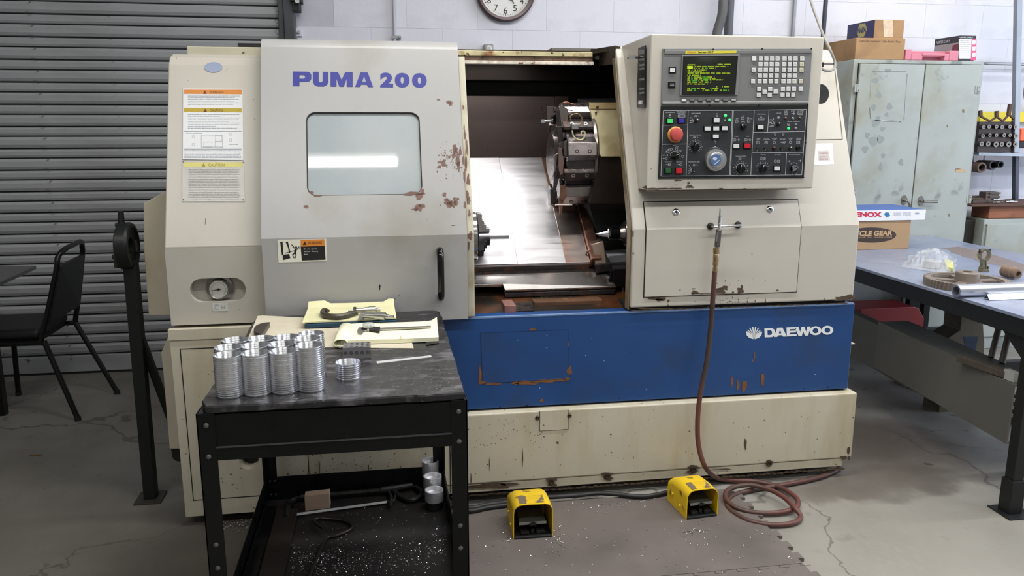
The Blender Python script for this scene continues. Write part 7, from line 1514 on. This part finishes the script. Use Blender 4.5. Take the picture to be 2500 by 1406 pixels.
for dpar, x, zc, flip in ((dL, 2207, 488, 0), (dR, 2248, 490, 1)):
    c = P(x, zc, Y=YCB-.015)
    e = MB().add([], []); pts2 = [(c.x+.018*math.cos(R(a)), c.z+.030*math.sin(R(a))) for a in range(0, 360, 20)]
    h_ = MB().prism(pts2, 'y', YCB-.019, YCB-.014).build('handle', M('dull_chrome', (150, 148, 142), .25, .9, var=.1), dpar, bev=.001)
    mb = MB().cyl((c.x, YCB-.018, c.z-.002), (c.x, YCB-.045, c.z-.002), .009, 14)
    if flip: mb.tube([(c.x-.004, YCB-.045, c.z-.002), (c.x+.03, YCB-.047, c.z-.003), (c.x+.085, YCB-.045, c.z-.004)], [.008, .0075, .009], 12)
    else: mb.tube([(c.x, YCB-.045, c.z-.002), (c.x+.012, YCB-.055, c.z-.02), (c.x+.014, YCB-.05, c.z-.04)], [.008, .008, .007], 12)
    mb.build('handle_lever', M('dull_chrome'), h_, smooth=True)
for dpar, x, y in ((dL, 2093, 215), (dR, 2387, 219), (dR, 2366, 487), (dL, 2085, 470)):
    c = P(x, y, Y=YCB-.016); mb = MB().box(c.x-.016, c.x+.016, YCB-.0165, YCB-.0145, c.z-.022, c.z+.022).cyl((c.x, YCB-.018, c.z-.022), (c.x, YCB-.018, c.z+.022), .0035, 8)
    hb_ = mb.build('hinge', cm, dpar, bev=.0006)
    mb = MB()
    for s in (-1, 1): mb.lathe((c.x+.009, YCB-.0165, c.z+s*.012), (0, -1, 0), [(0, .003), (.002, .001)], 8)
    mb.build('hinge_screw', darksteel, hb_)
rnd = random.Random(31); cf = lambda x, y: P(x, y, Y=YCB-.0146)
chips('adhesive_spot', dL, cf, [(2132, 345, 11, 12), (2138, 300, 10, 9), (2155, 315, 6, 6), (2172, 260, 7, 9), (2146, 232, 7, 7), (2136, 197, 8, 6), (2150, 340, 9, 10), (2168, 172, 8, 5), (2118, 330, 6, 7), (2156, 380, 5, 6), (2144, 288, 6, 5), (2133, 262, 6, 8), (2165, 280, 5, 5), (2150, 408, 5, 10), (2200, 396, 6, 8), (2112, 365, 8, 9)], M('spot_grey', (134, 141, 138), .5, .1, var=.05), 61, rough=.12)
ts_ = M('tape_scratch', (196, 200, 200), .4, .2, var=.1); dk_ = M('scratch_dark', (88, 92, 92), .5, .1, var=.1)
mb = MB()
for a, b, w in (((2129, 175), (2213, 174), .7), ((2215, 180), (2207, 292), 1.2), ((2136, 294), (2200, 297), 3), ((2123, 262), (2125, 290), 1.5), ((2127, 178), (2124, 240), .4)): seg2(mb, cf, a, b, w)
mb.build('tape_outline', dk_, dL, kind='stuff')
mb = MB(); seg2(mb, lambda x, y: P(x, y, Y=YCB-.0149), (2150, 294), (2196, 297), 1.2); seg2(mb, lambda x, y: P(x, y, Y=YCB-.0149), (2213.5, 185), (2209, 285), .6); mb.build('tape_residue', ts_, dL, kind='stuff')
chips('wear_stain', dR, cf, [(2352, 271, 3, 5), (2313, 308, 1.5, 4), (2337, 414, 7, 3), (2317, 525, 2, 4)], M('wear_brown', (120, 104, 70), .6, .1, var=.2), 62)
MB().slab([P(x, y, Y=YCB-.0150) for x, y in ((2334, 421), (2358, 421), (2358, 413), (2334, 414))], (0, .0006, 0)).build('label_remnant', M('tape_beige', (182, 158, 122), .6, var=.1), dR)
# ---------------- boxes on the cabinet
ct_ = ctz+.0005
def cbx(name, label, cat, q, yf, dep, zb, mat, x0=None):
    a = P(q[0], q[2], Y=yf); b = P(q[1], q[3], Y=yf); t = thing(name, label, cat, ((a.x+b.x)/2, yf+dep/2, zb))
    MB().box(a.x, b.x, yf, yf+dep, zb, b.z).build('box_body', mat, t, bev=.002); return t, a.x, b.x, b.z
bb_, xa, xb, bzt = cbx('cardboard_box', 'brown cardboard box with handwriting on its front, on the left of the cabinet top', 'box', (2087, 2211, 140, 94), YCB+.005, .36, ct_, cardboard)
mb = MB(); f = lambda x, y: P(x, y, Y=YCB+.0042); put_text(mb, 'DynCorp Hydraulic Tube Bend x Test', f(2099, 104), f(2198, 106), f(2099, 97)); mb.build('handwriting', M('marker_brown', (88, 60, 36), .6, var=0), bb_)
nb, xa, xb, nzt = cbx('parts_box', 'navy and brown parts box with NAPA badge, on top of the handwritten box', 'box', (2133, 2209, 90, 49), YCB+.03, .27, bzt+.0005, cardboard)
MB().box(xa-.0012, xa-.0002, YCB+.031, YCB+.299, bzt+.001, nzt-.001).build('navy_side', M('navy_print', (34, 38, 92), .45, var=.05), nb)
NF = lambda x, y, o=.002: onplane(x, y, Vector((xa-o, 4.4, 1.9)), Vector((-1, 0, 0)))
def ns_(u, v, o=.0022): return Vector((xa-o, YCB+.03+.27*(1-u), bzt+(nzt-bzt)*v))
MB().slab([ns_(.56+.19*math.cos(R(60*k)), .55+.42*math.sin(R(60*k))) for k in range(6)], (.0006, 0, 0)).build('hexagon_badge', M('badge_gold', (166, 160, 96), .4, var=.02), nb)
mb = MB(); put_text(mb, 'NAPA', ns_(.40, .42, .0026), ns_(.72, .42, .0026), ns_(.40, .72, .0026), bold=.05); mb.build('lettering', M('navy_print'), nb)
tq = [P(x, y, Y=YCB+.0292) for x, y in ((2158, 91), (2180, 91), (2180, 49), (2156, 49))]; MB().slab(tq, (0, .0006, 0)).build('tape_strip', M('dirty_tape', (206, 184, 160), .25, var=.15, vs=40), nb)
pk = thing('pink_tool_case', 'faded pink plastic tool case with a carry handle on the cabinet top', 'tool case', (P(2277, 140, Y=4.28).x, 4.36, ct_))
pinkm = M('faded_pink_plastic', (200, 122, 140), .5, var=.06)
Pk = lambda x, y: P(x, y, Y=4.275); pz0 = ct_; a = Pk(2212, 120); b = Pk(2342, 124)
mb = MB().box(a.x, Pk(2225, 135).x, 4.275, 4.5, pz0, a.z).box(Pk(2318, 135).x, b.x, 4.275, 4.5, pz0, b.z).box(Pk(2225, 135).x, Pk(2318, 135).x, 4.31, 4.5, pz0, a.z-.005)
mb.box(Pk(2225, 135).x, Pk(2253, 135).x, 4.275, 4.32, pz0, Pk(2277, 131).z).box(Pk(2306, 135).x, Pk(2318, 135).x, 4.275, 4.32, pz0, Pk(2277, 131).z); mb.build('case_body', pinkm, pk, bev=.004)
MB().box(Pk(2251, 135).x, Pk(2308, 135).x, 4.270, 4.285, Pk(2277, 136).z, Pk(2277, 130).z).build('carry_handle', pinkm, pk, bev=.003)
MB().box(Pk(2253, 135).x, Pk(2306, 135).x, 4.305, 4.3095, pz0+.003, Pk(2277, 137).z).build('handle_recess', M('dark_pink', (140, 64, 84), .6, var=0), pk)
pcb, xa, xb, pz1 = cbx('tool_box_carton', 'black, white and pink power tool carton reading PORTER CABLE behind the pink case', 'box', (2338, 2384, 146, 87), 4.36, .22, ct_, M('carton_black', (30, 28, 32), .4, var=.03))
Pc = lambda x, y, o=.001: P(x, y, Y=4.36-o)
MB().slab([Pc(x, y) for x, y in ((2342, 143), (2370, 143), (2372, 95), (2341, 95))], (0, .0006, 0)).build('white_panel', M('carton_white', (214, 214, 220), .4, var=.02), pcb)
MB().slab([Pc(x, y) for x, y in ((2370, 147), (2383, 147), (2384, 95), (2372, 95))], (0, .0006, 0)).build('pink_panel', M('carton_pink', (206, 70, 120), .4, var=.03), pcb)
mb = MB()
for y0_ in (99, 114, 129): mb.slab([Pc(x, y, .0018) for x, y in ((2373, y0_+10), (2381, y0_+10), (2382, y0_), (2374, y0_))], (0, .0004, 0))
mb.build('white_square', M('carton_white'), pcb)
mb = MB(); rn2 = random.Random(2)
for k in range(9): greek(mb, lambda x, y, o: Pc(x, y, o), 2344, 2368, 99+4.6*k, .9, rn2, .0018)
mb.build('small_print', greyprint, pcb, kind='stuff')
mb = MB(); put_text(mb, 'PORTER CABLE', Pc(2341, 93, .0012), Pc(2375, 93, .0012), Pc(2341, 89.5, .0012)); 
ps_ = lambda u, v, o=.0012: Vector((xa-o, 4.36+.22*(1-u), ct_+(pz1-ct_)*v))
put_text(mb, 'PORTER CABLE', ps_(.08, .80, .0014), ps_(.62, .80, .0014), ps_(.08, .90, .0014)); mb.build('lettering', M('carton_white'), pcb)
MB().slab([ps_(.02, .0), ps_(.98, 0), ps_(.98, .74), ps_(.02, .74)], (.0006, 0, 0)).build('grey_side_panel', M('carton_grey', (150, 142, 146), .4, var=.05), pcb)
MB().slab([ps_(.70, .2, .0018), ps_(.98, .2, .0018), ps_(.98, .70, .0018), ps_(.76, .66, .0018)], (.0004, 0, 0)).build('dark_red_picture', M('carton_dark_red', (110, 30, 50), .4, var=.05), pcb)
# ================================================================ RACK AT THE RIGHT WALL
strut = M('galvanised_strut', (140, 144, 150), .4, .6, var=.08)
rk = thing('wall_rack', 'grey slotted steel wall rack upright with a cross rail right of the cabinet', 'rack', (P(2483, 400, Y=4.5).x, 4.5, .0))
a, b = P(2486, -30, Y=4.50), P(2478, 372, Y=4.50); MB().rbar(a, b, .036, .03, (0, 1, 0)).build('upright', strut, rk, bev=.002)
a2, b2 = P(2480, 376, Y=4.52), P(2478, 500, Y=4.52); MB().rbar(a2, b2, .026, .03, (0, 1, 0)).build('lower_upright', M('strut_dark'), rk, bev=.002)
a, b = P(2388, 376, Y=4.47), P(2560, 379, Y=4.47); MB().rbar(a, b, .012, .02).rbar(a+Vector((0, .1, 0)), b+Vector((0, .1, 0)), .012, .02).build('cross_rail', strut, rk, bev=.001)
MB().box(a.x, b.x+.2, 4.475, 4.67, a.z-.008, a.z-.004).build('rail_shelf', strut, rk)
a, b = P(2404, 155, Y=4.64), P(2476, 158, Y=4.64); t = thing('horizontal_conduit', 'thin horizontal metal conduit on the wall right of the cabinet', 'conduit', a); MB().cyl(a, b+Vector((.6, 0, 0)), .010, 12).build('pipe', galv, t, smooth=True)
ys_ = MB().box(P(2392, 285, Y=4.66).x, P(2560, 285, Y=4.66).x, 4.655, 4.69, P(2440, 298, Y=4.66).z, P(2440, 274, Y=4.66).z).build('yellow_board', M('bright_yellow', (226, 206, 30), .5, var=.05), None); tag(ys_, 'bright yellow board on the wall behind the collet rack hooks', 'board')
cr_ = thing('collet_rack', 'dark brown rack plate holding three rows of collets on the wall rack rail', 'rack', P(2435, 372, Y=4.55))
CRF = lambda x, y, o=0: P(x, y, Y=4.5-o)
MB().slab([CRF(x, y) for x, y in ((2385, 372), (2476, 372), (2477, 297), (2391, 297))], (0, .03, 0)).build('rack_plate', M('rack_dark_brown', (58, 44, 40), .5, .2, var=.2, vs=10), cr_, bev=.002)
hkm = M('rusty_hook', (84, 60, 48), .6, .3, var=.15)
for pts_ in (((2394, 284), (2417, 296), (2434, 285), (2448, 296), (2463, 280), (2477, 292)),):
    mb = MB(); PP_ = [CRF(x, y, .006) for x, y in pts_]
    for i in range(len(PP_)-1): mb.rbar(PP_[i], PP_[i+1], .010, .012, (0, 1, 0))
    mb.build('zigzag_bracket', hkm, cr_, bev=.001)
for (xa_, ya_, xb_, yb2) in ((2433, 285, 2433, 271), (2462, 281, 2466, 254), (2394, 284, 2393, 270)): MB().rbar(CRF(xa_, ya_, .01), CRF(xb_, yb2, .01), .018, .018, (0, 1, 0)).build('hook', hkm, cr_, bev=.001)
colm = M('collet_face', (126, 122, 118), .45, .2, var=.15); cold = M('collet_dark', (50, 44, 42), .4, .6, var=.1)
def collet(t, c, r, n, rot, sc=1):
    o = MB().lathe(c+Vector((0, .03, 0)), (0, -1, 0), [(0, r*.8), (.02, r*.85), (.045, r), (.050, r), (.050, r*.35), (.03, r*.3)], 20).build('collet_body', cold, t, smooth=True)
    # face with slots
    out = [(r*.97*math.cos(R(a)), r*.97*math.sin(R(a))) for a in range(0, 360, 20)]; hl = []
    for k in range(4*n):
        a = R(rot+360*k/(4*n)); rr_ = r*.72 if k % 4 == 0 else r*.30
        hl.append((rr_*math.cos(a), rr_*math.sin(a)))
    mb = MB(); plate(mb, out, [hl], lambda u, v, w: c+Vector((u, -.0208-w*0+(-w), v)), .001); mb.build('collet_face', colm, o)
first = None; rnc = random.Random(6)
rows_ = [('top', [(2396, 310, 5, 3), (2409, 309, 5, 3), (2427, 309, 5, 3), (2441, 310, 5.2, 4), (2460, 309, 5, 3), (2473, 310, 5, 4)]), ('middle', [(2394, 332, 5, 4), (2411, 330, 4.6, 3), (2427, 330, 4.6, 3), (2446, 330, 5.2, 4), (2460, 330, 4.6, 4), (2474, 332, 6.2, 6)]), ('bottom', [(2391, 351, 6, 4), (2407, 351, 6.4, 6), (2426, 352, 7, 5), (2440, 352, 6, 6), (2457, 352, 7, 5), (2473, 352, 6.6, 4)])]
cn_ = ('first', 'second', 'third', 'fourth', 'fifth', 'sixth')
for rname, lst in rows_:
    for i, (x, y, r, n) in enumerate(lst):
        c = P(x, y, Y=4.492); rm_ = r/FPX*(c-C0).dot(FW)
        t = thing('collet', 'round slotted collet, %s from the left in the %s row of the collet rack' % (cn_[i], rname), 'collet', c, group='collets in the wall rack')
        collet(t, c, rm_, n, rnc.uniform(0, 90))
for x, y, r, lab_, n in ((2396, 409, 13, 'large brown star-bored tool socket hanging below the collet rack, left of two', 6), (2424, 403, 11.5, 'large dark stepped tool socket hanging below the collet rack, right of two', 0)):
    c = P(x, y, Y=4.46); rm_ = r/FPX*(c-C0).dot(FW); t = thing('tool_socket', lab_, 'tool socket', c)
    ob = MB().lathe(c+Vector((0, .12, 0)), (0, -1, 0), [(0, rm_*.9), (.12, rm_), (.125, rm_*.95), (.125, rm_*.66), (.06, rm_*.6), (.06, .0005)], 28).build('socket_body', M('socket_brown', (96, 76, 66), .5, .4, var=.15) if n else M('socket_dark', (58, 56, 56), .4, .6, var=.1), t, smooth=True)
    if n:
        mb = MB(); plate(mb, [(rm_*.66*math.cos(R(a)), rm_*.66*math.sin(R(a))) for a in range(0, 360, 15)], [[((rm_*(.5 if k % 2 == 0 else .28))*math.cos(R(30*k)), (rm_*(.5 if k % 2 == 0 else .28))*math.sin(R(30*k))) for k in range(12)]], lambda u, v, w: c+Vector((u, .01-w, v)), .004); mb.build('star_bore', M('socket_dark', (58, 56, 56), .4, .6, var=.1), ob)
    else:
        c2_ = c+Vector((.03, -.03, .005)); MB().lathe(c2_+Vector((0, .05, 0)), (0, -1, 0), [(0, rm_*.72), (.05, rm_*.72), (.05, rm_*.5), (.02, rm_*.4), (.02, .0005)], 24).build('inner_socket', M('socket_black', (30, 30, 32), .4, .5, var=.1), ob, smooth=True)
    MB().rbar(c+Vector((0, .08, rm_*.8)), Vector((c.x, 4.54, P(2430, 379, Y=4.54).z-.004)), .006, .006, (0, 1, 0)).build('hanger', darksteel, t)
t = thing('orange_tool', 'orange power tool with black base on the wall rack at the right edge', 'power tool', P(2496, 345, Y=4.5)); a, b = P(2489, 345, Y=4.5), P(2540, 313, Y=4.5)
MB().box(a.x, b.x, 4.5, 4.62, a.z, b.z).build('tool_body', M('orange_plastic', (226, 96, 50), .45, var=.05), t, bev=.008)
a, b = P(2487, 362, Y=4.49), P(2540, 345, Y=4.49); MB().box(a.x, b.x, 4.49, 4.62, a.z, b.z).build('tool_base', blackmat, t, bev=.006)
t = thing('hanging_loop', 'dark red hose loop hanging on the wall at the right edge of the picture', 'hose', P(2500, 220, Y=4.6)); c = P(2528, 216, Y=4.66)
MB().tube([c+Vector((.078*math.cos(R(a)), 0, .13*math.sin(R(a)))) for a in range(0, 361, 15)], .006, 8).build('loop', M('dark_red_hose', (92, 44, 44), .5, var=.1), t, smooth=True)
# lower cabinet with timber and tools
YLC = 4.27
lc = thing('low_cabinet', 'low grey steel cabinet carrying timber at the right edge', 'cabinet', P(2450, 640, Y=YLC)); a = P(2404, 536, Y=YLC)
lc0 = a.x; lcz = a.z
MB().box(lc0, lc0+.75, YLC+.002, YW-.02, 0, lcz).build('cabinet_body', cm, lc, bev=.003)
MB().box(lc0+.016, lc0+.74, YLC-.010, YLC+.002, .08, P(2450, 546, Y=YLC).z).build('drawer_front', cm, lc, bev=.002)
mb = MB()
for y in (549, 588): p = P(2408, y, Y=YLC); mb.lathe((p.x, YLC-.001, p.z), (0, -1, 0), [(0, .004), (.003, .002)], 8)
mb.build('rivet', darksteel, lc, kind='stuff')
t = thing('shade_filler', 'added dark box standing for shade between the tall grey cabinet and the low one', 'cabinet', (c1x+.06, YLC+.2, 0))
MB().box(c1x+.006, lc0-.004, YLC+.07, YW-.03, 0, lcz-.01).build('cabinet_body', M('dark_olive', (40, 38, 33), .5, var=.1), t, bev=.002)  # dark filler added in place of the low cabinet's shaded side
tw = thing('timber_block', 'brown wooden beam with a flat board on the low cabinet', 'timber', P(2450, 530, Y=YLC))
wood = M('reddish_timber', (142, 88, 62), .7, var=.12, vs=6, st=(1, 8, 8), col2=(100, 58, 40), c2=(.5, .7), c2s=4)
a = P(2413, 533, Y=YLC+.03); b = P(2413, 503, Y=YLC+.03); MB().box(a.x, a.x+.62, YLC+.03, YLC+.18, lcz+.001, b.z).build('beam', wood, tw, bev=.004)
a2 = P(2380, 500, Y=YLC); MB().box(c1x+.035, a.x+.62, YLC+.0, YLC+.3, b.z+.0005, b.z+.012).build('board', M('dark_board', (86, 62, 52), .7, var=.15), tw, bev=.002)
tbz = b.z+.0125
tl = [('vice_block', 'rusty grey machined vice block on the timber', 'metal block', 2408, 2440, 469, .06, M('vice_grey', (88, 78, 72), .45, .5, var=.15)), ('steel_parallel', 'dark long steel bar stacked left of the vice block', 'metal bar', 2378, 2412, 478, .10, M('parallel_brown', (78, 64, 56), .5, .4, var=.15))]
for nm, lb, ct2, xa_, xb_, yt, dp, mt in tl:
    a, b = P(xa_, yt, Y=YLC+.09), P(xb_, yt, Y=YLC+.09); t = thing(nm, lb, ct2, ((a.x+b.x)/2, YLC+.11, tbz)); mb = MB()
    if nm == 'vice_block':
        mb.box(a.x, b.x, YLC+.09, YLC+.09+dp, tbz, a.z).box(a.x+.02, b.x+.004, YLC+.08, YLC+.09, a.z-.012, a.z-.002).box(a.x+.02, b.x+.004, YLC+.08, YLC+.09, a.z-.035, a.z-.024)
    else:
        for k in range(3): mb.box(max(a.x-.02, c1x+.02), b.x-.006*k, YLC+.07+.03*k, YLC+.098+.03*k, tbz, tbz+(a.z-tbz)*(.5+.2*k))
    mb.build('block_body', mt, t, bev=.002)
for i, (x, y, x2, y2, r) in enumerate(((2422, 497, 2450, 494, .007), (2455, 497, 2484, 491, .008), (2425, 488, 2452, 487, .006))):
    A_ = P(x, y, Y=YLC+.045+.02*i); B_ = P(x2, y2, Y=YLC+.045+.02*i); A_.z = B_.z = tbz+r+.001+(.014 if i == 2 else 0)
    t = thing('cutting_tool', ('left', 'right', 'upper')[i]+' one of the small bright cutting tools lying on the timber before the vice block', 'cutting tool', A_); d = B_-A_; L_ = d.length
    MB().lathe(A_, d, [(0, r*.7), (L_*.3, r*.7), (L_*.3, r), (L_*.6, r), (L_*.6, r*.5), (L_, r*.45)], 14).build('tool_body', steel, t, smooth=True)
# cable with loop and bracket at the machine's top right corner
t = thing('overhead_cable', 'grey cable hanging from above and looping back to a bracket at the machine top right', 'cable', P(2030, 160, Y=3.0))
cp = [P(1960, -90, Y=3.25), P(1979, 0, Y=3.2), P(2000, 60, Y=3.1), P(2014, 95, Y=2.98), P(2026, 120, Y=2.93), P(2038, 150, Y=2.92), P(2037, 165, Y=2.91), P(2028, 172, Y=2.90), P(2016, 172, Y=2.89), P(2006, 168, Y=2.88)]
MB().tube(smoothpath(cp, 7), .0052, 10).build('cable_body', M('grey_cable', (136, 134, 128), .45, .2, var=.05), t, smooth=True, autos=80)
p = HS(2014, 156); MB().rbar(P(2010, 156, Y=2.90), P(2036, 156, Y=2.92), .006, .006).rbar(P(2008, 152, Y=2.90), P(2008, 164, Y=2.90), .010, .004, (0, 1, 0)).build('bracket', darksteel, t, bev=.001)
